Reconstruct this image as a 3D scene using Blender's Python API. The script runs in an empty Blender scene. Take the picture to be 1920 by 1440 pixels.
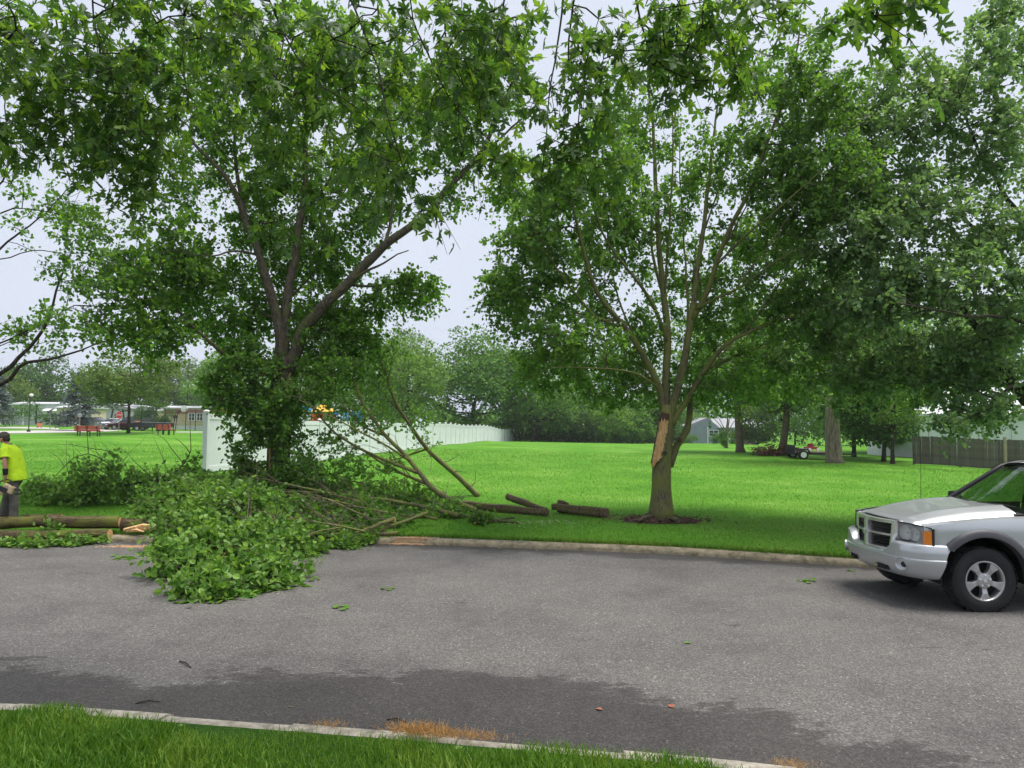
import bpy, bmesh, math, random
import numpy as np
from mathutils import Vector, Matrix
random.seed(7); rng = np.random.default_rng(7)
R = math.radians
sc = bpy.context.scene
COL = sc.collection

# ------------------------------------------------------------------ camera
CAM = np.array([0.0, 0.0, 2.2])
FPX = 1320.0                      # focal length in photo pixels (1920 wide)
PITCH = math.atan(77 / FPX)       # camera looks slightly up
ROLL = R(0.4)
fwd = np.array([0, math.cos(PITCH), math.sin(PITCH)])
upv = np.array([0, -math.sin(PITCH), math.cos(PITCH)])
rgt = np.array([1.0, 0, 0])
cam_r = rgt * math.cos(ROLL) + upv * math.sin(ROLL)
cam_u = -rgt * math.sin(ROLL) + upv * math.cos(ROLL)
cd = bpy.data.cameras.new('camera'); cam = bpy.data.objects.new('camera', cd); COL.objects.link(cam)
cd.sensor_width = 36; cd.lens = 36 * FPX / 1920; cd.clip_start = 0.05; cd.clip_end = 3000
M4 = Matrix.Identity(4)
for i in range(3):
    M4[i][0] = cam_r[i]; M4[i][1] = cam_u[i]; M4[i][2] = -fwd[i]; M4[i][3] = CAM[i]
cam.matrix_world = M4
sc.camera = cam

# ------------------------------------------------------------------ world, sun, exposure
SUN_EL, SUN_AZ = R(72), R(85)     # high hazy sun to the right: the street trees shade the near lawn
w = bpy.data.worlds.new('World'); sc.world = w; w.use_nodes = True
nt = w.node_tree; nt.nodes.clear()
out = nt.nodes.new('ShaderNodeOutputWorld'); bg = nt.nodes.new('ShaderNodeBackground')
sky = nt.nodes.new('ShaderNodeTexSky'); sky.sky_type = 'NISHITA'; sky.sun_disc = False
sky.sun_elevation = SUN_EL; sky.sun_rotation = SUN_AZ; sky.air_density = 1.0; sky.dust_density = 4.0
bw = nt.nodes.new('ShaderNodeHueSaturation'); bw.inputs['Saturation'].default_value = 0.25
mx = nt.nodes.new('ShaderNodeMix'); mx.data_type = 'RGBA'; mx.inputs[0].default_value = 0.88
tc = nt.nodes.new('ShaderNodeTexCoord'); nz = nt.nodes.new('ShaderNodeTexNoise'); nz.inputs['Scale'].default_value = 2.2; nz.inputs['Detail'].default_value = 5
rp = nt.nodes.new('ShaderNodeValToRGB')
rp.color_ramp.elements[0].position = 0.3; rp.color_ramp.elements[0].color = (3.28, 3.60, 4.28, 1)
rp.color_ramp.elements[1].position = 0.72; rp.color_ramp.elements[1].color = (3.55, 3.84, 4.45, 1)
nt.links.new(tc.outputs['Generated'], nz.inputs['Vector']); nt.links.new(nz.outputs['Fac'], rp.inputs['Fac'])
nt.links.new(sky.outputs[0], bw.inputs['Color'])
nt.links.new(bw.outputs[0], mx.inputs[6]); nt.links.new(rp.outputs[0], mx.inputs[7])
nt.links.new(mx.outputs[2], bg.inputs['Color']); bg.inputs['Strength'].default_value = 0.09
nt.links.new(bg.outputs[0], out.inputs['Surface'])
sd = bpy.data.lights.new('sun', 'SUN'); sd.energy = 2.05; sd.angle = R(34); sd.color = (1.0, 0.96, 0.9)
sun = bpy.data.objects.new('sun', sd); COL.objects.link(sun); sun.location = (0, -20, 60)
sdir = Vector((math.sin(SUN_AZ) * math.cos(SUN_EL), math.cos(SUN_AZ) * math.cos(SUN_EL), math.sin(SUN_EL)))
sun.rotation_euler = sdir.to_track_quat('Z', 'Y').to_euler()
vs = sc.view_settings; vs.view_transform = 'Standard'; vs.look = 'None'; vs.gamma = 1; vs.use_curve_mapping = False
vs.exposure = 1.28
sc.render.engine = 'CYCLES'
sc.cycles.max_bounces = 5; sc.cycles.diffuse_bounces = 3; sc.cycles.glossy_bounces = 2; sc.cycles.transmission_bounces = 2; sc.cycles.transparent_max_bounces = 6; sc.cycles.use_adaptive_sampling = True; sc.cycles.adaptive_threshold = 0.016; sc.cycles.adaptive_min_samples = 12
sc.cycles.use_denoising = True
try: sc.cycles.denoiser = 'OPENIMAGEDENOISE'
except Exception: pass

# ------------------------------------------------------------------ pixel helpers
def ray(px, py):
    u, v = px - 960.0, py - 720.0
    c, s = math.cos(ROLL), math.sin(ROLL)
    uu, vv = u * c + v * s, -u * s + v * c
    return rgt * uu - upv * vv + fwd * FPX
def at(px, py, Y):
    d = ray(px, py); return CAM + d * (Y / d[1])
def proj(p):
    d = np.asarray(p, float) - CAM
    z = d @ fwd; return 960 + FPX * (d @ cam_r) / z, 720 - FPX * (d @ cam_u) / z

FAR_PTS = np.array([(-200, -30), (-60, 4.0), (-30, 9.8), (-16, 12.3), (-8.5, 13.15), (-1.9, 13.1), (2.63, 12.3), (5.4, 11.3), (9, 9.9), (16, 6.8), (60, -12), (200, -70)], float)
NEAR_PTS = np.array([(-200, -38), (-60, -3.5), (-30, 1.9), (-16, 4.3), (-8, 5.55), (-4.07, 5.55), (0, 4.92), (2.0, 4.55), (6, 3.4), (16, -0.5), (60, -20), (200, -80)], float)
def _smooth(P):
    xs = np.linspace(P[0, 0], P[-1, 0], 4001); ys = np.interp(xs, P[:, 0], P[:, 1])
    k = np.hanning(31); k /= k.sum(); yp = np.pad(ys, 15, mode='edge'); return xs, np.convolve(yp, k, 'valid')
FX, FY = _smooth(FAR_PTS); NX, NY = _smooth(NEAR_PTS)
def yfar(x): return np.interp(x, FX, FY)
def ynear(x): return np.interp(x, NX, NY)

ANCH = [(1240, 975, 14.8), (15, 975, 13.9), (385, 888, 20.1), (655, 857, 34), (822, 836.5, 53.7), (878, 831, 69), (964, 828, 100),
        (1330, 832, 118), (1563, 868, 37), (1388, 848, 47), (1713, 871, 40), (1855, 884, 36), (163, 818, 58), (240, 812, 62), (100, 797.5, 108), (340, 808, 66), (1100, 830, 105), (640, 960, 16.0)]
AP = np.array([at(*a) for a in ANCH] + [(-200, 20, 1.0), (200, 10, 0.0), (-200, 300, 2.0), (200, 300, -0.3), (0, 400, 0.0), (0, 180, -0.6), (-60, 180, 1.2), (80, 120, -0.2), (30, 20, 0.1), (-30, 16, 0.5), (30, 60, 0.0)])
def ground(x, y):
    x = np.asarray(x, float); y = np.asarray(y, float)
    d2 = (x[..., None] - AP[:, 0]) ** 2 + (y[..., None] - AP[:, 1]) ** 2
    wgt = 1.0 / (d2 + 0.5) ** 1.5
    z = (wgt * AP[:, 2]).sum(-1) / wgt.sum(-1)
    t = np.clip((y - yfar(x)) / 2.0, 0, 1); t = t * t * (3 - 2 * t)
    zl = 0.105 * (1 - t) + z * t
    return np.where(y > yfar(x), zl, np.where(y < ynear(x), 0.10 + 0.02 * np.clip(ynear(x) - y, 0, 6), 0.0))
def G(px, py, lift=0.0):
    d = ray(px, py); lo, hi = 2.0, 260.0
    f = lambda Y: (CAM + d * (Y / d[1]))[2] - lift - float(ground(*(CAM + d * (Y / d[1]))[:2]))
    Y = lo; prev = lo
    while Y < hi:
        if f(Y) < 0: break
        prev = Y; Y *= 1.03
    lo, hi = prev, Y
    for _ in range(30):
        m = (lo + hi) / 2
        if f(m) > 0: lo = m
        else: hi = m
    return CAM + d * (lo / d[1])

# ------------------------------------------------------------------ object helpers
def tag(o, label=None, cat=None, group=None, kind=None):
    if label: o['label'] = label
    if cat: o['category'] = cat
    if group: o['group'] = group
    if kind: o['kind'] = kind
    return o
def empty(name, loc, label=None, cat=None, group=None, rz=0.0):
    o = bpy.data.objects.new(name, None); COL.objects.link(o); o.empty_display_size = 0.2
    o.location = tuple(float(v) for v in loc); o.rotation_euler = (0, 0, rz)
    return tag(o, label, cat, group)
def mesh_np(name, V, F, mat=None, parent=None, smooth=False, kind=None, mats=None, fm=None):
    """V (n,3); F list of arrays of equal-size faces, or list of tuples."""
    me = bpy.data.meshes.new(name)
    V = np.asarray(V, np.float32)
    if isinstance(F, np.ndarray): F = [F]
    if len(F) and isinstance(F[0], np.ndarray):
        loops = np.concatenate([f.ravel() for f in F]).astype(np.int32)
        tot = np.concatenate([np.full(len(f), f.shape[1], np.int32) for f in F])
    else:
        loops = np.array([i for f in F for i in f], np.int32); tot = np.array([len(f) for f in F], np.int32)
    me.vertices.add(len(V)); me.vertices.foreach_set('co', V.ravel())
    me.loops.add(len(loops)); me.loops.foreach_set('vertex_index', loops)
    me.polygons.add(len(tot)); start = np.zeros(len(tot), np.int32); start[1:] = np.cumsum(tot)[:-1]
    me.polygons.foreach_set('loop_start', start); me.polygons.foreach_set('loop_total', tot)
    for m in (mats or ([mat] if mat else [])): me.materials.append(m)
    if fm is not None: me.polygons.foreach_set('material_index', np.asarray(fm, np.int32))
    me.update(calc_edges=True); me.validate()
    me.polygons.foreach_set('use_smooth', np.full(len(me.polygons), bool(smooth)))
    o = bpy.data.objects.new(name, me); COL.objects.link(o)
    if parent: o.parent = parent
    if kind: o['kind'] = kind
    return o

class MB:
    """collects boxes, tubes, lathes and grids for one mesh"""
    def __init__(s): s.v = []; s.f = []; s.m = []; s.cur = 0
    def add(s, V, F, m=None):
        n = len(s.v); s.v += [tuple(map(float, p)) for p in V]; s.f += [tuple(i + n for i in f) for f in F]; s.m += [s.cur if m is None else m] * len(F); return s
    def box(s, c, d, rot=None, m=None, taper=1.0):
        hx, hy, hz = d[0] / 2, d[1] / 2, d[2] / 2
        V = [Vector((x * hx * (taper if z > 0 else 1), y * hy * (taper if z > 0 else 1), z * hz)) for z in (-1, 1) for x, y in ((-1, -1), (1, -1), (1, 1), (-1, 1))]
        if rot is not None: V = [rot @ p for p in V]
        V = [p + Vector(tuple(map(float, c))) for p in V]
        return s.add(V, [(3, 2, 1, 0), (4, 5, 6, 7), (0, 1, 5, 4), (1, 2, 6, 5), (2, 3, 7, 6), (3, 0, 4, 7)], m)
    def tube(s, pts, rad, n=8, m=None, caps=True, jit=0.0):
        V, F = tube_arrays(np.array([tuple(map(float, p)) for p in pts]), np.broadcast_to(np.array(rad, float), (len(pts),)), n, caps, jit)
        return s.add(V, [tuple(f) for f in F], m)
    def lathe(s, prof, c=(0, 0, 0), axis='z', n=20, m=None):
        V = []; k = len(prof)
        for j in range(n):
            a = 2 * math.pi * j / n
            for r, h in prof:
                p = (r * math.cos(a), r * math.sin(a), h)
                if axis == 'y': p = (r * math.cos(a), h, r * math.sin(a))
                if axis == 'x': p = (h, r * math.cos(a), r * math.sin(a))
                V.append((p[0] + c[0], p[1] + c[1], p[2] + c[2]))
        F = []
        for j in range(n):
            j2 = (j + 1) % n
            for i in range(k - 1): F.append((j * k + i, j2 * k + i, j2 * k + i + 1, j * k + i + 1))
        return s.add(V, F, m)
    def prism(s, poly, a, b, axis='y', m=None):
        """extrude 2D polygon between a and b along axis"""
        k = len(poly); V = []
        for h in (a, b):
            for p in poly:
                V.append({'y': (p[0], h, p[1]), 'x': (h, p[0], p[1]), 'z': (p[0], p[1], h)}[axis])
        F = [tuple(range(k - 1, -1, -1)), tuple(range(k, 2 * k))] + [(i, (i + 1) % k, k + (i + 1) % k, k + i) for i in range(k)]
        return s.add(V, F, m)
    def grid(s, P, m=None, close_u=False):
        """P[i][j] points"""
        nu, nv = len(P), len(P[0]); V = [p for row in P for p in row]; F = []
        for i in range(nu - (0 if close_u else 1)):
            i2 = (i + 1) % nu
            for j in range(nv - 1): F.append((i * nv + j, i2 * nv + j, i2 * nv + j + 1, i * nv + j + 1))
        return s.add(V, F, m)
    def sphere(s, c, r, nu=12, nv=8, m=None):
        r = (r, r, r) if not hasattr(r, '__len__') else r
        P = [[(c[0] + r[0] * math.sin(math.pi * j / nv) * math.cos(2 * math.pi * i / nu), c[1] + r[1] * math.sin(math.pi * j / nv) * math.sin(2 * math.pi * i / nu), c[2] - r[2] * math.cos(math.pi * j / nv)) for j in range(nv + 1)] for i in range(nu)]
        return s.grid(P, m, True)
    def build(s, name, mat=None, parent=None, smooth=False, mats=None, bevel=0, kind=None, recalc=True, auto=None, seg=2):
        o = mesh_np(name, np.array(s.v), s.f, mat, parent, smooth, kind, mats, s.m if mats else None)
        if recalc:
            bm = bmesh.new(); bm.from_mesh(o.data); bmesh.ops.remove_doubles(bm, verts=bm.verts, dist=1e-5); bmesh.ops.recalc_face_normals(bm, faces=bm.faces); bm.to_mesh(o.data); bm.free()
        if bevel:
            b = o.modifiers.new('bevel', 'BEVEL'); b.width = bevel; b.segments = seg; b.limit_method = 'ANGLE'; b.angle_limit = R(35)
        if auto:
            o.data.polygons.foreach_set('use_smooth', np.ones(len(o.data.polygons), bool))
            try: o.data.set_sharp_from_angle(angle=R(auto))
            except Exception: pass
        return o

def tube_arrays(P, rad, n=6, caps=True, jit=0.0):
    P = np.asarray(P, float); k = len(P)
    T = np.gradient(P, axis=0) if k > 1 else np.array([[0, 0, 1.0]]); T /= np.linalg.norm(T, axis=1, keepdims=True) + 1e-9
    ref = np.array([0.31, 0.82, 0.48]) if abs(T[0] @ np.array([0, 0, 1])) > 0.9 else np.array([0, 0, 1.0])
    N = np.zeros_like(P); b = ref
    for i in range(k):
        nn = b - (b @ T[i]) * T[i]; nn /= np.linalg.norm(nn) + 1e-9; N[i] = nn; b = nn
    B = np.cross(T, N); a = np.linspace(0, 2 * np.pi, n, endpoint=False)
    rr = np.asarray(rad, float)[:, None] * (1 + (jit * rng.normal(size=(k, n)) if jit else 0))
    V = P[:, None, :] + rr[..., None] * (np.cos(a)[None, :, None] * N[:, None, :] + np.sin(a)[None, :, None] * B[:, None, :])
    V = V.reshape(-1, 3); F = []
    i0 = np.arange(k - 1)[:, None] * n; j = np.arange(n)[None, :]; j2 = (j + 1) % n
    Q = np.stack([i0 + j, i0 + j2, i0 + n + j2, i0 + n + j], -1).reshape(-1, 4)
    F = [tuple(q) for q in Q]
    if caps: F.append(tuple(range(n - 1, -1, -1))); F.append(tuple(range((k - 1) * n, k * n)))
    return V, F

# ------------------------------------------------------------------ materials
MATS = {}
def new_mat(name):
    m = bpy.data.materials.new(name); m.use_nodes = True; n = m.node_tree.nodes; b = n['Principled BSDF']; MATS[name] = m
    return m, n, m.node_tree.links, b
def setin(b, **k):
    for a, v in k.items():
        key = {'rough': 'Roughness', 'metal': 'Metallic', 'spec': 'Specular IOR Level', 'coat': 'Coat Weight', 'coatr': 'Coat Roughness', 'trans': 'Transmission Weight', 'ior': 'IOR', 'alpha': 'Alpha'}[a]
        b.inputs[key].default_value = v
def plain(name, col, var=0.12, scale=6.0, bump=0.0, bscale=40.0, dirt=None, world=False, **k):
    """base colour with noise variation, optional bump"""
    m, n, l, b = new_mat(name); setin(b, **({'rough': 0.6} | k))
    t = n.new('ShaderNodeTexCoord'); z = n.new('ShaderNodeTexNoise'); z.inputs['Scale'].default_value = scale; z.inputs['Detail'].default_value = 6; z.inputs['Roughness'].default_value = 0.65
    r = n.new('ShaderNodeValToRGB'); c = np.array(col[:3]); d = np.array(dirt) if dirt else c * (1 - var * 1.5)
    r.color_ramp.elements[0].position = 0.32; r.color_ramp.elements[0].color = (*d, 1)
    r.color_ramp.elements[1].position = 0.62; r.color_ramp.elements[1].color = (*np.minimum(c * (1 + var * 0.5), 1), 1)
    l.new(n.new('ShaderNodeNewGeometry').outputs['Position'] if world else t.outputs['Object'], z.inputs['Vector']); l.new(z.outputs['Fac'], r.inputs['Fac']); l.new(r.outputs['Color'], b.inputs['Base Color'])
    if bump:
        z2 = n.new('ShaderNodeTexNoise'); z2.inputs['Scale'].default_value = bscale; z2.inputs['Detail'].default_value = 4
        bp = n.new('ShaderNodeBump'); bp.inputs['Strength'].default_value = bump; bp.inputs['Distance'].default_value = 0.01
        l.new(t.outputs['Object'], z2.inputs['Vector']); l.new(z2.outputs['Fac'], bp.inputs['Height']); l.new(bp.outputs[0], b.inputs['Normal'])
    return m
def ramp(n, stops):
    r = n.new('ShaderNodeValToRGB'); e = r.color_ramp.elements
    while len(e) < len(stops): e.new(0.5)
    for x, (p, c) in zip(e, stops): x.position = p; x.color = (*c, 1) if len(c) == 3 else c
    return r
def leaf_mat(name, dark, mid, light, back=None, trans=0.4, rough=0.45, spec=0.4, tscale=2.0, patch=None):
    m, n, l, b = new_mat(name); setin(b, rough=rough, spec=spec)
    warm = lambda c: (c[0] + .07 * c[1], c[1], c[2] + .05 * c[1]); dark, mid, light = warm(dark), warm(mid), warm(light)
    g = n.new('ShaderNodeNewGeometry'); r = ramp(n, [(0.0, dark), (0.5, mid), (1.0, light)])
    l.new(g.outputs['Random Per Island'], r.inputs['Fac'])
    if patch:
        zp = n.new('ShaderNodeTexNoise'); zp.inputs['Scale'].default_value = patch; zp.inputs['Detail'].default_value = 7; zp.inputs['Roughness'].default_value = 0.65; l.new(g.outputs['Position'], zp.inputs['Vector'])
        rp_ = ramp(n, [(0.34, (0.62, 0.74, 0.7)), (0.5, (1, 1, 1)), (0.64, (1.3, 1.08, 1.2))]); l.new(zp.outputs['Fac'], rp_.inputs['Fac']); mp_ = n.new('ShaderNodeMix'); mp_.data_type = 'RGBA'; mp_.blend_type = 'MULTIPLY'; mp_.inputs[0].default_value = 1; l.new(r.outputs['Color'], mp_.inputs[6]); l.new(rp_.outputs[0], mp_.inputs[7])
        class _R: pass
        r = _R(); r.outputs = {'Color': mp_.outputs[2]}
    col = r.outputs['Color']
    if back:
        mxx = n.new('ShaderNodeMix'); mxx.data_type = 'RGBA'; l.new(g.outputs['Backfacing'], mxx.inputs[0]); l.new(col, mxx.inputs[6]); mxx.inputs[7].default_value = (*back, 1); col = mxx.outputs[2]
    l.new(col, b.inputs['Base Color'])
    tr = n.new('ShaderNodeBsdfTranslucent'); sc_ = n.new('ShaderNodeMix'); sc_.data_type = 'RGBA'; sc_.blend_type = 'MULTIPLY'; sc_.inputs[0].default_value = 1
    l.new(r.outputs['Color'], sc_.inputs[6]); sc_.inputs[7].default_value = (tscale * 1.15, tscale * 1.12, tscale * 0.55, 1); sc_.clamp_result = False
    l.new(sc_.outputs[2], tr.inputs['Color'])
    ms = n.new('ShaderNodeMixShader'); ms.inputs[0].default_value = trans
    l.new(b.outputs[0], ms.inputs[1]); l.new(tr.outputs[0], ms.inputs[2]); l.new(ms.outputs[0], n['Material Output'].inputs['Surface'])
    return m
def bark_mat(name, dark, light, moss=None, mossamt=0.5, scale=9.0, bump=0.6, ridg=3.0, axis='z'):
    m, n, l, b = new_mat(name); setin(b, rough=0.9, spec=0.15)
    t = n.new('ShaderNodeTexCoord'); mp = n.new('ShaderNodeMapping'); mp.inputs['Scale'].default_value = (ridg, ridg, 0.55) if axis == 'z' else (0.55, ridg, ridg); l.new(t.outputs['Object'], mp.inputs['Vector'])
    v = n.new('ShaderNodeTexNoise'); v.inputs['Scale'].default_value = scale; v.inputs['Detail'].default_value = 7; v.inputs['Roughness'].default_value = 0.7; l.new(mp.outputs[0], v.inputs['Vector'])
    r = ramp(n, [(0.36, dark), (0.62, light)]); l.new(v.outputs['Fac'], r.inputs['Fac']); col = r.outputs['Color']
    if moss:
        z = n.new('ShaderNodeTexNoise'); z.inputs['Scale'].default_value = 2.6; z.inputs['Detail'].default_value = 8; l.new(t.outputs['Object'], z.inputs['Vector'])
        r2 = ramp(n, [(0.62 - 0.4 * mossamt, (0, 0, 0)), (0.85 - 0.4 * mossamt, (1, 1, 1))]); l.new(z.outputs['Fac'], r2.inputs['Fac'])
        mxx = n.new('ShaderNodeMix'); mxx.data_type = 'RGBA'; l.new(r2.outputs['Color'], mxx.inputs[0]); l.new(col, mxx.inputs[6])
        mm = n.new('ShaderNodeMix'); mm.data_type = 'RGBA'; mm.blend_type = 'MULTIPLY'; mm.inputs[0].default_value = 0.55; mm.inputs[6].default_value = (*moss, 1); l.new(v.outputs['Fac'], mm.inputs[7])
        l.new(mm.outputs[2], mxx.inputs[7]); col = mxx.outputs[2]
    l.new(col, b.inputs['Base Color'])
    bp = n.new('ShaderNodeBump'); bp.inputs['Strength'].default_value = bump; bp.inputs['Distance'].default_value = 0.03; l.new(v.outputs['Fac'], bp.inputs['Height']); l.new(bp.outputs[0], b.inputs['Normal'])
    return m

# ------------------------------------------------------------------ ground: lawns, road, kerbs
def lawn_material(name, a, b_, c):
    m, n, l, b = new_mat(name); setin(b, rough=0.85, spec=0.1)
    g = n.new('ShaderNodeNewGeometry')
    z1 = n.new('ShaderNodeTexNoise'); z1.inputs['Scale'].default_value = 0.3; z1.inputs['Detail'].default_value = 8; z1.inputs['Roughness'].default_value = 0.65
    z2 = n.new('ShaderNodeTexNoise'); z2.inputs['Scale'].default_value = 16; z2.inputs['Detail'].default_value = 5; z2.inputs['Roughness'].default_value = 0.75
    for z in (z1, z2): l.new(g.outputs['Position'], z.inputs['Vector'])
    r1 = ramp(n, [(0.33, a), (0.5, b_), (0.68, c)]); l.new(z1.outputs['Fac'], r1.inputs['Fac'])
    r2 = ramp(n, [(0.32, (0.42, 0.5, 0.42)), (0.52, (1, 1, 1)), (0.72, (1.35, 1.3, 1.5))]); l.new(z2.outputs['Fac'], r2.inputs['Fac'])
    mm = n.new('ShaderNodeMix'); mm.data_type = 'RGBA'; mm.blend_type = 'MULTIPLY'; mm.inputs[0].default_value = 0.85; l.new(r1.outputs[0], mm.inputs[6]); l.new(r2.outputs[0], mm.inputs[7])
    # clover and pale clippings
    vo = n.new('ShaderNodeTexVoronoi'); vo.inputs['Scale'].default_value = 3.2; l.new(g.outputs['Position'], vo.inputs['Vector'])
    z3 = n.new('ShaderNodeTexNoise'); z3.inputs['Scale'].default_value = 0.35; l.new(g.outputs['Position'], z3.inputs['Vector'])
    ma = n.new('ShaderNodeMath'); ma.operation = 'MULTIPLY'; ma.inputs[1].default_value = 0.16; l.new(z3.outputs['Fac'], ma.inputs[0])
    lt = n.new('ShaderNodeMath'); lt.operation = 'LESS_THAN'; l.new(vo.outputs['Distance'], lt.inputs[0]); l.new(ma.outputs[0], lt.inputs[1])
    m3 = n.new('ShaderNodeMix'); m3.data_type = 'RGBA'; sc2 = n.new('ShaderNodeMath'); sc2.operation = 'MULTIPLY'; sc2.inputs[1].default_value = 0.55; l.new(lt.outputs[0], sc2.inputs[0])
    l.new(sc2.outputs[0], m3.inputs[0]); l.new(mm.outputs[2], m3.inputs[6]); m3.inputs[7].default_value = (0.3, 0.42, 0.16, 1)
    l.new(m3.outputs[2], b.inputs['Base Color'])
    bp = n.new('ShaderNodeBump'); bp.inputs['Strength'].default_value = 0.7; bp.inputs['Distance'].default_value = 0.05; l.new(z2.outputs['Fac'], bp.inputs['Height']); l.new(bp.outputs[0], b.inputs['Normal'])
    return m
M_LAWN = lawn_material('lawn_grass', (0.062, 0.195, 0.012), (0.092, 0.245, 0.018), (0.165, 0.315, 0.045))
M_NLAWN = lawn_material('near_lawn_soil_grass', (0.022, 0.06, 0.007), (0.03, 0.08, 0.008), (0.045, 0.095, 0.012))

def spread(lo, hi, fine_lo, fine_hi, fine, growth=1.12):
    xs = list(np.arange(fine_lo, fine_hi + 1e-6, fine)); s = fine; x = xs[-1]
    while x < hi: s *= growth; x += s; xs.append(min(x, hi))
    s = fine; x = xs[0]; left = []
    while x > lo: s *= growth; x -= s; left.append(max(x, lo))
    return np.array(left[::-1] + xs)
gx = spread(-600, 600, -30, 30, 0.5)
gt = np.concatenate([np.arange(0, 3, 0.2), np.arange(3, 12, 0.5), np.geomspace(12, 900, 90)])
X, T = np.meshgrid(gx, gt, indexing='ij')
Y = yfar(X) + 0.17 + T
Zg = ground(X, Y)
ni, nj = X.shape
idx = np.arange(ni * nj).reshape(ni, nj)
Q = np.stack([idx[:-1, :-1], idx[1:, :-1], idx[1:, 1:], idx[:-1, 1:]], -1).reshape(-1, 4)
lawn = mesh_np('lawn', np.stack([X, Y, Zg], -1).reshape(-1, 3), Q, M_LAWN, smooth=True); lawn['kind'] = 'structure'
gt2 = np.concatenate([np.arange(0, 6, 0.25), np.geomspace(6, 300, 30)])
X, T = np.meshgrid(gx, gt2, indexing='ij'); Y = ynear(X) - 0.22 - T; Zg = ground(X, Y); ni, nj = X.shape; idx = np.arange(ni * nj).reshape(ni, nj)
Q = np.stack([idx[:-1, 1:], idx[1:, 1:], idx[1:, :-1], idx[:-1, :-1]], -1).reshape(-1, 4)
nl = mesh_np('verge_lawn', np.stack([X, Y, Zg], -1).reshape(-1, 3), Q, M_NLAWN, smooth=True); nl['kind'] = 'structure'

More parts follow.
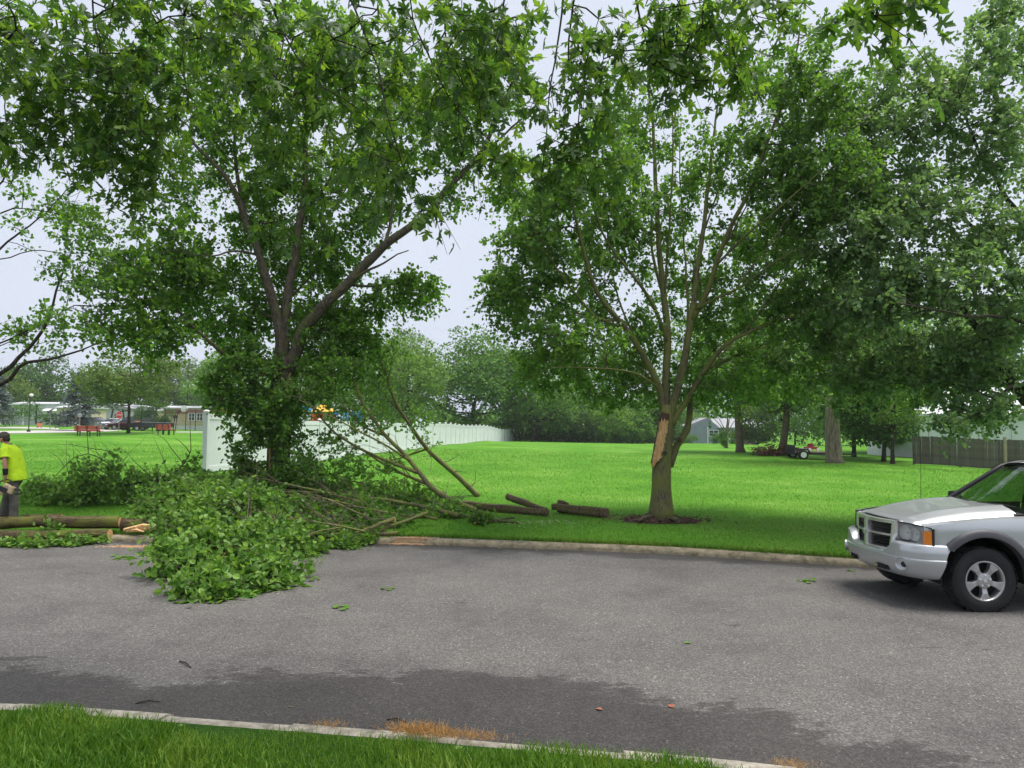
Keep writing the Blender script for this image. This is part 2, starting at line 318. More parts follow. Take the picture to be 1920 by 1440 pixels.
# asphalt
def asphalt():
    m, n, l, b = new_mat('asphalt'); g = n.new('ShaderNodeNewGeometry'); P = g.outputs['Position']
    def noise(s, d=4, ro=0.6):
        z = n.new('ShaderNodeTexNoise'); z.inputs['Scale'].default_value = s; z.inputs['Detail'].default_value = d; z.inputs['Roughness'].default_value = ro; l.new(P, z.inputs['Vector']); return z.outputs['Fac']
    def math_(op, a, b2=None):
        q = n.new('ShaderNodeMath'); q.operation = op
        for i, v in enumerate((a, b2)):
            if v is None: continue
            if isinstance(v, (int, float)): q.inputs[i].default_value = v
            else: l.new(v, q.inputs[i])
        return q.outputs[0]
    vo = n.new('ShaderNodeTexVoronoi'); vo.inputs['Scale'].default_value = 75; l.new(P, vo.inputs['Vector'])
    fine = ramp(n, [(0.0, (0.062, 0.058, 0.055)), (0.5, (0.103, 0.097, 0.091)), (0.88, (0.165, 0.156, 0.146)), (1.0, (0.37, 0.35, 0.325))]); l.new(vo.outputs['Color'], fine.inputs['Fac'])
    zt = noise(0.7, 9, 0.68); tone = ramp(n, [(0.3, (0.68, 0.67, 0.68)), (0.52, (1, 1, 1)), (0.72, (1.16, 1.15, 1.13))]); l.new(zt, tone.inputs['Fac'])
    mm = n.new('ShaderNodeMix'); mm.data_type = 'RGBA'; mm.blend_type = 'MULTIPLY'; mm.inputs[0].default_value = 1; l.new(fine.outputs[0], mm.inputs[6]); l.new(tone.outputs[0], mm.inputs[7])
    # damp band along the near gutter, edge broken by noise (attribute = metres inside the band)
    at_ = n.new('ShaderNodeAttribute'); at_.attribute_name = 'damp'
    mp = n.new('ShaderNodeMapping'); mp.inputs['Scale'].default_value = (0.6, 1.3, 1); l.new(P, mp.inputs['Vector'])
    ze = n.new('ShaderNodeTexNoise'); ze.inputs['Scale'].default_value = 2.0; ze.inputs['Detail'].default_value = 4; ze.inputs['Roughness'].default_value = 0.6; l.new(mp.outputs[0], ze.inputs['Vector'])
    mp2 = n.new('ShaderNodeMapping'); mp2.inputs['Scale'].default_value = (0.45, 1.2, 1); l.new(P, mp2.inputs['Vector']); zh = n.new('ShaderNodeTexNoise'); zh.inputs['Scale'].default_value = 16; zh.inputs['Detail'].default_value = 6; zh.inputs['Roughness'].default_value = 0.7; l.new(mp2.outputs[0], zh.inputs['Vector'])
    s = math_('ADD', math_('ADD', at_.outputs['Fac'], math_('MULTIPLY', math_('SUBTRACT', ze.outputs['Fac'], 0.5), 1.5)), math_('MULTIPLY', math_('SUBTRACT', zh.outputs['Fac'], 0.5), 1.1))
    wet = ramp(n, [(0.46, (0, 0, 0)), (0.52, (.85, .85, .85)), (0.7, (1, 1, 1))]); l.new(math_('ADD', s, 0.5), wet.inputs['Fac'])
    mw = n.new('ShaderNodeMix'); mw.data_type = 'RGBA'; mw.blend_type = 'MULTIPLY'; l.new(math_('MULTIPLY', wet.outputs[0], 0.92), mw.inputs[0]); l.new(mm.outputs[2], mw.inputs[6]); mw.inputs[7].default_value = (0.40, 0.385, 0.385, 1)
    # hair cracks
    vc = n.new('ShaderNodeTexVoronoi'); vc.feature = 'DISTANCE_TO_EDGE'; vc.inputs['Scale'].default_value = 0.45
    zw = n.new('ShaderNodeTexNoise'); zw.inputs['Scale'].default_value = 1.7; zw.inputs['Detail'].default_value = 6; l.new(P, zw.inputs['Vector'])
    va = n.new('ShaderNodeMix'); va.data_type = 'RGBA'; va.blend_type = 'ADD'; va.inputs[0].default_value = 0.9; l.new(P, va.inputs[6]); l.new(zw.outputs['Color'], va.inputs[7]); l.new(va.outputs[2], vc.inputs['Vector'])
    ck = math_('MULTIPLY', math_('LESS_THAN', vc.outputs['Distance'], 0.0035), math_('GREATER_THAN', noise(0.35, 2), 0.60))
    mc = n.new('ShaderNodeMix'); mc.data_type = 'RGBA'; l.new(math_('MULTIPLY', ck, 0.4), mc.inputs[0]); l.new(mw.outputs[2], mc.inputs[6]); mc.inputs[7].default_value = (0.03, 0.03, 0.03, 1)
    l.new(mc.outputs[2], b.inputs['Base Color'])
    rr = n.new('ShaderNodeMapRange'); rr.inputs[3].default_value = 0.85; rr.inputs[4].default_value = 0.7; l.new(wet.outputs[0], rr.inputs[0]); l.new(rr.outputs[0], b.inputs['Roughness']); setin(b, spec=0.35)
    bp = n.new('ShaderNodeBump'); bp.inputs['Strength'].default_value = 0.5; bp.inputs['Distance'].default_value = 0.006
    l.new(vo.outputs['Distance'], bp.inputs['Height']); l.new(bp.outputs[0], b.inputs['Normal'])
    return m
M_ASPH = asphalt()
rx = spread(-200, 200, -14, 14, 0.25)
rv = np.linspace(0, 1, 41)
X, Vv = np.meshgrid(rx, rv, indexing='ij')
Yn, Yf = ynear(X), yfar(X)
Y = Yn + (Yf - Yn) * Vv
Zr = 0.05 * (1 - (2 * Vv - 1) ** 2)
ni, nj = X.shape; idx = np.arange(ni * nj).reshape(ni, nj)
Q = np.stack([idx[:-1, :-1], idx[1:, :-1], idx[1:, 1:], idx[:-1, 1:]], -1).reshape(-1, 4)
road = mesh_np('road', np.stack([X, Y, Zr], -1).reshape(-1, 3), Q, M_ASPH, smooth=True); road['kind'] = 'structure'
bw_x = [-30, -6, -4.6, -3, -2, -0.2, 1.2, 2.2, 3.2, 6]; bw_w = [0.9, 0.95, 0.95, 0.62, 1.1, 1.4, 1.15, 0.75, 0.35, 0.3]
damp = np.interp(X, bw_x, bw_w) - (Y - Yn)
damp_far = np.interp(X, [-30, -2, 0, 3, 5.5, 12], [0.2, 0.35, 0.5, 0.55, 0.3, 0.2]) - (Yf - Y)
mid = -0.27 - 1.3 * np.abs(Vv - 0.47 + 0.02 * X)           # faint darker wheel track
a = road.data.attributes.new('damp', 'FLOAT', 'POINT'); a.data.foreach_set('value', np.maximum(np.maximum(damp, damp_far), mid).astype(np.float32).ravel())

M_KERB = plain('kerb_concrete', (0.25, 0.21, 0.14), 0.3, 7, 0.6, 60, dirt=(0.10, 0.09, 0.05), rough=0.9)
M_KERBN = plain('worn_kerb_concrete', (0.33, 0.30, 0.25), 0.3, 9, 1.0, 45, dirt=(0.15, 0.135, 0.10), rough=0.9)
M_BED = plain('kerb_bed_soil', (0.05, 0.042, 0.03), 0.3, 10)
def kerb(name, yfun, side, mat, x0, x1, piece, prof, jitter):
    """kerb stones, each a piece of its own; prof = (offset away from road, height)"""
    root = empty(name, (0, 0, 0)); root['kind'] = 'structure'
    rows = []
    for xx in np.linspace(x0, x1, 160):
        s = (yfun(xx + 0.05) - yfun(xx - 0.05)) / 0.1; nrm = np.array([-s, 1.0]) / math.hypot(s, 1) * side
        rows.append([(xx + nrm[0] * o, yfun(xx) + nrm[1] * o, h) for o, h in ((.02, -.06), (.02, prof[1][1] - .02), (.17, prof[-2][1] - .03), (.26, prof[-2][1] - .03), (.26, -.06))])
    MB().grid(rows).build('kerb_bed', M_BED, root)
    x = x0
    while x < x1:
        L = piece * random.uniform(0.75, 1.25); xe = min(x + L, x1)
        xs = np.linspace(x + 0.0025, xe - 0.0025, max(3, int((xe - x) / 0.4) + 2)); dz = random.uniform(-jitter, jitter); dy = random.uniform(-jitter, jitter)
        mb = MB(); rows = []
        for xx in xs:
            s = (yfun(xx + 0.05) - yfun(xx - 0.05)) / 0.1; nrm = np.array([-s, 1.0]) / math.hypot(s, 1) * side
            base = np.array([xx, yfun(xx)]); j = random.uniform(-jitter, jitter) * 0.5
            rows.append([(base[0] + nrm[0] * (o + dy + j), base[1] + nrm[1] * (o + dy + j), h + (dz if h > 0.02 else 0)) for o, h in prof])
        mb.grid(rows); k = len(prof)
        mb.f.append(tuple(range(k))); mb.m.append(0); mb.f.append(tuple((len(xs) - 1) * k + i for i in range(k - 1, -1, -1))); mb.m.append(0)
        o = mb.build('kerb_stone', mat, root, auto=40)
        x = xe
    return root
kerb('far_kerb', yfar, 1, M_KERB, -22, 14, 3.0, [(0.0, -0.05), (0.0, 0.045), (0.03, 0.082), (0.07, 0.1), (0.17, 0.108), (0.17, -0.05)], 0.006)
kerb('near_kerb', ynear, -1, M_KERBN, -9, 7, 1.1, [(-0.01, -0.05), (-0.01, 0.035), (0.02, 0.06), (0.06, 0.08), (0.2, 0.09), (0.2, -0.05)], 0.011)
# ------------------------------------------------------------------ foliage tools
def unit(a): return a / (np.linalg.norm(a, axis=-1, keepdims=True) + 1e-9)
# leaf templates: (verts, faces); x across, y along, z normal
PEAR = (np.array([(0, 0, 0), (.37, .28, .09), (.33, .66, .08), (0, 1, -.05), (-.33, .66, .08), (-.37, .28, .09)]), [np.array([[0, 1, 2, 3], [0, 3, 4, 5]])])
PEAR6 = (np.array([(0, 0, 0), (.26, .18, .07), (.40, .45, .10), (.27, .78, .05), (0, 1, -.05), (-.27, .78, .05), (-.40, .45, .10), (-.26, .18, .07)]), [np.array([[0, 1, 2, 3, 4], [0, 4, 5, 6, 7]])])
def _maple():
    half = [(.05, -.01), (.33, -.07), (.26, .05), (.12, .14), (.36, .20), (.41, .33), (.61, .50), (.41, .49), (.30, .43), (.085, .36), (.13, .56), (.25, .66), (.15, .73), (.13, .85)]
    pts = [(0, -.02)] + half + [(0, 1.05)] + [(-x, y) for x, y in half[::-1]]
    V = [(x, y, -0.22 * abs(x) - 0.10 * y * y + 0.06 * math.sin(9 * x)) for x, y in pts]; V.append((0, .26, 0.02)); c = len(V) - 1; n = len(pts)
    return np.array(V), [np.array([[c, i, (i + 1) % n] for i in range(n)])]
MAPLE = _maple()
DIAM = (np.array([(0, 0, 0), (.42, .45, .12), (0, 1, 0), (-.42, .45, .12)]), [np.array([[0, 1, 2], [0, 2, 3]])])
NEEDLE = (np.array([(0.05, 0, 0), (-.05, 0, 0), (-.02, 1, 0), (.02, 1, 0)]), [np.array([[0, 1, 2, 3]])])
def leaf_mesh(name, pos, d, nrm, size, tmpl, mat, parent, origin=(0, 0, 0), kind='stuff'):
    TV, TF = tmpl; N = len(pos); d = unit(d); x = unit(np.cross(d, nrm)); z = np.cross(x, d)
    # guard degenerate frames
    V = pos[:, None, :] + size[:, None, None] * (TV[None, :, 0:1] * x[:, None, :] + TV[None, :, 1:2] * d[:, None, :] + TV[None, :, 2:3] * z[:, None, :])
    V = V.reshape(-1, 3) - np.asarray(origin); k = len(TV)
    F = [(np.arange(N)[:, None, None] * k + f[None]).reshape(-1, f.shape[1]) for f in TF]
    return mesh_np(name, V, F, mat, parent, kind=kind, smooth=tmpl is MAPLE)

def resample(P, step, wig=0.0):
    P = np.asarray(P, float); out = [P[0]]
    n = len(P)
    for i in range(n - 1):
        p0 = P[max(i - 1, 0)]; p1 = P[i]; p2 = P[i + 1]; p3 = P[min(i + 2, n - 1)]
        k = max(1, int(np.linalg.norm(p2 - p1) / step))
        for j in range(1, k + 1):
            t = j / k
            q = 0.5 * ((2 * p1) + (-p0 + p2) * t + (2 * p0 - 5 * p1 + 4 * p2 - p3) * t * t + (-p0 + 3 * p1 - 3 * p2 + p3) * t ** 3)
            out.append(q)
    out = np.array(out)
    if wig and len(out) > 2:
        w = rng.normal(size=out.shape) * wig; w[0] = 0; w[-1] = 0; out = out + (w + np.roll(w, 1, 0) + np.roll(w, -1, 0)) / 3
    return out

class Tree:
    def __init__(s, name, origin, label, cat, group=None, bark=None, parts=('trunk', 'limb', 'twigs', 'crown')):
        s.o = np.asarray(origin, float); s.root = empty(name, s.o, label, cat, group); s.bark = bark; s.parts = parts
        s.P = np.zeros((60000, 3)); s.par = np.full(60000, -1); s.rad = np.zeros(60000); s.n = 0
        s.chains = []; s.tw = ([], [], 0); s.cl = []
    def limb(s, pts, r0, r1, name=None, n=10, wig=0.01, step=0.18, jit=0.03, radii=None, mat=None):
        P = resample(pts, step, wig); k = len(P); t = np.linspace(0, 1, k)
        rad = np.interp(t, np.linspace(0, 1, len(radii)), radii) if radii is not None else r0 + (r1 - r0) * t ** 0.8
        base = s.n
        s.P[base:base + k] = P; s.rad[base:base + k] = rad; s.par[base + 1:base + k] = np.arange(base, base + k - 1); s.n += k
        V, F = tube_arrays(P, rad, n, True, jit)
        return mesh_np(name or s.parts[1], V - s.o, F, mat or s.bark, s.root, smooth=True)
    def clusters(s, centres, sag=0.12, tip=0.004, maxr=0.03, twn=5, gain=0.42):
        """attach every cluster centre to the nearest wood with a curved branch"""
        C = np.asarray(centres, float); rem = list(range(len(C)))
        d0 = np.array([np.min(np.linalg.norm(s.P[:s.n] - c, axis=1)) for c in C]); order = np.argsort(d0)
        new = []
        for i in order:
            c = C[i]; D = s.P[:s.n] - c; dist = np.linalg.norm(D, axis=1); cost = dist + 0.35 * np.maximum(0, D[:, 2])
            j = int(np.argmin(cost)); p = s.P[j]; L = max(dist[j], 0.02)
            m = (p + c) / 2 + np.array([0, 0, sag * L]) + rng.normal(size=3) * 0.10 * L
            k = max(3, int(L / 0.14) + 1); t = np.linspace(0, 1, k)[:, None]
            Q = (1 - t) ** 2 * p + 2 * (1 - t) * t * m + t * t * c
            b = s.n; kk = k - 1
            s.P[b:b + kk] = Q[1:]; s.par[b] = j; s.par[b + 1:b + kk] = np.arange(b, b + kk - 1); s.rad[b:b + kk] = -1; s.n += kk
            new.append((j, b, kk)); d = unit(Q[-1] - Q[-2]); s.cl.append((c, d))
        cnt = np.zeros(s.n)
        for j, b, kk in new: cnt[b + kk - 1] += 1
        for i in range(s.n - 1, -1, -1):
            if s.par[i] >= 0 and s.rad[i] < 0: cnt[s.par[i]] += cnt[i]
        for i in range(s.n):
            if s.rad[i] < 0: s.rad[i] = min(tip * (1 + cnt[i]) ** gain + 0.002, maxr, 0.85 * abs(s.rad[s.par[i]]) + 0.0005)
        for j, b, kk in new:
            P = np.vstack([s.P[j], s.P[b:b + kk]]); r = np.concatenate([[s.rad[b] * 1.05], s.rad[b:b + kk]]); s._tw(P, r, twn)
    def _tw(s, P, r, n):
        V, F = tube_arrays(P, r, n, False); s.tw[0].append(V); s.tw[1].append(np.array(F) + s.tw[2]); s.tw = (s.tw[0], s.tw[1], s.tw[2] + len(V))
    def leaves(s, mat, size=0.075, sprigs=7, per=8, spl=0.34, tmpl=PEAR, droop=0.25, up=0.6, out=0.6, sz=0.22, floor=None, name=None, twigs=True, lean=(0, 0, 0), spread=1.0):
        pos, dr, nr = [], [], []
        lean = np.array(lean, float)
        for c, d in s.cl:
            m = max(1, int(sprigs * rng.uniform(0.7, 1.3)))
            for _ in range(m):
                sd_ = unit(d * out + rng.normal(size=3) * 0.8 * spread + np.array([0, 0, 0.1]) + lean); L = spl * rng.uniform(0.5, 1.25)
                k = max(2, int(per * rng.uniform(0.6, 1.3))); t = (np.arange(k) + rng.uniform(0.1, 0.9, k)) / k
                Q = c + sd_ * (L * t)[:, None]; Q[:, 2] -= droop * L * t * t
                if twigs and rng.random() < .55: 
                    tt = np.linspace(0, 1, 3)[:, None]; W = c + sd_ * (L * tt); W[:, 2] -= droop * L * tt[:, 0] ** 2
                    if floor is not None: W[:, 2] = np.maximum(W[:, 2], ground(W[:, 0], W[:, 1]) + 0.02)
                    s._tw(W, np.array([0.0032, 0.0023, 0.0012]) * max(1, size / 0.08), 3)
                ld = unit(sd_ * 0.55 + rng.normal(size=(k, 3)) * 0.75 + np.array([0, 0, -droop]))
                pos.append(Q + ld * 0.25 * size); dr.append(ld); nr.append(unit(rng.normal(size=(k, 3)) * 0.75 + np.array([0, 0, up])))
        pos = np.concatenate(pos); dr = np.concatenate(dr); nr = np.concatenate(nr)
        if floor is not None:
            g = ground(pos[:, 0], pos[:, 1]) + floor + rng.uniform(0, 0.05, len(pos)); low = pos[:, 2] < g; pos[low, 2] = g[low]; dr[low, 2] = np.abs(dr[low, 2]) * 0.25
            nr[low] = unit(nr[low] * 0.5 + np.array([0, 0, 1.0]))
        S = size * np.clip(rng.normal(1, sz, len(pos)), 0.5, 1.6)
        s.nleaf = len(pos)
        return leaf_mesh(name or s.parts[3], pos, dr, nr, S, tmpl, mat, s.root, s.o)
    def finish(s, bark=None):
        if s.tw[0]: mesh_np(s.parts[2], np.concatenate(s.tw[0]) - s.o, np.concatenate(s.tw[1]), bark or s.bark, s.root, smooth=True, kind='stuff')
        return s.root

def blob_pts(c, r, n, shell=2.2):
    d = unit(rng.normal(size=(n, 3))); return np.asarray(c) + d * (rng.uniform(0, 1, n) ** (1 / shell))[:, None] * np.asarray(r)
def blobs_px(Y0, L):
    """(px, py, rx_px, ry_px, dY, rY, n) -> points around real centres at their own depth"""
    out = []
    for px, py, rx, ry, dY, rY, n in L:
        Y = Y0 + dY; k = Y / FPX; out.append(blob_pts(at(px, py, Y), (rx * k, rY, ry * k), n))
    return np.concatenate(out)
def blobs_gr(L, floor=0.05):
    """(ground px, ground py, rx, ry, rz, hz, n) in metres around a point on the ground"""
    out = []
    for px, py, rx, ry, rz, hz, n in L:
        g = G(px, py); P = blob_pts(g + np.array([0, 0, hz]), (rx, ry, rz), n, 2.6); P[:, 2] = np.maximum(P[:, 2], ground(P[:, 0], P[:, 1]) + floor); out.append(P)
    return np.concatenate(out)
def pl(Y0, L): return [at(px, py, Y0 + d) for px, py, d in L]
def gl(L): return [G(px, py) + np.array([0, 0, h]) for px, py, h in L]

M_PEAR = leaf_mat('pear_leaf', (0.042, 0.125, 0.014), (0.068, 0.18, 0.02), (0.13, 0.27, 0.03), back=(0.12, 0.22, 0.06), trans=0.48, rough=0.42)
M_PEARL = leaf_mat('fallen_pear_leaf', (0.04, 0.125, 0.01), (0.075, 0.20, 0.016), (0.17, 0.33, 0.045), back=(0.19, 0.31, 0.085), trans=0.3, rough=0.5, spec=0.22)
M_PEARR = leaf_mat('waxy_pear_leaf', (0.06, 0.135, 0.045), (0.10, 0.205, 0.07), (0.155, 0.28, 0.105), back=(0.17, 0.255, 0.12), trans=0.46, rough=0.36, spec=0.6)
M_MAPLE = leaf_mat('silver_maple_leaf', (0.028, 0.085, 0.015), (0.052, 0.14, 0.017), (0.15, 0.285, 0.024), back=(0.085, 0.165, 0.045), trans=0.46, rough=0.5)
M_OAK = leaf_mat('maple_street_leaf', (0.045, 0.13, 0.012), (0.075, 0.195, 0.016), (0.15, 0.30, 0.026), trans=0.48, rough=0.45)
B_MOSS = bark_mat('mossy_bark', (0.06, 0.052, 0.034), (0.22, 0.19, 0.12), moss=(0.26, 0.27, 0.085), mossamt=0.72, scale=13, bump=0.8)
B_GREY = bark_mat('grey_brown_bark', (0.045, 0.037, 0.028), (0.18, 0.15, 0.11), moss=(0.19, 0.19, 0.075), mossamt=0.35, scale=11, bump=0.9)
B_DARK = bark_mat('dark_bark', (0.025, 0.02, 0.016), (0.085, 0.07, 0.055), scale=8)
B_PALE = bark_mat('furrowed_pale_bark', (0.08, 0.065, 0.045), (0.25, 0.21, 0.155), scale=5, bump=0.9)
M_WOOD = bark_mat('torn_fresh_wood', (0.52, 0.27, 0.10), (0.85, 0.58, 0.30), scale=11, ridg=4.0, bump=0.6)
M_CUT = plain('sawn_wood', (0.62, 0.36, 0.16), 0.25, 20, 0.3, 60, dirt=(0.4, 0.2, 0.08), rough=0.85)

# ------------------------------------------------------------------ the torn tree on the lawn
Y2 = 14.8; b2 = G(1240, 975)
Y2 = b2[1]
t2 = Tree('pear_tree', b2, 'mossy tree with bark torn off its trunk, standing in a ring of mulch', 'tree', 'street trees', B_MOSS)
t2.limb([b2 + np.array([0, 0, -0.1])] + pl(Y2, [(1240, 955, 0), (1240, 920, 0), (1241, 870, 0), (1245, 825, 0), (1250, 785, 0), (1254, 760, 0)]), 0, 0, 'trunk', n=18, radii=[0.285, 0.235, 0.205, 0.195, 0.19, 0.18, 0.165, 0.15], wig=0.0, jit=0.03)
LB = [([(1250, 790, 0), (1243, 757, 0), (1237, 727, -.05), (1209, 672, -.2), (1173, 615, -.5), (1132, 567, -.9), (1110, 526, -1.1), (1091, 464, -1.3), (1072, 374, -1.6), (1050, 300, -1.9)], .085, .018),
      ([(1158, 600, -.6), (1118, 594, -1), (1070, 540, -1.6), (1030, 480, -2.0), (1000, 420, -2.3)], .035, .01),
      ([(1250, 790, .05), (1247, 735, .1), (1250, 680, .15), (1251, 621, .2), (1243, 540, .3), (1235, 458, .4), (1230, 350, .5), (1225, 250, .7), (1215, 150, .8), (1220, 60, .9)], .10, .015),
      ([(1250, 640, .15), (1240, 607, 0), (1205, 540, -.4), (1167, 491, -.7), (1137, 450, -.9), (1118, 404, -1.1), (1105, 330, -1.4)], .05, .012),
      ([(1246, 560, .3), (1225, 480, .9), (1220, 400, 1.3), (1200, 300, 1.7), (1190, 200, 2)], .04, .012),
      ([(1253, 785, -.05), (1268, 735, -.1), (1281, 684, -.15), (1292, 620, -.2), (1303, 545, -.1), (1316, 445, .1), (1327, 363, .3), (1338, 260, .4), (1350, 150, .5)], .10, .015),
      ([(1297, 600, -.2), (1327, 545, -.4), (1351, 472, -.6), (1376, 412, -.8), (1400, 369, -.9), (1430, 290, -1.1), (1462, 200, -1.2), (1490, 110, -1.3), (1500, 50, -1.3)], .065, .015),
      ([(1306, 580, -.3), (1345, 560, -.8), (1380, 543, -1.2), (1440, 500, -1.7), (1500, 462, -2.2)], .03, .009),
      ([(1340, 500, -.5), (1400, 440, -1.3), (1460, 390, -1.9), (1540, 320, -2.3)], .03, .009),
      ([(1258, 800, -.05), (1276, 768, -.1), (1302, 727, -.2), (1319, 698, -.3), (1346, 660, -.5), (1376, 637, -.7), (1430, 612, -1.0), (1500, 590, -1.4), (1560, 570, -1.7)], .075, .015),
      ([(1254, 875, .1), (1268, 835, .12), (1288, 806, .2), (1294, 762, .3), (1303, 722, .5), (1335, 690, .9), (1400, 660, 1.5), (1480, 640, 2.2)], .085, .015),
      ([(1245, 745, .1), (1200, 690, .8), (1130, 660, 1.5), (1050, 650, 2.0), (980, 650, 2.2)], .04, .01),
      ([(1235, 727, 0), (1190, 700, -.9), (1110, 690, -1.6), (1030, 690, -2.0)], .03, .009)]
LB += [([(1330, 690, -.4), (1450, 560, -1.2), (1570, 420, -2)], .022, .006), ([(1400, 620, -.8), (1500, 480, -1.5), (1610, 360, -2.2)], .02, .006), ([(1380, 540, -1.2), (1470, 420, -1.6), (1545, 290, -2)], .02, .006), ([(1351, 472, -.6), (1420, 350, -.4), (1475, 230, -.2)], .02, .006), ([(1400, 622, -.8), (1520, 575, -1.6), (1640, 550, -2.2)], .018, .006), ([(1290, 620, -.2), (1285, 480, .6), (1275, 330, 1), (1270, 180, 1.2)], .03, .008), ([(1246, 560, .3), (1255, 420, -.3), (1262, 280, -.6), (1258, 140, -.8)], .03, .008), ([(1316, 445, .1), (1365, 300, .6), (1400, 180, .9)], .025, .007), ([(1210, 672, -.2), (1160, 560, .5), (1140, 440, .9), (1135, 300, 1.2)], .028, .008), ([(1173, 615, -.5), (1090, 590, -.2), (1000, 570, 0), (930, 548, .1)], .025, .007)]
for pts, r0, r1 in LB: t2.limb(pl(Y2, pts), r0, r1, wig=0.012, n=9)
t2.clusters(blobs_px(Y2, [(970, 560, 70, 60, -.6, 1.2, 38), (945, 545, 40, 30, -.3, .8, 10), (1010, 450, 85, 80, -1.4, 1.4, 49), (1050, 360, 75, 60, -1.6, 1.2, 29), (1080, 640, 110, 50, -1.2, 1.3, 38), (1100, 540, 100, 85, 0.4, 1.8, 45),
    (1120, 330, 100, 90, -1.2, 1.6, 45), (1195, 230, 85, 110, .6, 1.6, 47), (1180, 440, 80, 90, .6, 1.6, 38), (1185, 620, 60, 60, .9, 1.4, 20), (1320, 600, 50, 90, .9, 1.4, 22), (1390, 480, 80, 100, .8, 1.6, 45), (1340, 300, 40, 110, .4, 1.0, 15),
    (1420, 280, 75, 110, -.8, 1.4, 42), (1490, 140, 75, 110, -1.0, 1.3, 47), (1340, 715, 100, 50, .6, 1.4, 31), (1150, 720, 110, 40, .8, 1.4, 29), (1030, 690, 90, 35, .6, 1.4, 22), (1430, 690, 110, 60, 1.4, 1.6, 45), (1480, 560, 100, 80, -1.2, 1.3, 38), (1540, 400, 90, 90, -1.4, 1.3, 34), (1240, 100, 60, 70, .8, 1.2, 20), (1265, 520, 60, 140, 1.6, 1.2, 38), (1110, 430, 90, 80, .9, 1.4, 34), (1290, 330, 60, 90, 1.2, 1.2, 22), (1545, 220, 70, 90, -1.4, 1.1, 34), (1470, 340, 80, 80, -1.2, 1.1, 29), (1560, 330, 60, 70, -1.9, .9, 22), (1450, 440, 70, 60, .6, 1.2, 22), (1380, 620, 80, 50, 1.5, 1.2, 22), (1180, 680, 90, 40, 1.6, 1, 20)]))
t2.leaves(M_PEAR, size=0.076, sprigs=11, per=9, spl=0.42, droop=0.3)
t2.finish(B_GREY)
# torn strip: exposed wood, slightly proud of the bark on the camera side
def torn_strip():
    NR = 26; rows = []
    for i in range(NR):
        t = i / (NR - 1); y = 872 - 84 * t
        xa = np.interp(t, [0, .06, .2, .45, .7, 1], [1223.5, 1223, 1225, 1228, 1232, 1238]) + random.uniform(-1.1, 1.1)
        xb = np.interp(t, [0, .06, .14, .3, .5, .75, 1], [1226, 1233, 1243, 1247, 1249, 1251.5, 1252.5]) + random.uniform(-1.3, 1.3)
        rows.append([at(xa + (xb - xa) * j / 8, y + random.uniform(-1.2, 1.2) + (4 * math.sin(j * 2.4) if i in (0, NR - 1) else 0), Y2 - .205 + .045 * (2 * abs(j / 8 - .55)) ** 2 + random.uniform(0, .016) + .012 * math.sin(j * 2.1)) - b2 for j in range(9)])
    mb = MB(); mb.grid(rows); mb.grid([[(p[0], p[1] + .10, p[2]) for p in r] for r in rows])
    per_ = [r[0] for r in rows] + rows[-1][1:] + [r[-1] for r in rows[::-1]][1:] + rows[0][::-1][1:-1]; p2_ = [(p[0], p[1] + .10, p[2]) for p in per_]; mb.grid([per_ + [per_[0]], p2_ + [p2_[0]]])
    o = mb.build('torn_wood', M_WOOD, t2.root, auto=50); o['label'] = 'bare orange wood where the bark tore away'
    for e in (0, -1):
        P = [np.array(r[e]) + [(-.012 if e == 0 else .012), -.002, 0] for r in rows[1:-2]]; V, F = tube_arrays(np.array(P), np.array([random.uniform(.008, .02) for _ in P]), 6, True, .25); mesh_np('bark_lip', V, F, B_GREY, t2.root, smooth=True)
    for k in range(7):
        p = np.array(rows[2 + k * 3][random.randrange(2, 7)]); L = random.uniform(.06, .16); V, F = tube_arrays(np.array([p + [0, -.004, 0], p + [random.uniform(-.01, .01), -.02, L * .6], p + [random.uniform(-.02, .02), -.03, L]]), np.array([.008, .005, .001]), 4); mesh_np('splinter', V, F, M_CUT, t2.root)
    mb = MB(); rows2 = []
    for (xa, xb, y) in [(1236, 1254, 794), (1236, 1256, 787), (1238, 1256, 780), (1241, 1255, 774)]:
        rows2.append([at(xa + (xb - xa) * k / 6, y + random.uniform(-2.5, 2.5), Y2 - .188 + .035 * abs(k - 3) / 3 + random.uniform(0, .012)) - b2 for k in range(7)])
    mb.grid(rows2); mb.grid([[(p[0], p[1] + .06, p[2]) for p in r] for r in rows2]); mb.build('scar', plain('burnt_scar', (0.09, 0.04, 0.02), 0.4, 30, 0.8, dirt=(.02, .012, .01)), t2.root, auto=50)
torn_strip()
def knot(px, py, r, dY):
    c = at(px, py, Y2 + dY) - b2
    mb = MB(); mb.lathe([(r * 0.2, -.01), (r * .45, -.012), (r * .7, -.035), (r, -.02), (r * 1.15, .05)], tuple(c), 'y', 12); mb.build('knot', B_GREY, t2.root, auto=60)
knot(1275, 825, .045, -.05); knot(1247, 849, .05, -.20)

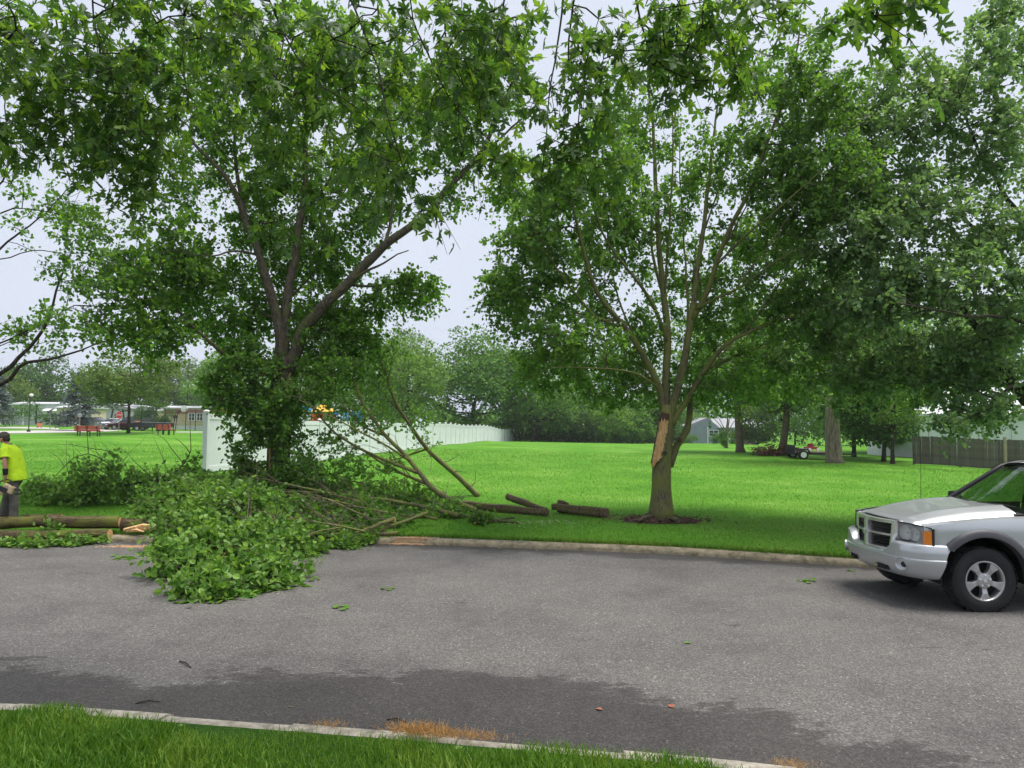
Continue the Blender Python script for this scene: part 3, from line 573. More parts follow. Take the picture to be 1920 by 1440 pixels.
# mulch ring
M_MULCH = plain('dark_mulch', (0.055, 0.032, 0.022), 0.5, 18, 1.0, 50, dirt=(0.02, 0.012, 0.01), rough=0.95)
def mound(name, c, rx, ry, h, mat, label=None, cat=None, kind=None, n=40, rough=0.25, parent=None):
    rows = []
    for i in range(9):
        r = i / 8; row = []
        for j in range(n):
            a = 2 * math.pi * j / n; e = 1 + rough * (math.sin(3 * a + c[0]) * .5 + math.sin(7 * a + 1.3) * .3 + random.uniform(-.25, .25)) if i > 0 else 1
            x = c[0] + rx * r * math.cos(a) * e; y = c[1] + ry * r * math.sin(a) * e
            hz = h * (1 - r ** 2) + (random.uniform(-.3, .3) * h if 0 < i < 8 else 0) + (-0.02 if i == 8 else 0.006)
            row.append((x - c[0], y - c[1], float(ground(x, y)) + hz - c[2]))
        rows.append(row)
    P = [[rows[i][j] for i in range(9)] for j in range(n)]
    mb = MB(); mb.grid(P, close_u=True); o = mb.build(name, mat, parent, auto=60)
    if not parent: o.location = tuple(map(float, c))
    return tag(o, label, cat, None, kind)
mc = b2 + np.array([-0.05, -0.12, 0.0])
mound('mulch_bed', mc, 0.85, 0.55, 0.07, M_MULCH, kind='structure')
def chips(name, c, rx, ry, n, smin, smax, mats, label=None, lift=0.02, kind='stuff', gauss=0.5):
    pos = np.stack([c[0] + rng.normal(size=n) * rx * gauss, c[1] + rng.normal(size=n) * ry * gauss, np.zeros(n)], -1)
    pos[:, 2] = ground(pos[:, 0], pos[:, 1]) + lift + rng.uniform(0, 0.015, n)
    d = unit(np.stack([rng.normal(size=n), rng.normal(size=n), rng.normal(size=n) * .35], -1)); nr = unit(rng.normal(size=(n, 3)) * .4 + np.array([0, 0, 1.]))
    T = (np.array([(-.18, 0, 0), (.18, 0, 0), (.14, 1, .05), (-.15, .9, .02), (0, .5, .16)]), [np.array([[0, 1, 4], [1, 2, 4], [2, 3, 4], [3, 0, 4]])])
    return leaf_mesh(name, pos, d, nr, rng.uniform(smin, smax, n), T, mats, None, kind=kind)
M_CHIP = leaf_mat('mulch_chip', (0.025, 0.014, 0.01), (0.07, 0.038, 0.024), (0.17, 0.10, 0.06), trans=0.0, rough=0.9)
chips('mulch_chips', mc, 0.85, 0.5, 1500, 0.03, 0.09, M_CHIP, lift=0.035)
mb = MB()
for k, (px, py, qx, qy) in enumerate([(1205, 975, 1232, 968), (1250, 978, 1272, 984), (1196, 982, 1225, 976)]):
    A, B = G(px, py) - b2, G(qx, qy) - b2
    o = MB().tube([A + [0, 0, .05], (A + B) / 2 + [0, 0, .10], B + [0, 0, .08]], [.025, .045, .05], 7, jit=.1).build('root', B_GREY, t2.root, auto=60)

# ------------------------------------------------------------------ the maple smothered in fallen limbs
b1 = G(520, 944); Y1 = b1[1]
t1 = Tree('maple_tree', b1, 'tall forked maple with a leaf-covered lower trunk, in front of the white fence', 'tree', 'street trees', B_GREY)
t1.limb([b1 + np.array([0, 0, -.1])] + pl(Y1, [(521, 910, 0), (522, 860, 0), (524, 800, 0), (528, 745, 0), (533, 700, 0), (536, 670, 0)]), 0, 0, 'trunk', n=18, radii=[.36, .29, .27, .27, .28, .30, .29, .2], wig=0)
for pts, r0, r1 in [([(530, 715, 0), (525, 660, 0), (524, 615, 0), (511, 561, -.1), (492, 502, -.2), (479, 458, -.3), (460, 418, -.4), (446, 374, -.6), (425, 335, -.8), (390, 295, -1.0), (350, 255, -1.2), (310, 220, -1.4)], .17, .02),
      ([(462, 420, -.4), (446, 330, .2), (440, 270, .4), (443, 200, .6), (445, 110, .8), (450, 20, 1)], .06, .015),
      ([(535, 690, .05), (535, 594, .1), (541, 540, .1), (552, 491, .15), (560, 431, .2), (568, 390, .2), (573, 330, .3), (572, 250, .3), (578, 160, .4), (585, 60, .5)], .15, .02),
      ([(566, 400, .2), (600, 360, .7), (640, 290, 1.2), (660, 200, 1.5), (670, 100, 1.8)], .05, .012),
      ([(538, 700, -.05), (552, 662, -.1), (568, 621, -.15), (595, 586, -.2), (625, 556, -.3), (657, 529, -.35), (682, 496, -.4), (717, 464, -.5), (766, 429, -.6), (806, 399, -.7), (832, 362, -.7), (870, 322, -.8), (905, 282, -.9), (932, 225, -1), (952, 175, -1), (985, 95, -1.1)], .17, .025),
      ([(905, 285, -.9), (950, 250, -.6), (1000, 200, -.5), (1050, 150, -.3)], .035, .01),
      ([(722, 460, -.5), (735, 400, -.2), (738, 340, 0), (750, 260, .2), (770, 170, .4)], .05, .012),
      ([(655, 530, -.35), (684, 512, -.6), (720, 491, -.8), (745, 475, -.9), (766, 469, -1)], .045, .012),
      ([(650, 533, -.3), (693, 537, -.1), (725, 534, .1), (775, 535, .3)], .045, .012),
      ([(520, 745, 0), (470, 715, -.3), (425, 672, -.6), (387, 637, -.8), (352, 602, -1), (325, 578, -1.1), (271, 567, -1.3), (235, 545, -1.5)], .085, .015),
      ([(352, 602, -1), (310, 605, -1.4), (250, 612, -1.7), (200, 615, -1.9)], .03, .009),
      ([(486, 480, -.2), (440, 470, -.8), (390, 480, -1.2), (330, 470, -1.6)], .035, .01), ([(540, 560, .1), (580, 520, 1.0), (620, 470, 1.6)], .04, .012), ([(520, 600, 0), (470, 570, .9), (420, 540, 1.6)], .04, .012)]:
    t1.limb(pl(Y1, pts), r0, r1, wig=0.02, n=10)
t1.clusters(blobs_px(Y1, [(290, 510, 80, 70, -1.4, 1.4, 58), (275, 610, 80, 55, -1.6, 1.2, 43), (350, 460, 60, 60, -1.2, 1.0, 25), (400, 540, 75, 60, .6, 1.6, 40), (430, 620, 60, 50, 1, 1.4, 22), (560, 440, 85, 90, 1.0, 1.6, 50), (500, 600, 60, 70, 1.2, 1.4, 25),
    (620, 590, 60, 70, 1.0, 1.4, 43), (665, 640, 50, 70, .8, 1.2, 43), (600, 680, 80, 50, .9, 1.0, 32), (560, 290, 110, 110, .4, 1.8, 70), (430, 190, 110, 110, -.3, 1.8, 68), (600, 120, 130, 110, .6, 1.8, 70), (760, 200, 120, 110, .4, 1.8, 68), (690, 390, 70, 60, .3, 1.3, 32), (860, 250, 70, 80, -.6, 1.3, 38), (910, 130, 75, 90, -.8, 1.3, 43),
    (785, 545, 45, 28, .2, .7, 25), (725, 560, 40, 35, .4, .7, 15), (960, 330, 50, 55, -.6, 1.0, 20), (330, 330, 90, 70, -1.0, 1.3, 20), (480, 430, 60, 60, .8, 1.0, 22), (330, 150, 90, 90, -1.0, 1.3, 32), (860, 370, 50, 30, -.6, .6, 7), (520, 520, 110, 110, 1.6, 1.2, 60), (640, 480, 55, 55, .9, 1, 22), (450, 340, 80, 80, .6, 1.3, 38), (700, 300, 90, 80, .6, 1.3, 38)]), sag=0.1)
t1.leaves(M_OAK, size=0.09, sprigs=11, per=8, spl=0.48, droop=0.35)
t1.cl = []
t1.finish()
# torn bark edge on the lower trunk
mb = MB(); rows = [[at(x + random.uniform(-1.5, 1.5), y, Y1 - .26 + abs(k - 1) * .02) - b1 for k, x in enumerate((xa, (xa + xb) / 2, xb))] for xa, xb, y in [(505, 509, 905), (503, 510, 885), (504, 511, 865), (503, 509, 845), (505, 511, 832), (507, 509, 825)]]
mb.grid(rows); mb.grid([[(p[0], p[1] + .05, p[2]) for p in r] for r in rows]); mb.build('torn_wood', M_WOOD, t1.root)
# ------------------------------------------------------------------ neighbouring trees whose trunks stand outside the picture
Y3 = 13.5
b3 = np.array([7.3 * 1.42, Y3, 0.0]); b3[2] = float(ground(b3[0], b3[1]))
t3 = Tree('pear_tree', b3, 'dense waxy-leaved pear tree at the right edge, branches hanging over the silver pickup', 'tree', 'street trees', B_DARK)
t3.limb([b3 + [0, 0, -.1], b3 + [0, 0, .8], b3 + [-.05, 0, 1.6], b3 + [-.1, 0, 2.2]], 0, 0, 'trunk', n=16, radii=[.34, .24, .22, .2])
cr = b3 + np.array([-.1, 0, 2.0])
for pts, r0, r1 in [([(1920, 752, 0), (1888, 702, -.2), (1850, 640, -.4), (1790, 560, -.7), (1700, 480, -1)], .08, .015), ([(1925, 440, 0), (1880, 358, -.1), (1840, 290, -.2), (1812, 220, -.4), (1795, 160, -.5)], .09, .012),
      ([(1960, 620, .3), (1900, 500, .4), (1820, 420, .6), (1720, 340, .8), (1640, 260, .9)], .06, .014), ([(1900, 722, -.3), (1850, 765, -.8), (1800, 795, -1.2), (1770, 806, -1.4)], .03, .008), ([(1950, 300, .6), (1930, 180, .8), (1900, 60, .9)], .06, .02), ([(1960, 560, 1), (1850, 560, 1.6), (1740, 590, 2), (1640, 600, 2.2)], .05, .012), ([(1970, 640, -.6), (1900, 600, -1.4), (1800, 590, -2), (1680, 570, -2.3)], .045, .01)]:
    P = pl(Y3, pts); t3.limb([cr + (np.array([0, 0, .1]) * random.random()), (cr * .45 + P[0] * .55) + np.array([0, 0, .15])] + P, r0 * 1.4, r1, wig=.02, n=9)
t3.clusters(blobs_px(Y3, [(1600, 330, 90, 80, .2, 1.2, 34), (1690, 260, 90, 90, 0, 1.3, 44), (1790, 170, 90, 110, -.2, 1.4, 52), (1880, 90, 70, 110, 0, 1.3, 40), (1860, 300, 70, 80, -.5, 1.3, 36), (1730, 400, 100, 80, -.8, 1.4, 48), (1620, 450, 90, 60, -.6, 1.2, 36), (1850, 460, 80, 80, -.8, 1.3, 42), (1750, 530, 110, 55, -1.3, 1.2, 48), (1650, 560, 90, 50, -1.0, 1.2, 36),
    (1860, 580, 70, 60, -1, 1.2, 34), (1780, 650, 100, 50, .2, 1.4, 40), (1660, 660, 90, 50, 1, 1.4, 30), (1880, 690, 60, 45, 0, 1.2, 24), (1830, 760, 60, 28, -.8, .7, 16), (1770, 800, 30, 12, -1.4, .3, 4), (1890, 770, 40, 25, -.4, .7, 8), (1560, 540, 60, 70, .8, 1.2, 18), (1980, 250, 60, 200, .5, 1.5, 40), (1990, 520, 60, 150, .2, 1.5, 30), (1600, 620, 70, 60, .9, 1.3, 20), (1700, 715, 110, 45, .8, 1.2, 36), (1830, 715, 70, 40, .2, 1, 24), (1590, 710, 80, 50, 1.2, 1.2, 24), (1500, 660, 60, 50, 1.4, 1.1, 16), (1665, 175, 60, 55, .3, 1, 22), (1590, 240, 70, 60, .6, 1, 22), (1530, 420, 60, 70, .8, 1.1, 20)]), sag=.1)
t3.leaves(M_PEARR, size=0.078, sprigs=11, per=9, spl=0.36, droop=0.3, up=0.9)
t3.finish()

Y4 = 12.6 + 1.6
b4 = np.array([-13.2, Y4, 0.0]); b4[2] = float(ground(b4[0], b4[1]))
t4 = Tree('pear_tree', b4, 'thin-leaved tree at the left edge with bare dark limbs reaching over the worker', 'tree', 'street trees', B_DARK)
t4.limb([b4 + [0, 0, -.1], b4 + [0, 0, .9], b4 + [.1, 0, 1.7], b4 + [.3, 0, 2.2]], 0, 0, 'trunk', n=14, radii=[.3, .2, .18, .16])
cr = b4 + np.array([.25, 0, 2.0])
for pts, r0, r1 in [([(0, 699, 0), (35, 670, 0), (70, 632, .1), (89, 599, .1), (100, 567, .2), (112, 520, .2), (135, 470, .3)], .06, .012), ([(0, 721, -.2), (27, 699, -.3), (49, 680, -.4), (108, 672, -.6), (152, 656, -.8), (198, 640, -1)], .055, .01), ([(88, 602, .1), (122, 580, -.1), (140, 572, -.2), (190, 575, -.4)], .022, .008),
     ([(-60, 540, .3), (0, 466, .3), (54, 423, .4), (100, 385, .5), (130, 350, .6)], .04, .01), ([(-50, 420, .3), (0, 399, .2), (27, 390, .2), (81, 396, .1), (140, 410, 0)], .03, .008), ([(-70, 330, .5), (-5, 350, .5), (15, 300, .6), (8, 220, .6), (12, 150, .7)], .035, .01), ([(-60, 480, 0), (0, 485, 0), (60, 470, 0), (130, 480, 0)], .025, .007), ([(-30, 660, .5), (20, 640, .6), (50, 610, .7)], .02, .007)]:
    P = pl(Y4, pts); t4.limb([cr + np.array([0, 0, .1 * random.random()]), (cr * .45 + P[0] * .55) + np.array([0, 0, .1])] + P, r0 * 1.5, r1, wig=.02, n=8)
t4.clusters(blobs_px(Y4, [(165, 430, 55, 50, .2, .9, 34), (140, 510, 50, 50, .2, .9, 24), (150, 600, 55, 40, -.3, .9, 24), (50, 620, 45, 35, .4, .8, 15), (110, 390, 60, 30, .3, .8, 14), (30, 420, 40, 60, .2, .8, 8), (200, 520, 40, 50, 0, .8, 16), (60, 360, 50, 40, .4, .8, 8), (-120, 400, 100, 160, 0, 1.5, 30)]), sag=.05)
t4.leaves(M_PEAR, size=0.08, sprigs=5, per=6, spl=0.34, droop=0.3)
# bare twigs reaching into the sky
for k in range(46):
    j = rng.integers(0, t4.n); p = t4.P[j]; d = unit(np.array([rng.uniform(.2, 1), rng.normal() * .4, rng.uniform(-.1, .6)])); L = rng.uniform(.4, 1.1)
    t4._tw(resample([p, p + d * L * .5 + [0, 0, .03], p + d * L + [0, 0, -.02]], .15, .02), np.linspace(.006, .0015, len(resample([p, p + d * L * .5, p + d * L], .15))), 4) if False else t4._tw(np.array([p, p + d * L * .33 + rng.normal(size=3) * .02, p + d * L * .66 + rng.normal(size=3) * .03, p + d * L]), np.array([.006, .0045, .003, .0015]), 4)
t4.finish()

# ------------------------------------------------------------------ silver maple hanging over the camera
bm_ = np.array([-1.9, -2.6, 0.0]); bm_[2] = float(ground(bm_[0], bm_[1]))
t5 = Tree('silver_maple_tree', bm_, 'silver maple whose drooping lobed leaves hang across the top of the view', 'tree', None, B_DARK)
t5.limb([bm_ + [0, 0, -.1], bm_ + [0, 0, 1], bm_ + [.05, .05, 2.6], bm_ + [.2, .2, 4.2]], 0, 0, 'trunk', n=18, radii=[.45, .32, .28, .22])
top = bm_ + np.array([.2, .2, 4.0])
for tx, ty, tz, px, py, Yd in [(-3.2, 1.0, 5.8, 60, -60, 5.5), (-2.4, 1.6, 6.0, 330, -90, 6.0), (-1.2, 1.8, 6.0, 560, -80, 5.6), (-.6, 1.8, 6.0, 760, -90, 5.4), (.3, 1.6, 6.0, 960, -80, 5.0), (1.0, 1.6, 5.8, 1220, -80, 5.2), (1.6, 1.4, 5.4, 1480, -70, 4.4), (2.1, 1.0, 5.0, 1680, -50, 3.6), (-3.6, .6, 5.2, -60, 40, 5.0)]:
    t5.limb([top, np.array([tx * .55 + top[0] * .45, ty * .3, tz - .3]), np.array([tx, ty, tz]), at(px, py, Yd)], .09, .022, wig=.02, n=9)
# hanging branchlets drawn from the photograph
BRL = []
for Yd, pts in [(5.5, [(352, -60), (347, 30), (343, 110), (352, 200)]), (5.8, [(90, -60), (110, 60), (165, 150), (230, 230), (300, 330)]), (5.4, [(170, -70), (180, 60), (220, 160), (262, 250)]), (5.6, [(480, -80), (533, 10), (525, 110), (515, 170), (520, 290)]), (5.2, [(480, -60), (570, 130), (680, 210), (750, 290)]), (5.0, [(620, -90), (700, 100), (730, 230), (760, 330), (790, 370)]), (5.0, [(730, -60), (840, 180), (900, 250), (960, 300)]), (4.6, [(840, -60), (835, 60), (840, 110), (870, 160)]), (4.8, [(955, -60), (940, 40), (945, 90)]),
    (4.8, [(1060, -70), (1050, 60), (1030, 180), (1015, 330)]), (4.8, [(1090, -70), (1065, 100), (1085, 200), (1080, 280), (1110, 360)]), (4.8, [(1180, -70), (1200, 40), (1230, 110), (1300, 150), (1370, 150)]), (5.0, [(1240, -80), (1330, 10), (1370, 60), (1400, 80)]), (3.4, [(1690, -70), (1665, -10), (1640, 30)]), (4.4, [(1430, -70), (1420, -20), (1400, 10)])]:
    t5.limb(pl(Yd, [(x, y, .12 * math.sin(i * 2.1)) for i, (x, y) in enumerate(pts)]), .009, .003, 'branchlet', n=6, wig=.008, step=.1); BRL.append(t5.P[t5.n - 1])
    for q in range(3): BRL.append(t5.P[t5.n - 1 - int(rng.integers(1, 8))] + rng.normal(size=3) * .06)
t5.clusters(blobs_px(5.0, [(120, 100, 180, 120, .7, .9, 83), (70, 230, 110, 70, .9, .8, 32), (330, 20, 120, 50, .8, .8, 21), (250, 160, 90, 80, .8, .8, 18), (250, 260, 80, 70, .8, .6, 21), (220, 330, 60, 30, .7, .4, 7), (400, 60, 130, 70, .8, .9, 19), (560, 120, 120, 100, .5, .9, 37), (720, 100, 140, 100, .4, .9, 43), (480, 30, 100, 50, .6, .8, 14), (960, 40, 70, 50, .2, .6, 11), (720, 290, 60, 60, .1, .4, 10), (880, 120, 100, 90, .1, .8, 22), (940, 290, 40, 30, .1, .3, 3), (905, 215, 35, 30, -.1, .3, 3),
    (1110, 90, 60, 90, -.1, .5, 13), (1120, 260, 50, 60, -.2, .4, 7), (1040, 300, 30, 40, -.2, .3, 3), (1260, 70, 110, 70, 0, .7, 27), (1370, 120, 40, 50, 0, .4, 6), (510, 290, 50, 30, .5, .4, 4), (620, 370, 60, 20, .4, .3, 3), (500, 420, 30, 20, .3, .2, 2), (800, 370, 40, 15, 0, .2, 2), (1140, 375, 12, 10, -.2, .1, 1), (1430, 10, 50, 14, -.6, .2, 4)]), sag=.02, tip=.003, maxr=.012)
t5.clusters(np.array(BRL), sag=.0, tip=.002, maxr=.004)
t5.clusters(blobs_px(3.4, [(1625, 25, 32, 25, 0, .15, 3)]), sag=.02, tip=.002, maxr=.006)
t5.leaves(M_MAPLE, size=0.088, sprigs=4.4, per=4.4, spl=0.30, tmpl=MAPLE, droop=0.75, up=0.5, out=.5, sz=.2)
t5.finish()

# ------------------------------------------------------------------ fallen limbs and leafy debris
GRP = 'storm-felled branches'
def fallen(label, limbs, blobs, origin, size=.085, sprigs=8, per=8, mat=None, bark=None, cutends=(), up=.6, lp=None, spl=.34, bare=0, bdir=(-1, 0, .25), **kw):
    o = G(*origin); t = Tree('fallen_branch', o, label, 'branch', GRP, bark or B_MOSS, ('stem', 'stem', 'twigs', 'foliage'))
    for P, r0, r1 in limbs: t.limb(P, r0, r1, 'stem', n=9, wig=.015)
    nl_ = t.n
    for _ in range(bare):
        p = t.P[rng.integers(0, nl_)]; d = unit(np.array(bdir) * rng.uniform(.4, 1.2) + rng.normal(size=3) * .45); L = rng.uniform(.5, 1.5); pts = [p, p + d * L * .35 + rng.normal(size=3) * .03, p + d * L * .7 + rng.normal(size=3) * .04 + [0, 0, -.04], p + d * L + [0, 0, -.12]]
        for q in pts: q[2] = max(q[2], float(ground(q[0], q[1])) + .03)
        Q_ = resample(pts, .14, .01); t._tw(Q_, np.linspace(rng.uniform(.006, .013), .002, len(Q_)), 5)
    t.clusters(blobs, sag=.05, tip=.0035)
    t.leaves(mat or M_PEARL, size=size, sprigs=sprigs, per=per, spl=spl, droop=.2, up=up, floor=.015, tmpl=PEAR6 if size > .084 else PEAR, **kw); t.finish(B_GREY)
    for p, d, r in cutends:
        d = unit(np.asarray(d, float)); q = np.asarray(p) - o
        V, F = tube_arrays(np.array([q - d * .01, q + d * .004]), np.array([r, r]), 14); mesh_np('cut_end', V, F, M_CUT, t.root)
    return t
fallen('big heap of round green leaves on the asphalt, nearest part of the felled limbs',
       [(gl([(745, 1006, .06), (640, 1012, .1), (545, 1010, .3), (460, 1040, .4), (410, 1085, .22), (395, 1112, .08)]), .04, .01), (gl([(560, 1010, .3), (480, 1000, .55), (400, 1010, .5), (330, 1030, .3)]), .03, .008), (gl([(470, 1035, .35), (520, 1070, .25), (540, 1085, .12)]), .02, .006)],
       blobs_gr([(400, 1122, .42, .26, .12, .12, 24), (470, 1105, .48, .32, .2, .2, 34), (350, 1085, .38, .34, .22, .24, 28), (525, 1090, .30, .22, .12, .12, 12), (420, 1065, .62, .45, .3, .34, 56), (520, 1050, .5, .35, .28, .28, 36), (340, 1035, .42, .4, .36, .38, 34), (440, 1020, .75, .5, .4, .55, 60), (540, 1025, .4, .35, .22, .22, 18)]), (450, 1050), size=.086, sprigs=8, per=8, spl=.4, bare=40)
fallen('long leafy limb lying along the kerb, its sawn end facing the road',
       [(gl([(738, 1004, .30), (700, 1008, .2), (650, 1014, .12), (600, 1020, .08), (540, 1024, .2)]), .045, .015), (gl([(800, 985, .25), (700, 1012, .12), (640, 1018, .1), (600, 1026, .06)]), .04, .014), (gl([(650, 1010, .12), (560, 985, .4), (480, 980, .5)]), .025, .008), (gl([(705, 1012, .1), (640, 1024, .34), (570, 1030, .5), (500, 1030, .52), (445, 1030, .48)]), .022, .007), (gl([(640, 1024, .34), (590, 1040, .38), (545, 1052, .3)]), .014, .005), (gl([(690, 1000, .3), (620, 992, .55), (560, 985, .66)]), .02, .007)],
       blobs_gr([(580, 1012, .45, .35, .1, .1, 12), (670, 1012, .5, .25, .05, .06, 5), (510, 990, .7, .5, .3, .42, 30), (620, 985, .8, .45, .12, .14, 8), (700, 995, .5, .3, .07, .08, 4), (580, 1040, .3, .15, .06, .06, 8), (650, 1030, .35, .12, .04, .05, 6)]), (640, 1005), bare=60, mat=M_PEAR, size=.08, cutends=[(gl([(738, 1004, .30)])[0], (.9, -.6, .25), .05)])
fallen('tangle of bare grey stems and leaves heaped round the maple trunk',
       [(gl([(860, 975, .1), (760, 965, .25), (640, 960, .4), (520, 965, .5), (430, 980, .5)]), .05, .012), (gl([(840, 965, .15), (720, 950, .45), (600, 945, .7)]), .04, .01), (gl([(700, 975, .3), (580, 970, .6), (480, 955, .7)]), .03, .01), (gl([(820, 985, .12), (700, 985, .3), (600, 975, .45), (500, 975, .55)]), .03, .008)],
       blobs_gr([(500, 955, .9, .6, .35, .5, 42), (590, 950, .9, .6, .32, .45, 34), (680, 950, .9, .6, .28, .34, 27), (770, 960, .8, .5, .2, .24, 18), (840, 970, .5, .4, .12, .14, 9), (640, 975, .9, .4, .22, .24, 17), (740, 985, .7, .3, .12, .12, 10), (900, 980, .5, .2, .06, .06, 5)]), (640, 965), size=.078, mat=M_PEAR, bare=60, cutends=())
fallen('leafy heap between the sawn logs and the maple trunk',
       [(gl([(400, 985, .15), (350, 975, .4), (300, 965, .5), (270, 955, .3)]), .03, .01)],
       blobs_gr([(300, 985, .5, .45, .3, .35, 28), (355, 975, .55, .45, .35, .45, 36), (410, 980, .5, .4, .3, .4, 28), (330, 950, .5, .4, .3, .35, 22), (385, 950, .6, .4, .3, .4, 28)]), (340, 980), size=.08)
fallen('leafy branches behind the worker, a bare forked stem rising at their right end',
       [(gl([(385, 950, .1), (330, 945, .45), (290, 945, .55), (220, 945, .4), (130, 945, .35)]), .04, .012), ([*gl([(290, 945, .55), (330, 945, .75)]), *pl(G(340, 945)[1], [(345, 870, 0), (356, 850, 0), (358, 842, 0)])], .025, .009), ([*gl([(230, 945, .4)]), *pl(G(230, 945)[1], [(205, 870, 0), (165, 850, 0), (140, 855, 0), (120, 875, .1)])], .018, .005), ([*gl([(235, 945, .4)]), *pl(G(230, 945)[1], [(218, 885, 0), (222, 860, 0), (212, 848, 0)])], .014, .005)],
       blobs_gr([(75, 945, .6, .4, .26, .28, 15), (130, 945, .8, .4, .3, .34, 22), (200, 945, .8, .4, .36, .42, 22), (270, 942, .7, .4, .32, .36, 19), (340, 935, .6, .4, .28, .35, 15), (100, 935, .7, .3, .2, .22, 10), (165, 948, .35, .2, .22, .85, 6), (215, 948, .15, .15, .2, .9, 4), (350, 942, .25, .2, .2, .8, 4)]), (210, 945), size=.085, sprigs=6, per=7, bark=B_DARK, bare=36, bdir=(-.6, 0, .5))
def Yg(px, py): return G(px, py)[1]
D0 = Yg(897, 931)
fallen('slender mossy limb leaning from the lawn up to the maple, rightmost of the two',
       [([*gl([(897, 931, .02)]), *pl(D0, [(860, 895, -.15), (805, 845, -.4), (755, 779, -.7), (722, 701, -1.0), (700, 640, -1.2)])], .085, .025), (pl(D0, [(800, 842, -.4), (770, 852, -.2), (735, 862, .1), (665, 864, .5)]), .03, .009), (pl(D0, [(748, 770, -.7), (720, 740, -.9), (690, 710, -1.1)]), .025, .008), (pl(D0, [(727, 712, -1), (735, 670, -1.0), (715, 640, -1.1)]), .02, .007)],
       blobs_px(D0, [(715, 700, 30, 60, -1, .5, 14), (690, 660, 40, 50, -1.2, .5, 14), (780, 790, 30, 25, -.6, .35, 9), (800, 830, 25, 20, -.4, .3, 4), (740, 650, 25, 40, -1, .5, 9), (700, 740, 30, 30, -1, .5, 8)]), (897, 931), size=.08, sprigs=5, per=6, spl=.36, mat=M_PEAR, bare=22, bdir=(-.6, 0, .6))
E0 = Yg(880, 962)
fallen('heavier leaning limb with several arching stems, its butt among the logs',
       [([*gl([(905, 972, .06), (880, 962, .1)]), *pl(E0, [(822, 923, .1), (789, 890, .2), (764, 857, .35), (719, 812, .5), (692, 773, .6), (675, 745, .7), (655, 690, .8)])], .085, .025), (pl(E0, [(783, 886, .2), (745, 872, .3), (711, 859, .4), (655, 829, .5), (610, 795, .6), (575, 745, .6), (540, 715, .5)]), .045, .01), (pl(E0, [(725, 818, .5), (683, 800, .5), (650, 770, .4), (630, 730, .4)]), .035, .01), (pl(E0, [(770, 865, .3), (715, 830, 0), (660, 800, -.2), (600, 770, -.3), (560, 750, -.2)]), .03, .008), (pl(E0, [(683, 805, .5), (684, 780, .5), (678, 745, .5)]), .02, .008), (pl(E0, [(800, 905, .2), (770, 895, .6), (730, 875, 1.0), (690, 850, 1.3)]), .05, .02)],
       blobs_px(E0, [(660, 690, 50, 50, .7, .6, 28), (610, 720, 50, 45, .5, .6, 22), (640, 770, 45, 35, .4, .5, 12), (560, 730, 45, 40, .4, .5, 20), (700, 790, 40, 30, .5, .4, 8), (620, 830, 50, 40, .5, .5, 16), (580, 870, 50, 40, .5, .6, 22), (660, 870, 40, 30, .5, .5, 10), (730, 890, 50, 30, .8, .4, 10), (540, 820, 40, 30, .5, .4, 8)]), (880, 962), size=.08, sprigs=5, per=7, spl=.36, mat=M_PEAR, bare=40, bdir=(-.8, 0, .4))
V0 = Y1 - .1
tv = fallen('thick mantle of broken leafy branches caught round the maple trunk above the fence line',
       [(pl(V0, [(545, 700, -.2), (530, 740, -.5), (490, 770, -.7), (450, 800, -.8)]), .03, .01), (pl(V0, [(535, 690, -.3), (500, 700, -.6), (450, 720, -.7), (415, 760, -.7)]), .03, .009), (pl(V0, [(540, 730, -.4), (545, 800, -.45), (540, 860, -.4), (530, 930, -.4)]), .025, .008), (pl(V0, [(560, 690, -.2), (600, 720, -.2), (620, 760, -.1)]), .025, .009)],
       blobs_px(V0, [(470, 690, 60, 35, -.6, .6, 30), (440, 740, 45, 45, -.7, .5, 26), (500, 760, 55, 50, -.6, .5, 34), (470, 800, 45, 35, -.7, .45, 22), (540, 800, 35, 50, -.5, .4, 18), (455, 850, 20, 30, -.6, .3, 8), (480, 890, 30, 25, -.6, .4, 10), (545, 870, 30, 30, -.5, .4, 8), (600, 660, 50, 50, .1, .6, 24), (400, 720, 30, 20, -.6, .4, 8), (460, 655, 50, 25, -.4, .5, 14)]), (520, 944), size=.08, sprigs=9, per=9, mat=M_PEAR, bare=12)
fallen('loose pale leafy sprigs strewn over the road edge in front of the logs',
       [(gl([(-30, 1024, .05), (60, 1022, .07), (130, 1020, .09), (190, 1018, .06)]), .012, .005)],
       blobs_gr([(20, 1026, .3, .1, .05, .06, 9), (75, 1028, .35, .1, .06, .08, 12), (130, 1024, .35, .1, .1, .1, 12), (180, 1020, .25, .1, .04, .05, 7), (95, 1010, .15, .08, .1, .18, 4)]), (90, 1024), size=.085, sprigs=4, per=5, spl=.2)

# ------------------------------------------------------------------ sawn logs
B_LOG = bark_mat('log_bark', (0.025, 0.018, 0.012), (0.21, 0.155, 0.10), moss=(0.16, 0.16, 0.05), mossamt=0.3, scale=13, bump=1.0, axis='x')
B_MLOG = bark_mat('mossy_log_bark', (0.022, 0.016, 0.01), (0.17, 0.13, 0.075), moss=(0.20, 0.21, 0.05), mossamt=0.48, scale=13, bump=1.0, axis='x')
M_ENDW = plain('weathered_end_grain', (.16, .105, .065), .4, 20, .8, 40, dirt=(.05, .032, .022), rough=.95)
def ridge(V, P, n, rad):
    j = np.tile(rng.normal(size=n) * .045, (len(P), 1)) + rng.normal(size=(len(P), n)) * .02 + .05 * np.sin(np.arange(len(P)) * .9 + rng.uniform(0, 6))[:, None]; j = j + np.roll(j, 1, 0) * .5
    W = V.reshape(len(P), n, 3); return (P[:, None] + (W - P[:, None]) * (1 + j)[..., None]).reshape(-1, 3)
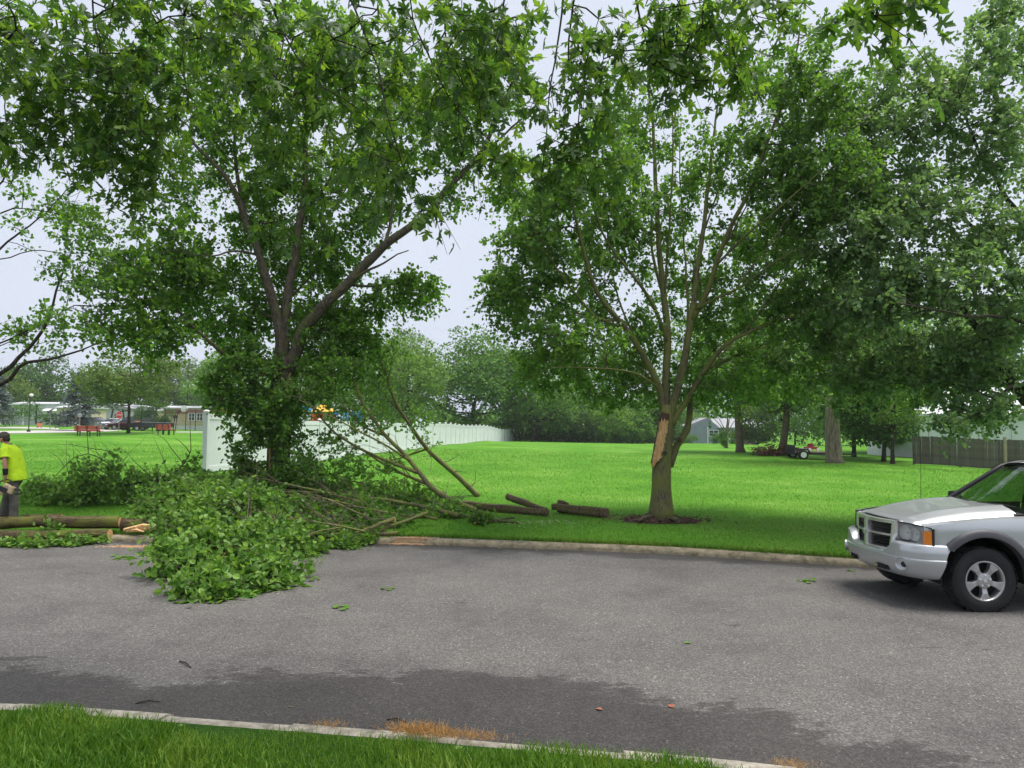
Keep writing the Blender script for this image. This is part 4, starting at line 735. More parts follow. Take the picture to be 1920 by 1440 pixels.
def log(label, A, B, ra, rb, bark=B_LOG, ends=True, bend=0.0, stubs=(), endm=None):
    A, B = np.asarray(A, float), np.asarray(B, float); o = (A + B) / 2
    r = empty('log', o, label, 'log', 'sawn logs by the kerb')
    m = (A + B) / 2 + np.array([0, 0, bend]); P = resample([A, m, B], .15, .008); rad = np.linspace(ra, rb, len(P))
    V, F = tube_arrays(P, rad, 26, True, .012); V = ridge(V, P, 26, rad); mesh_np('bark', V - o, F, bark, r, smooth=True)
    if ends:
        for p, q, rr in ((P[0], P[1], ra), (P[-1], P[-2], rb)):
            d = unit(p - q); V, F = tube_arrays(np.array([p - d * .01, p + d * .004]) - o, np.array([rr * .93, rr * .9]), 16); mesh_np('cut_face', V, F, endm or M_CUT, r)
    for s_, e_, r_ in stubs:
        V, F = tube_arrays(resample([s_, (np.asarray(s_) + e_) / 2 + [0, 0, .02], e_], .08, .005), np.linspace(r_, r_ * .85, len(resample([s_, (np.asarray(s_) + e_) / 2 + [0, 0, .02], e_], .08, 0))), 12, True, .04); mesh_np('stub', V - o, F, bark, r, smooth=True)
    return r
def gp(px, py, h): return G(px, py) + np.array([0, 0, h])
log('long mossy log lowest at the left, on the road edge under loose leaves', gp(-90, 1016, .10), gp(205, 1013, .105), .095, .105, B_MLOG)
log('mossy log in front of the worker, orange cut face at its right end', gp(-110, 1001, .21), gp(86, 999, .21), .108, .112, B_MLOG)
log('mossy log behind the loose leaves, between two orange cut faces', gp(89, 999, .21), gp(226, 1000, .2), .115, .105, B_MLOG)
lg = log('short log with its underside split open to orange wood', gp(228, 999, .16), gp(300, 996, .12), .115, .10, B_MLOG)
mb = MB(); 
for k in range(9):
    a = gp(238 + k * 5, 1001, .10 + random.uniform(-.03, .03)); b_ = a + np.array([random.uniform(.25, .5), random.uniform(-.1, .02), random.uniform(-.02, .08)]); a[1] -= .10; b_[1] -= .10
    mb.tube([a - np.array(lg.location), (a + b_) / 2 - np.array(lg.location) + [0, 0, .02], b_ - np.array(lg.location)], [.03, .035, .008], 5)
mb.build('splintered_wood', M_WOOD, lg)
log('dark log on the grass just behind the worker', gp(42, 979, .07), gp(116, 978, .075), .07, .075, B_LOG)
log('pale barked log lying along the kerb grass, pointing right', gp(868, 955, .09), gp(1026, 968, .07), .10, .075, endm=M_ENDW)
log('log tilted off the lawn with its left end raised', gp(953, 950, .24), gp(1024, 963, .06), .085, .06, endm=M_ENDW)
k3a, k3b = gp(1048, 962, .11), gp(1138, 971, .09)
log('thick forked log left of the torn tree', k3a, k3b, .10, .115, endm=M_ENDW, stubs=[(k3a + [.12, 0, .02], k3a + [-.16, -.02, .02], .075), (k3a + [.2, .05, .04], k3a + [-.02, .1, .12], .07)])
log('grey stick in the grass below the tilted log', gp(880, 975, .05), gp(972, 982, .02), .03, .02)
log('second thin grey stick across the trampled grass', gp(890, 985, .04), gp(965, 975, .05), .022, .015)
# ------------------------------------------------------------------ white vinyl fence
M_VINYL = plain('white_vinyl', (0.80, 0.81, 0.84), 0.04, 2.5, rough=0.35, dirt=(0.74, 0.76, 0.77), world=True)
M_VINYL2 = plain('white_vinyl_boards', (0.78, 0.795, 0.83), 0.04, 1.5, rough=0.4, dirt=(0.73, 0.75, 0.77), world=True)
fp = np.array([at(384, 888, 20.1), at(655, 857, 34), at(822, 836.5, 53.7), at(878, 831, 69), at(932, 828, 88), at(966, 828, 104)])
fs = resample(fp, 0.05)[:, :2]; fl = np.concatenate([[0], np.cumsum(np.linalg.norm(np.diff(fs, axis=0), axis=1))])
def fpt(l): return np.array([np.interp(l, fl, fs[:, 0]), np.interp(l, fl, fs[:, 1])])
f0 = fpt(0); fence = empty('vinyl_fence', (f0[0], f0[1], float(ground(*f0))), 'long white vinyl privacy fence curving away across the lawn', 'fence')
fo = np.array(fence.location)
def add_mesh(o, name, me_src, parent, loc, rz, sc_=(1, 1, 1)):
    c = bpy.data.objects.new(name, me_src); COL.objects.link(c); c.parent = parent; c.location = tuple(map(float, loc)); c.rotation_euler = (0, 0, rz); c.scale = sc_; return c
PW = 2.44; npan = int(fl[-1] / PW)
mb = MB(); mb.box((0, 0, .95), (.135, .135, 1.94)); mb.prism([(-.085, -.085), (.085, -.085), (.085, .085), (-.085, .085)], 1.905, 1.93, 'z'); mb.add([(-.08, -.08, 1.93), (.08, -.08, 1.93), (.08, .08, 1.93), (-.08, .08, 1.93), (0, 0, 1.985)], [(0, 1, 4), (1, 2, 4), (2, 3, 4), (3, 0, 4)])
proto_post = mb.build('post', M_VINYL, fence)
mb = MB(); mb.box((0, 0, 0), (1, .055, .16)); proto_rail = mb.build('rail', M_VINYL, fence)
mb = MB(); mb.box((0, 0, 0), (1, .022, 1.0)); proto_board = mb.build('board', M_VINYL2, fence)
first = [True, True, True]
def put(kind, proto, loc, rz, s):
    if first[kind]: first[kind] = False; proto.location = tuple(map(float, loc)); proto.rotation_euler = (0, 0, rz); proto.scale = s; return proto
    return add_mesh(proto, proto.name.split('.')[0], proto.data, fence, loc, rz, s)
for i in range(npan + 1):
    a = fpt(i * PW); za = float(ground(*a)); rz0 = math.atan2(*(fpt(min(i * PW + .3, fl[-1])) - fpt(max(i * PW - .3, 0)))[::-1])
    put(0, proto_post, np.array([a[0], a[1], za]) - fo, rz0, (1, 1, .92))
    if i == npan: break
    b = fpt((i + 1) * PW); zb = float(ground(*b)); rz = math.atan2(b[1] - a[1], b[0] - a[0]); L = np.linalg.norm(b - a) - .13; m = (a + b) / 2; zm = (za + zb) / 2; u = (b - a) / np.linalg.norm(b - a)
    sl = math.atan2(zb - za, np.linalg.norm(b - a))
    for z, h in ((.12, 1), (1.63, 1)):
        o = put(1, proto_rail, np.array([m[0], m[1], zm + z]) - fo, rz, (L, 1, h)); o.rotation_euler = (0, -sl, rz)
    nb = 14 if i < 14 else 1
    for k in range(nb):
        t = (k + .5) / nb - .5; w_ = L / nb - (.0022 if nb > 1 else 0)
        put(2, proto_board, np.array([m[0] + u[0] * t * L, m[1] + u[1] * t * L, zm + .875 + t * (zb - za)]) - fo, rz, (w_, 1, 1.38))

# ------------------------------------------------------------------ background trees
M_BG = {k: leaf_mat('tree_leaf_' + k, *c, trans=.3, rough=.6, spec=.2) for k, c in {
    'deep': ((0.04, 0.12, 0.018), (0.07, 0.18, 0.025), (0.115, 0.25, 0.036)), 'mid': ((0.052, 0.14, 0.018), (0.088, 0.21, 0.026), (0.145, 0.29, 0.038)),
    'light': ((0.065, 0.15, 0.02), (0.10, 0.215, 0.028), (0.16, 0.29, 0.04)), 'pale': ((0.07, 0.135, 0.055), (0.10, 0.18, 0.07), (0.14, 0.235, 0.085)), 'olive': ((0.05, 0.10, 0.018), (0.08, 0.145, 0.024), (0.12, 0.2, 0.032)), 'shade': ((0.026, 0.08, 0.015), (0.042, 0.115, 0.02), (0.07, 0.165, 0.028))}.items()}
M_BLUE = leaf_mat('blue_spruce_needle', (0.07, 0.115, 0.105), (0.11, 0.165, 0.15), (0.17, 0.23, 0.205), trans=.1, rough=.6)
def bg_tree(name, label, px, Y, H, rx, kind, low=.25, n=7000, leaf=.26, lumps=46, tr=None, ry=None, cat='tree', group='background trees', top=.85, bark=None, gz=None, x=None, lobes=None):
    p = at(px, 800, Y); x_ = p[0] if x is None else x; z0 = float(ground(x_, Y)) if gz is None else gz; o = np.array([x_, Y, z0])
    r = empty(name, o, label, cat, group); bark = bark or B_DARK; ry = ry or rx * .85
    tr = tr or H * .018; cz = H * (low + 1) / 2; rz_ = H * (1 - low) / 2
    if H > 2.2:
        P = resample([(0, 0, -.1), (.02 * H * rng.normal(), 0, H * .25), (.03 * H * rng.normal(), .02 * H * rng.normal(), H * .5), (0, 0, H * .78)], .5, .02)
        V, F = tube_arrays(P, np.interp(np.linspace(0, 1, len(P)), [0, .06, .4, 1], [tr * 1.45, tr * 1.1, tr * .8, tr * .2]), 12, True, .04); mesh_np('trunk', V, F, bark, r, smooth=True)
    d = unit(rng.normal(size=(lumps, 3))); d[:, 2] *= 1; rad = rng.uniform(.45, .9, lumps)[:, None]
    C = np.array([0, 0, cz]) + d * rad * np.array([rx, ry, rz_]); lr = rng.uniform(.2, .36, lumps) * (rx + rz_) * .5
    if H > 2.2:
        tv, tf, off = [], [], 0
        for c, l_ in list(zip(C, lr))[:18]:
            s = np.array([0, 0, max(H * .22, min(H * .65, c[2] - .35 * np.linalg.norm(c[:2])))]); m = (s + c) / 2 + np.array([0, 0, -.05 * H])
            P = resample([s, m, c], .6, .03); V, F = tube_arrays(P, np.linspace(tr * .42, tr * .08, len(P)), 6, False); tv.append(V); tf.append(np.array(F) + off); off += len(V)
        mesh_np('limbs', np.concatenate(tv), np.concatenate(tf), bark, r, smooth=True)
    wgt = lr ** 2; which = rng.choice(lumps, n, p=wgt / wgt.sum()); dd = unit(rng.normal(size=(n, 3))); dd[:, 2] = np.where(dd[:, 2] < -.4, -dd[:, 2], dd[:, 2])
    pos = C[which] + dd * (lr[which] * rng.uniform(.72, 1.1, n))[:, None] * np.array([1.15, 1.0, .8])
    pos[:, 2] = np.maximum(pos[:, 2], .03)
    nr = unit(dd * .8 + np.array([0, 0, .6]) + rng.normal(size=(n, 3)) * .45); dr = unit(rng.normal(size=(n, 3)) * .8 + dd * .4 + np.array([0, 0, -.35]))
    leaf_mesh('crown', pos, dr, nr, leaf * np.clip(rng.normal(1, .25, n), .5, 1.7), DIAM, M_BG[kind], r)
    return r
BT = [('oak_tree', 'broad dark green rounded tree rising behind the end of the white fence', 885, 94, 14.6, 9.4, 'deep', .02, 15200, 0.363),
      ('shade_tree', 'light yellow-green tree left of the dark rounded tree', 765, 84, 12.4, 5.0, 'light', .05, 7600, 0.286),
      ('shade_tree', 'pale hazy treetop poking above the light green tree', 757, 150, 23, 7.5, 'pale', .2, 6400, 0.462),
      ('shade_tree', 'mid-green tree hidden behind the leaning limbs, above the fence', 690, 88, 12.8, 6.6, 'mid', .06, 7200, 0.308),
      ('shade_tree', 'mid-green tree right of the dark rounded tree, over the dark thicket', 1000, 98, 14.0, 7.4, 'mid', .02, 9600, 0.330),
      ('understory_tree', 'dark thicket tree at the far lawn edge, just right of the fence end', 1010, 107, 7.0, 5.4, 'shade', .0, 5200, 0.330),
      ('shade_tree', 'dark tree standing behind the small bright tree on the far lawn', 1110, 112, 15, 8.0, 'deep', .0, 8800, 0.363),
      ('small_tree', 'small bright green tree with a thin trunk at the far lawn edge', 1147, 96, 5.4, 3.2, 'light', .2, 3360, 0.220),
      ('understory_tree', 'deep green low tree between the bright small tree and the torn trunk', 1205, 104, 7.6, 4.2, 'mid', .0, 4800, 0.308),
      ('shade_tree', 'tall dark tree far behind the grey house', 1290, 140, 19, 9.0, 'deep', .12, 7200, 0.462),
      ('shade_tree', 'tall mid-green tree behind the right end of the grey house', 1440, 138, 17, 9.0, 'mid', .12, 6400, 0.462),
      ('lawn_tree', 'yellow-green lawn tree with a stout grey trunk in front of the grey house', 1388, 47, 11.0, 4.6, 'light', .26, 8800, 0.187),
      ('lawn_tree', 'low dark lawn tree standing in the red-brown brush pile', 1464, 45, 9.0, 3.6, 'mid', .2, 7600, 0.187),
      ('lawn_tree', 'largest lawn tree, thick furrowed pale trunk near the trailer', 1563, 37, 12.0, 4.6, 'deep', .3, 10400, 0.176),
      ('understory_tree', 'dark evergreen thicket left of the weathered plank fence', 1655, 43, 6.6, 2.6, 'shade', .0, 6400, 0.220),
      ('understory_tree', 'second dark thicket tree behind the largest lawn tree', 1600, 47, 7.2, 2.6, 'shade', .0, 5600, 0.220),
      ('young_tree', 'bright low-branched young tree overhanging the plank fence end', 1672, 40.5, 6.0, 2.5, 'light', .22, 3360, 0.143),
      ('shade_tree', 'tall green tree behind the garage at the right', 1740, 62, 15, 7, 'mid', .2, 7200, 0.308),
      ('shade_tree', 'tall dark tree behind the garage roof at the right edge', 1900, 66, 16, 7.5, 'deep', .2, 7200, 0.330),
      ('shade_tree', 'tree far right outside the garage corner', 2080, 60, 14, 6.5, 'mid', .15, 4000, 0.330),
      ('park_tree', 'spreading olive-green park tree above the parked cars', 241, 62, 7.4, 4.5, 'olive', .24, 7200, 0.209),
      ('shade_tree', 'dark tree behind the flat-roofed mobile home', 78, 140, 15.5, 9, 'shade', .05, 7200, 0.462),
      ('shade_tree', 'light green tree at the far left over the hedge', 8, 118, 9, 5.4, 'olive', .2, 4000, 0.352),
      ('shade_tree', 'dark green tree behind the blue spruce', 185, 150, 14.5, 9.0, 'deep', .05, 6400, 0.462),
      ('shade_tree', 'pale grey-green tree behind the tan mobile home', 350, 150, 15.5, 9, 'pale', .05, 6800, 0.462),
      ('shade_tree', 'green tree rising behind the first fence panels', 430, 110, 12.5, 7.5, 'mid', .05, 7200, 0.374),
      ('shade_tree', 'tree behind the playground and the maple trunk', 560, 125, 13.5, 9, 'mid', .05, 6400, 0.440),
      ('shade_tree', 'olive tree behind the orange truck in the park', 280, 145, 12.0, 7, 'olive', .05, 4800, 0.440),
      ('shade_tree', 'dark tree beyond the left edge of the park', -120, 130, 15, 9, 'deep', .05, 4000, 0.462)]
for a in BT:
    nm, lb, px, Y_, H_, rx_, kd, low, n_, lf = a
    bg_tree(nm, lb, px, Y_, H_, rx_, kd, low, n_, lf, lumps=70 if n_ > 8500 else 46, bark=(B_PALE if Y_ == 37 else B_GREY) if 'lawn_tree' == nm else None, tr={37: .37, 47: .25, 45: .22}.get(Y_) if nm == 'lawn_tree' else None)
for k, (px, Y_, H_, rx_, kd, lb) in enumerate([(975, 103, 5.0, 4.4, 'shade', 'dark undergrowth bush at the very end of the white fence'), (1035, 101, 6.0, 4.4, 'deep', 'dark bush on the far lawn edge, second from the fence end'), (1085, 103, 5.5, 4.2, 'shade', 'shadowy bush on the far lawn edge left of the small bright tree'), (1130, 107, 6.5, 4.6, 'mid', 'green bush right behind the small bright tree'), (1185, 100, 4.5, 3.8, 'deep', 'low bush between the small bright tree and the torn trunk'), (1235, 106, 6.5, 4.4, 'shade', 'dark bush seen just left of the torn trunk'), (1275, 128, 7.0, 5.0, 'deep', 'dark bush behind the left corner of the grey house'), (1490, 92, 9, 6, 'shade', 'dark trees beyond the trailer'), (1560, 84, 9, 6, 'deep', 'dark tree far behind the thick pale trunk'), (1640, 60, 8, 4.6, 'shade', 'dark tree filling the gap behind the evergreen thicket'), (1700, 50, 6.5, 3.0, 'deep', 'dark bush behind the left end of the plank fence'), (1420, 96, 6, 3.6, 'olive', 'olive bush at the right end of the grey house')]):
    bg_tree('understory_tree', lb, px, Y_, H_, rx_, kd, -.12, 4600, .3, 40, tr=.1)
# far wood that closes the horizon
vv, ff, N = [], [], 15000
xs_ = rng.uniform(-190, 210, N); base_h = 9 + 3 * np.sin(xs_ / 9) + 2.2 * np.sin(xs_ / 3.7 + 1); ys_ = 185 + rng.normal(size=N) * 6
pos = np.stack([xs_, ys_, rng.uniform(0, 1, N) ** .8 * base_h], -1); pos[:, 2] += ground(pos[:, 0], pos[:, 1])
leaf_mesh('far_wood', pos, unit(rng.normal(size=(N, 3)) + [0, 0, -.3]), unit(rng.normal(size=(N, 3)) * .6 + [0, -.6, .6]), rng.uniform(.9, 1.9, N), DIAM, M_BG['deep'], None)
def undergrowth(x0, x1, y0, y1, h, n, size, mat):
    P = np.stack([rng.uniform(x0, x1, n), rng.uniform(y0, y1, n), np.zeros(n)], -1); P[:, 2] = ground(P[:, 0], P[:, 1]) + rng.uniform(0, 1, n) ** 1.3 * h * (.7 + .3 * np.sin(P[:, 0] * .9))
    leaf_mesh('undergrowth', P, unit(rng.normal(size=(n, 3)) + [0, 0, .2]), unit(rng.normal(size=(n, 3)) * .7 + [0, -.5, .6]), rng.uniform(.6, 1.3, n) * size, DIAM, M_BG[mat], None)
undergrowth(-2, 27, 111, 119, 4.5, 5200, .75, 'shade'); undergrowth(42, 62, 74, 84, 3.2, 2600, .6, 'shade'); undergrowth(24, 32, 58, 66, 3.0, 1200, .5, 'shade') if False else None; undergrowth(-34, -3, 118, 126, 5, 3600, .8, 'deep')
# shrubs
for lb, px, Y_, H_, rx_, kd, n_ in [('dark clipped evergreen hedge at the far left of the park street', 18, 100, 3.0, 5.2, 'shade', 5000), ('dark round shrub before the flat-roofed mobile home window', 103, 98, 1.9, 1.9, 'shade', 2200), ('big dark round evergreen behind the chain-link fence', 294, 94, 4.6, 2.7, 'shade', 5000),
                                    ('dark box-shaped shrub under the grey house window', 1341, 108, 1.7, .7, 'deep', 900), ('low dark hedge at the left corner of the grey house', 1289, 110, 1.5, 1.8, 'deep', 1200), ('dark shrubs by the grey house porch', 1374, 110, 1.5, 1.3, 'shade', 900)]:
    bg_tree('shrub', lb, px, Y_, H_, rx_, kd, 0, n_, .16, 26, cat='shrub', group='shrubs', ry=rx_ * .7)
# blue spruce
def spruce(label, px, Y, H, rb, n):
    p = at(px, 800, Y); o = np.array([p[0], Y, float(ground(p[0], Y))]); r = empty('blue_spruce', o, label, 'tree', 'background trees')
    MB().tube([(0, 0, -.1), (0, 0, H * .5), (0, 0, H * .97)], [.17, .1, .02], 10).build('trunk', B_PALE, r, auto=60)
    pos, dr, nr = [], [], []; bt = MB()
    for k in range(150):
        t = rng.uniform(.1, .98); z = H * t; L = rb * (1 - t) ** .75 * rng.uniform(.75, 1.05) + .1; a = rng.uniform(0, 2 * math.pi); d = np.array([math.cos(a), math.sin(a), 0])
        bt.tube([(0, 0, z), d * L * .6 + [0, 0, z - .12 * L], d * L + [0, 0, z - .1 * L]], [.03, .02, .008], 4)
        m = int(n / 150); s = rng.uniform(.25, 1.05, m); q = d * (L * s)[:, None]; q[:, 2] = z - .14 * L * s; q += np.stack([-d[1] * rng.normal(size=m), d[0] * rng.normal(size=m), rng.normal(size=m) * .25], -1) * (.22 * L * s * .6 + .05)[:, None]
        pos.append(q); dr.append(unit(d + rng.normal(size=(m, 3)) * .6 + [0, 0, -.1])); nr.append(unit(rng.normal(size=(m, 3)) * .5 + [0, 0, 1]))
    bt.build('boughs', B_DARK, r, auto=60, recalc=False)
    leaf_mesh('needles', np.concatenate(pos), np.concatenate(dr), np.concatenate(nr), rng.uniform(.14, .3, len(np.concatenate(pos))), DIAM, M_BLUE, r)
spruce('blue-grey spruce standing before the mobile homes', 147, 86, 7.3, 2.9, 9000)
spruce('blue-grey spruce cut off by the left edge of the picture', -8, 92, 7.4, 2.8, 6000)
# ivy-clad stump with bare sprouts before the grey house
o = G(1362, 840); t = Tree('ivy_stump', o, 'ivy-wrapped stub of a tree with bare sprouts before the grey house', 'tree', None, B_PALE)
t.limb([o, o + [0, 0, 1.2], o + [.15, 0, 2.6], o + [.1, 0, 3.6]], .2, .05, 'trunk')
for dx, dz in ((-2.2, 3.4), (-1.5, 3.9), (1.6, 2.9), (.8, 4)): t.limb([o + [.08, 0, 1.3], o + [dx * .5, 0, 1.4 + dz * .4], o + [dx, .1, dz]], .06, .015)
t.clusters(blob_pts(o + [-.2, -.1, .9], (.45, .45, .9), 26)); t.leaves(M_BG['deep'], size=.14, sprigs=6, per=6, spl=.3, tmpl=DIAM); t.finish()

# ------------------------------------------------------------------ buildings
M_SIDE = {k: plain('siding_' + k, c, .08, 1.2, .25, 3, rough=.7) for k, c in {'white': (.62, .63, .64), 'grey': (.22, .25, .31), 'tan': (.55, .42, .27), 'cream': (.62, .52, .36), 'redbrown': (.33, .14, .09), 'pale': (.52, .54, .56), 'skirt': (.55, .56, .57)}.items()}
M_ROOFW = plain('pale_metal_roof', (.55, .56, .58), .1, 1.5, rough=.5); M_ROOFG = plain('grey_shingle', (.30, .30, .31), .25, 5, .6, 14, rough=.9)
M_TRIM = plain('white_trim', (.75, .75, .75), .04, rough=.5); M_DARKT = plain('dark_trim', (.035, .035, .045), .2, rough=.5)
m_, n_, l_, b_ = new_mat('window_glass'); setin(b_, rough=.08, spec=.8); zz = n_.new('ShaderNodeTexNoise'); zz.inputs['Scale'].default_value = .8; rr_ = ramp(n_, [(.4, (.02, .025, .03)), (.65, (.07, .08, .085))]); l_.new(zz.outputs['Fac'], rr_.inputs['Fac']); l_.new(rr_.outputs[0], b_.inputs['Base Color']); M_GLASS = m_
def window(parent, x, y, z, w, h, cols=2):
    f = MB(); t = .08
    f.box((x, y - .03, z + h / 2 + t / 2), (w + 2 * t, .07, t)); f.box((x, y - .03, z - h / 2 - t / 2), (w + 2 * t, .09, t)); f.box((x - w / 2 - t / 2, y - .03, z), (t, .07, h)); f.box((x + w / 2 + t / 2, y - .03, z), (t, .07, h)); f.box((x, y - .025, z), (w, .05, .05))
    for k in range(1, cols): f.box((x - w / 2 + w * k / cols, y - .027, z), (.07, .054, h))
    o = f.build('window', M_TRIM, parent)
    for k in range(cols): MB().box((x - w / 2 + w * (k + .5) / cols, y - .012, z), (w / cols - .075, .02, h)).build('pane', M_GLASS, o)
def house_root(name, label, px, Y, rz=0.0, cat='house', py=800):
    p = at(px, py, Y); return empty(name, (p[0], Y, float(ground(p[0], Y))), label, cat, None, rz)
def mobile_home(label, px, Y, L, wall, H=2.6, skirt='skirt', band=None, rz=0, wins=(), D=4.0, trimroof=True, awn=()):
    r = house_root('mobile_home', label, px, Y, rz)
    MB().box((0, D / 2, .7 + H / 2), (L, D, H)).build('wall', M_SIDE[wall], r)
    MB().box((0, D / 2, .34), (L - .06, D - .06, .72)).build('skirting', M_SIDE[skirt], r)
    mb = MB(); mb.prism([(-.3, 0), (D + .3, 0), (D + .3, .12), (D / 2, .42), (-.3, .12)], -L / 2 - .25, L / 2 + .25, 'x'); o = mb.build('roof', M_ROOFW, r); o.location.z = .7 + H
    if band: MB().box((0, -.015, .7 + H - .42), (L + .02, .05, .8)).build('wall_band', M_SIDE[band], r)
    for x, z, w_, h_ in wins: window(r, x, -.03, z, w_, h_)
    for x, z, w_ in awn:
        MB().add([(x - w_ / 2, 0, z), (x + w_ / 2, 0, z), (x + w_ / 2, -1.1, z - .45), (x - w_ / 2, -1.1, z - .45), (x - w_ / 2, 0, z - .06), (x + w_ / 2, 0, z - .06), (x + w_ / 2, -1.1, z - .51), (x - w_ / 2, -1.1, z - .51)], [(0, 1, 2, 3), (7, 6, 5, 4), (0, 4, 5, 1), (1, 5, 6, 2), (2, 6, 7, 3), (3, 7, 4, 0)]).build('awning', M_TRIM, r)
    return r
r = mobile_home('white flat-roofed mobile home with a carport and window awnings, behind the hedge', 74, 112, 8.4, 'white', wins=[(1.5, 1.9, .8, .7), (3.2, 1.9, .8, .7)], awn=[(1.5, 2.75, 1.1), (3.2, 2.75, 1.2)])
MB().box((-.55, -.05, 1.75), (.22, .1, 3.1)).build('dark_post', M_DARKT, r); MB().box((-2.6, -1.3, 3.2), (4.2, 2.6, .14)).build('carport_roof', M_ROOFW, r)
for x in (-4.5, -2.9, -1.0): MB().box((x, -2.4, 1.57), (.1, .1, 3.14)).build('carport_post', M_TRIM, r)
mobile_home('cream mobile home half hidden by the blue spruce trunk', 137, 106, 5.2, 'cream', H=1.9, skirt='cream', wins=[(1.4, 1.7, .8, .7)])
r = house_root('house', 'pale house with a dark-trimmed gable behind the stop sign', 211, 116)
MB().box((0, 3, 1.4), (5.6, 6, 2.8)).build('wall', M_SIDE['pale'], r); mb = MB(); mb.prism([(-3.1, 2.75), (3.1, 2.75), (3.1, 2.9), (0, 3.7), (-3.1, 2.9)], -.3, 6.3, 'y'); mb.build('roof', M_ROOFG, r)
MB().prism([(-.6, 0), (-.35, 0), (.1, 2.7), (1.5, 2.7), (1.9, 0), (2.15, 0), (1.65, 2.95), (-.05, 2.95)], -.12, -.02, 'y').build('gable_trim', M_DARKT, r); window(r, .75, -.03, 1.5, 1.0, 1.0)
r = house_root('house', 'white-roofed home with a blue awning behind the park tree', 258, 118)
MB().box((0, 3, 1.3), (5.4, 6, 2.6)).build('wall', M_SIDE['cream'], r); mb = MB(); mb.prism([(-3, 2.55), (3, 2.55), (3, 2.7), (0, 3.5), (-3, 2.7)], -.4, 6.3, 'y'); mb.build('roof', M_ROOFW, r); window(r, .4, -.03, 1.4, 1.1, 1.1); MB().box((1.9, -.06, 1.4), (1.1, .08, 2.1)).build('blue_screen', plain('blue_panel', (.2, .35, .55), .1), r)
mobile_home('tan mobile home with a red-brown band and white skirting, beside the basketball hoop', 368, 104, 9.6, 'tan', H=2.5, band='redbrown', skirt='white', wins=[(-.7, 1.95, .8, 1.0), (.5, 1.95, .8, 1.0)])
# grey house
r = house_root('grey_house', 'grey house with white trim and a gabled front beyond the lawn', 1344, 120)
MB().box((-2.3, 4.0, 1.45), (4.6, 8.0, 2.9)).build('gable_wing', M_SIDE['grey'], r); MB().prism([(-4.6, 2.9), (0, 2.9), (-1.6, 4.2)], .05, .25, 'y').build('gable', M_SIDE['grey'], r)
mb = MB(); mb.prism([(-5.0, 2.75), (.4, 2.75), (.4, 2.9), (-1.6, 4.4), (-5.0, 2.95)], .3, 8.3, 'y'); mb.build('gable_roof', M_ROOFG, r)
MB().box((3.4, 4.6, 1.35), (6.8, 6.4, 2.7)).build('wall', M_SIDE['grey'], r)
mb = MB(); mb.prism([(.9, 2.6), (8.2, 2.6), (8.2, 2.75), (4.6, 4.3), (.9, 2.75)], 0.0, 7.3, 'x'); o = mb.build('roof', plain('light_shingle', (.33, .34, .36), .2, 5, .4, 14, rough=.9), r); o.location.x = .2
window(r, -.55, -.03, 1.75, 1.5, .9); MB().box((-1.55, -.03, 1.4), (.14, .05, 2.8)).build('corner_trim', M_TRIM, r); MB().box((6.6, 1.35, 1.35), (.2, .1, 2.7)).build('corner_trim', M_TRIM, r); MB().box((.62, -.02, 1.2), (.5, .05, 2.0)).build('shutter', M_DARKT, r)
MB().box((2.2, 1.36, 1.0), (.95, .06, 2.0)).build('door', M_TRIM, r); window(r, 4.4, 1.36, 1.5, 1.2, .9)
mo = at(1405, 830, 112); mound('compost_mound', np.array([mo[0], 112, float(ground(mo[0], 112))]), 1.1, .8, 1.0, plain('brown_compost', (.07, .045, .03), .4, 6, .8, 20), 'dark brown mound in front of the grey house end wall', 'mound')
# garage behind plank fence
r = house_root('garage', 'white garage with a pale roof behind the weathered plank fence', 1865, 47)
MB().box((0, 3.5, 1.5), (10, 7, 3.0)).build('wall', M_SIDE['white'], r); mb = MB(); mb.prism([(-.4, 2.85), (7.4, 2.85), (7.4, 3.0), (3.5, 5.0), (-.4, 3.0)], -5.3, 5.3, 'x'); mb.build('roof', M_ROOFW, r)
for k in range(9): MB().box((-4.4 + k * 1.1, -.012, 1.5), (.03, .05, 2.96)).build('batten', M_SIDE['pale'], r)
# weathered plank fence
M_PLANK = [plain('weathered_plank_%d' % k, c, .3, 3, .5, 25, dirt=tuple(v * .55 for v in c), rough=.9) for k, c in enumerate([(.13, .118, .096), (.16, .144, .118), (.115, .105, .085), (.145, .125, .096)])]
pa, pb = at(1713, 871, 40.2), at(1990, 890, 35.2); o = np.array([pa[0], pa[1], float(ground(pa[0], pa[1]))]); pf = empty('plank_fence', o, 'weathered grey-brown plank fence at the right lawn edge', 'fence')
Lf = np.linalg.norm((pb - pa)[:2]); uf = (pb - pa)[:2] / Lf; rzf = math.atan2(uf[1], uf[0]); npl = int(Lf / .145)
protos = []
for q in range(4):
    mb = MB(); mb.add([(-.071, 0, 0), (.071, 0, 0), (.071, .02, 0), (-.071, .02, 0), (-.071, 0, 1.53), (.071, 0, 1.53), (.071, .02, 1.53), (-.071, .02, 1.53), (-.06, 0, 1.55), (.06, 0, 1.55), (.06, .02, 1.55), (-.06, .02, 1.55)], [(3, 2, 1, 0), (0, 1, 5, 4), (1, 2, 6, 5), (2, 3, 7, 6), (3, 0, 4, 7), (4, 5, 9, 8), (5, 6, 10, 9), (6, 7, 11, 10), (7, 4, 8, 11), (8, 9, 10, 11)])
    protos.append(mb.build('plank', M_PLANK[q], pf))
for k in range(npl):
    p = pa[:2] + uf * (k + .5) * .145; z = float(ground(*p)); lean = random.gauss(0, .004) + (.02 if k in (6, 15, 16) else 0)
    src = protos[k % 4]; c = src if k < 4 else add_mesh(None, 'plank', protos[random.randrange(4)].data, pf, (0, 0, 0), 0)
    c.location = tuple(np.array([p[0], p[1], z + .04]) - o); c.rotation_euler = (0, lean, rzf); c.scale = (1, 1, random.uniform(.99, 1.015))
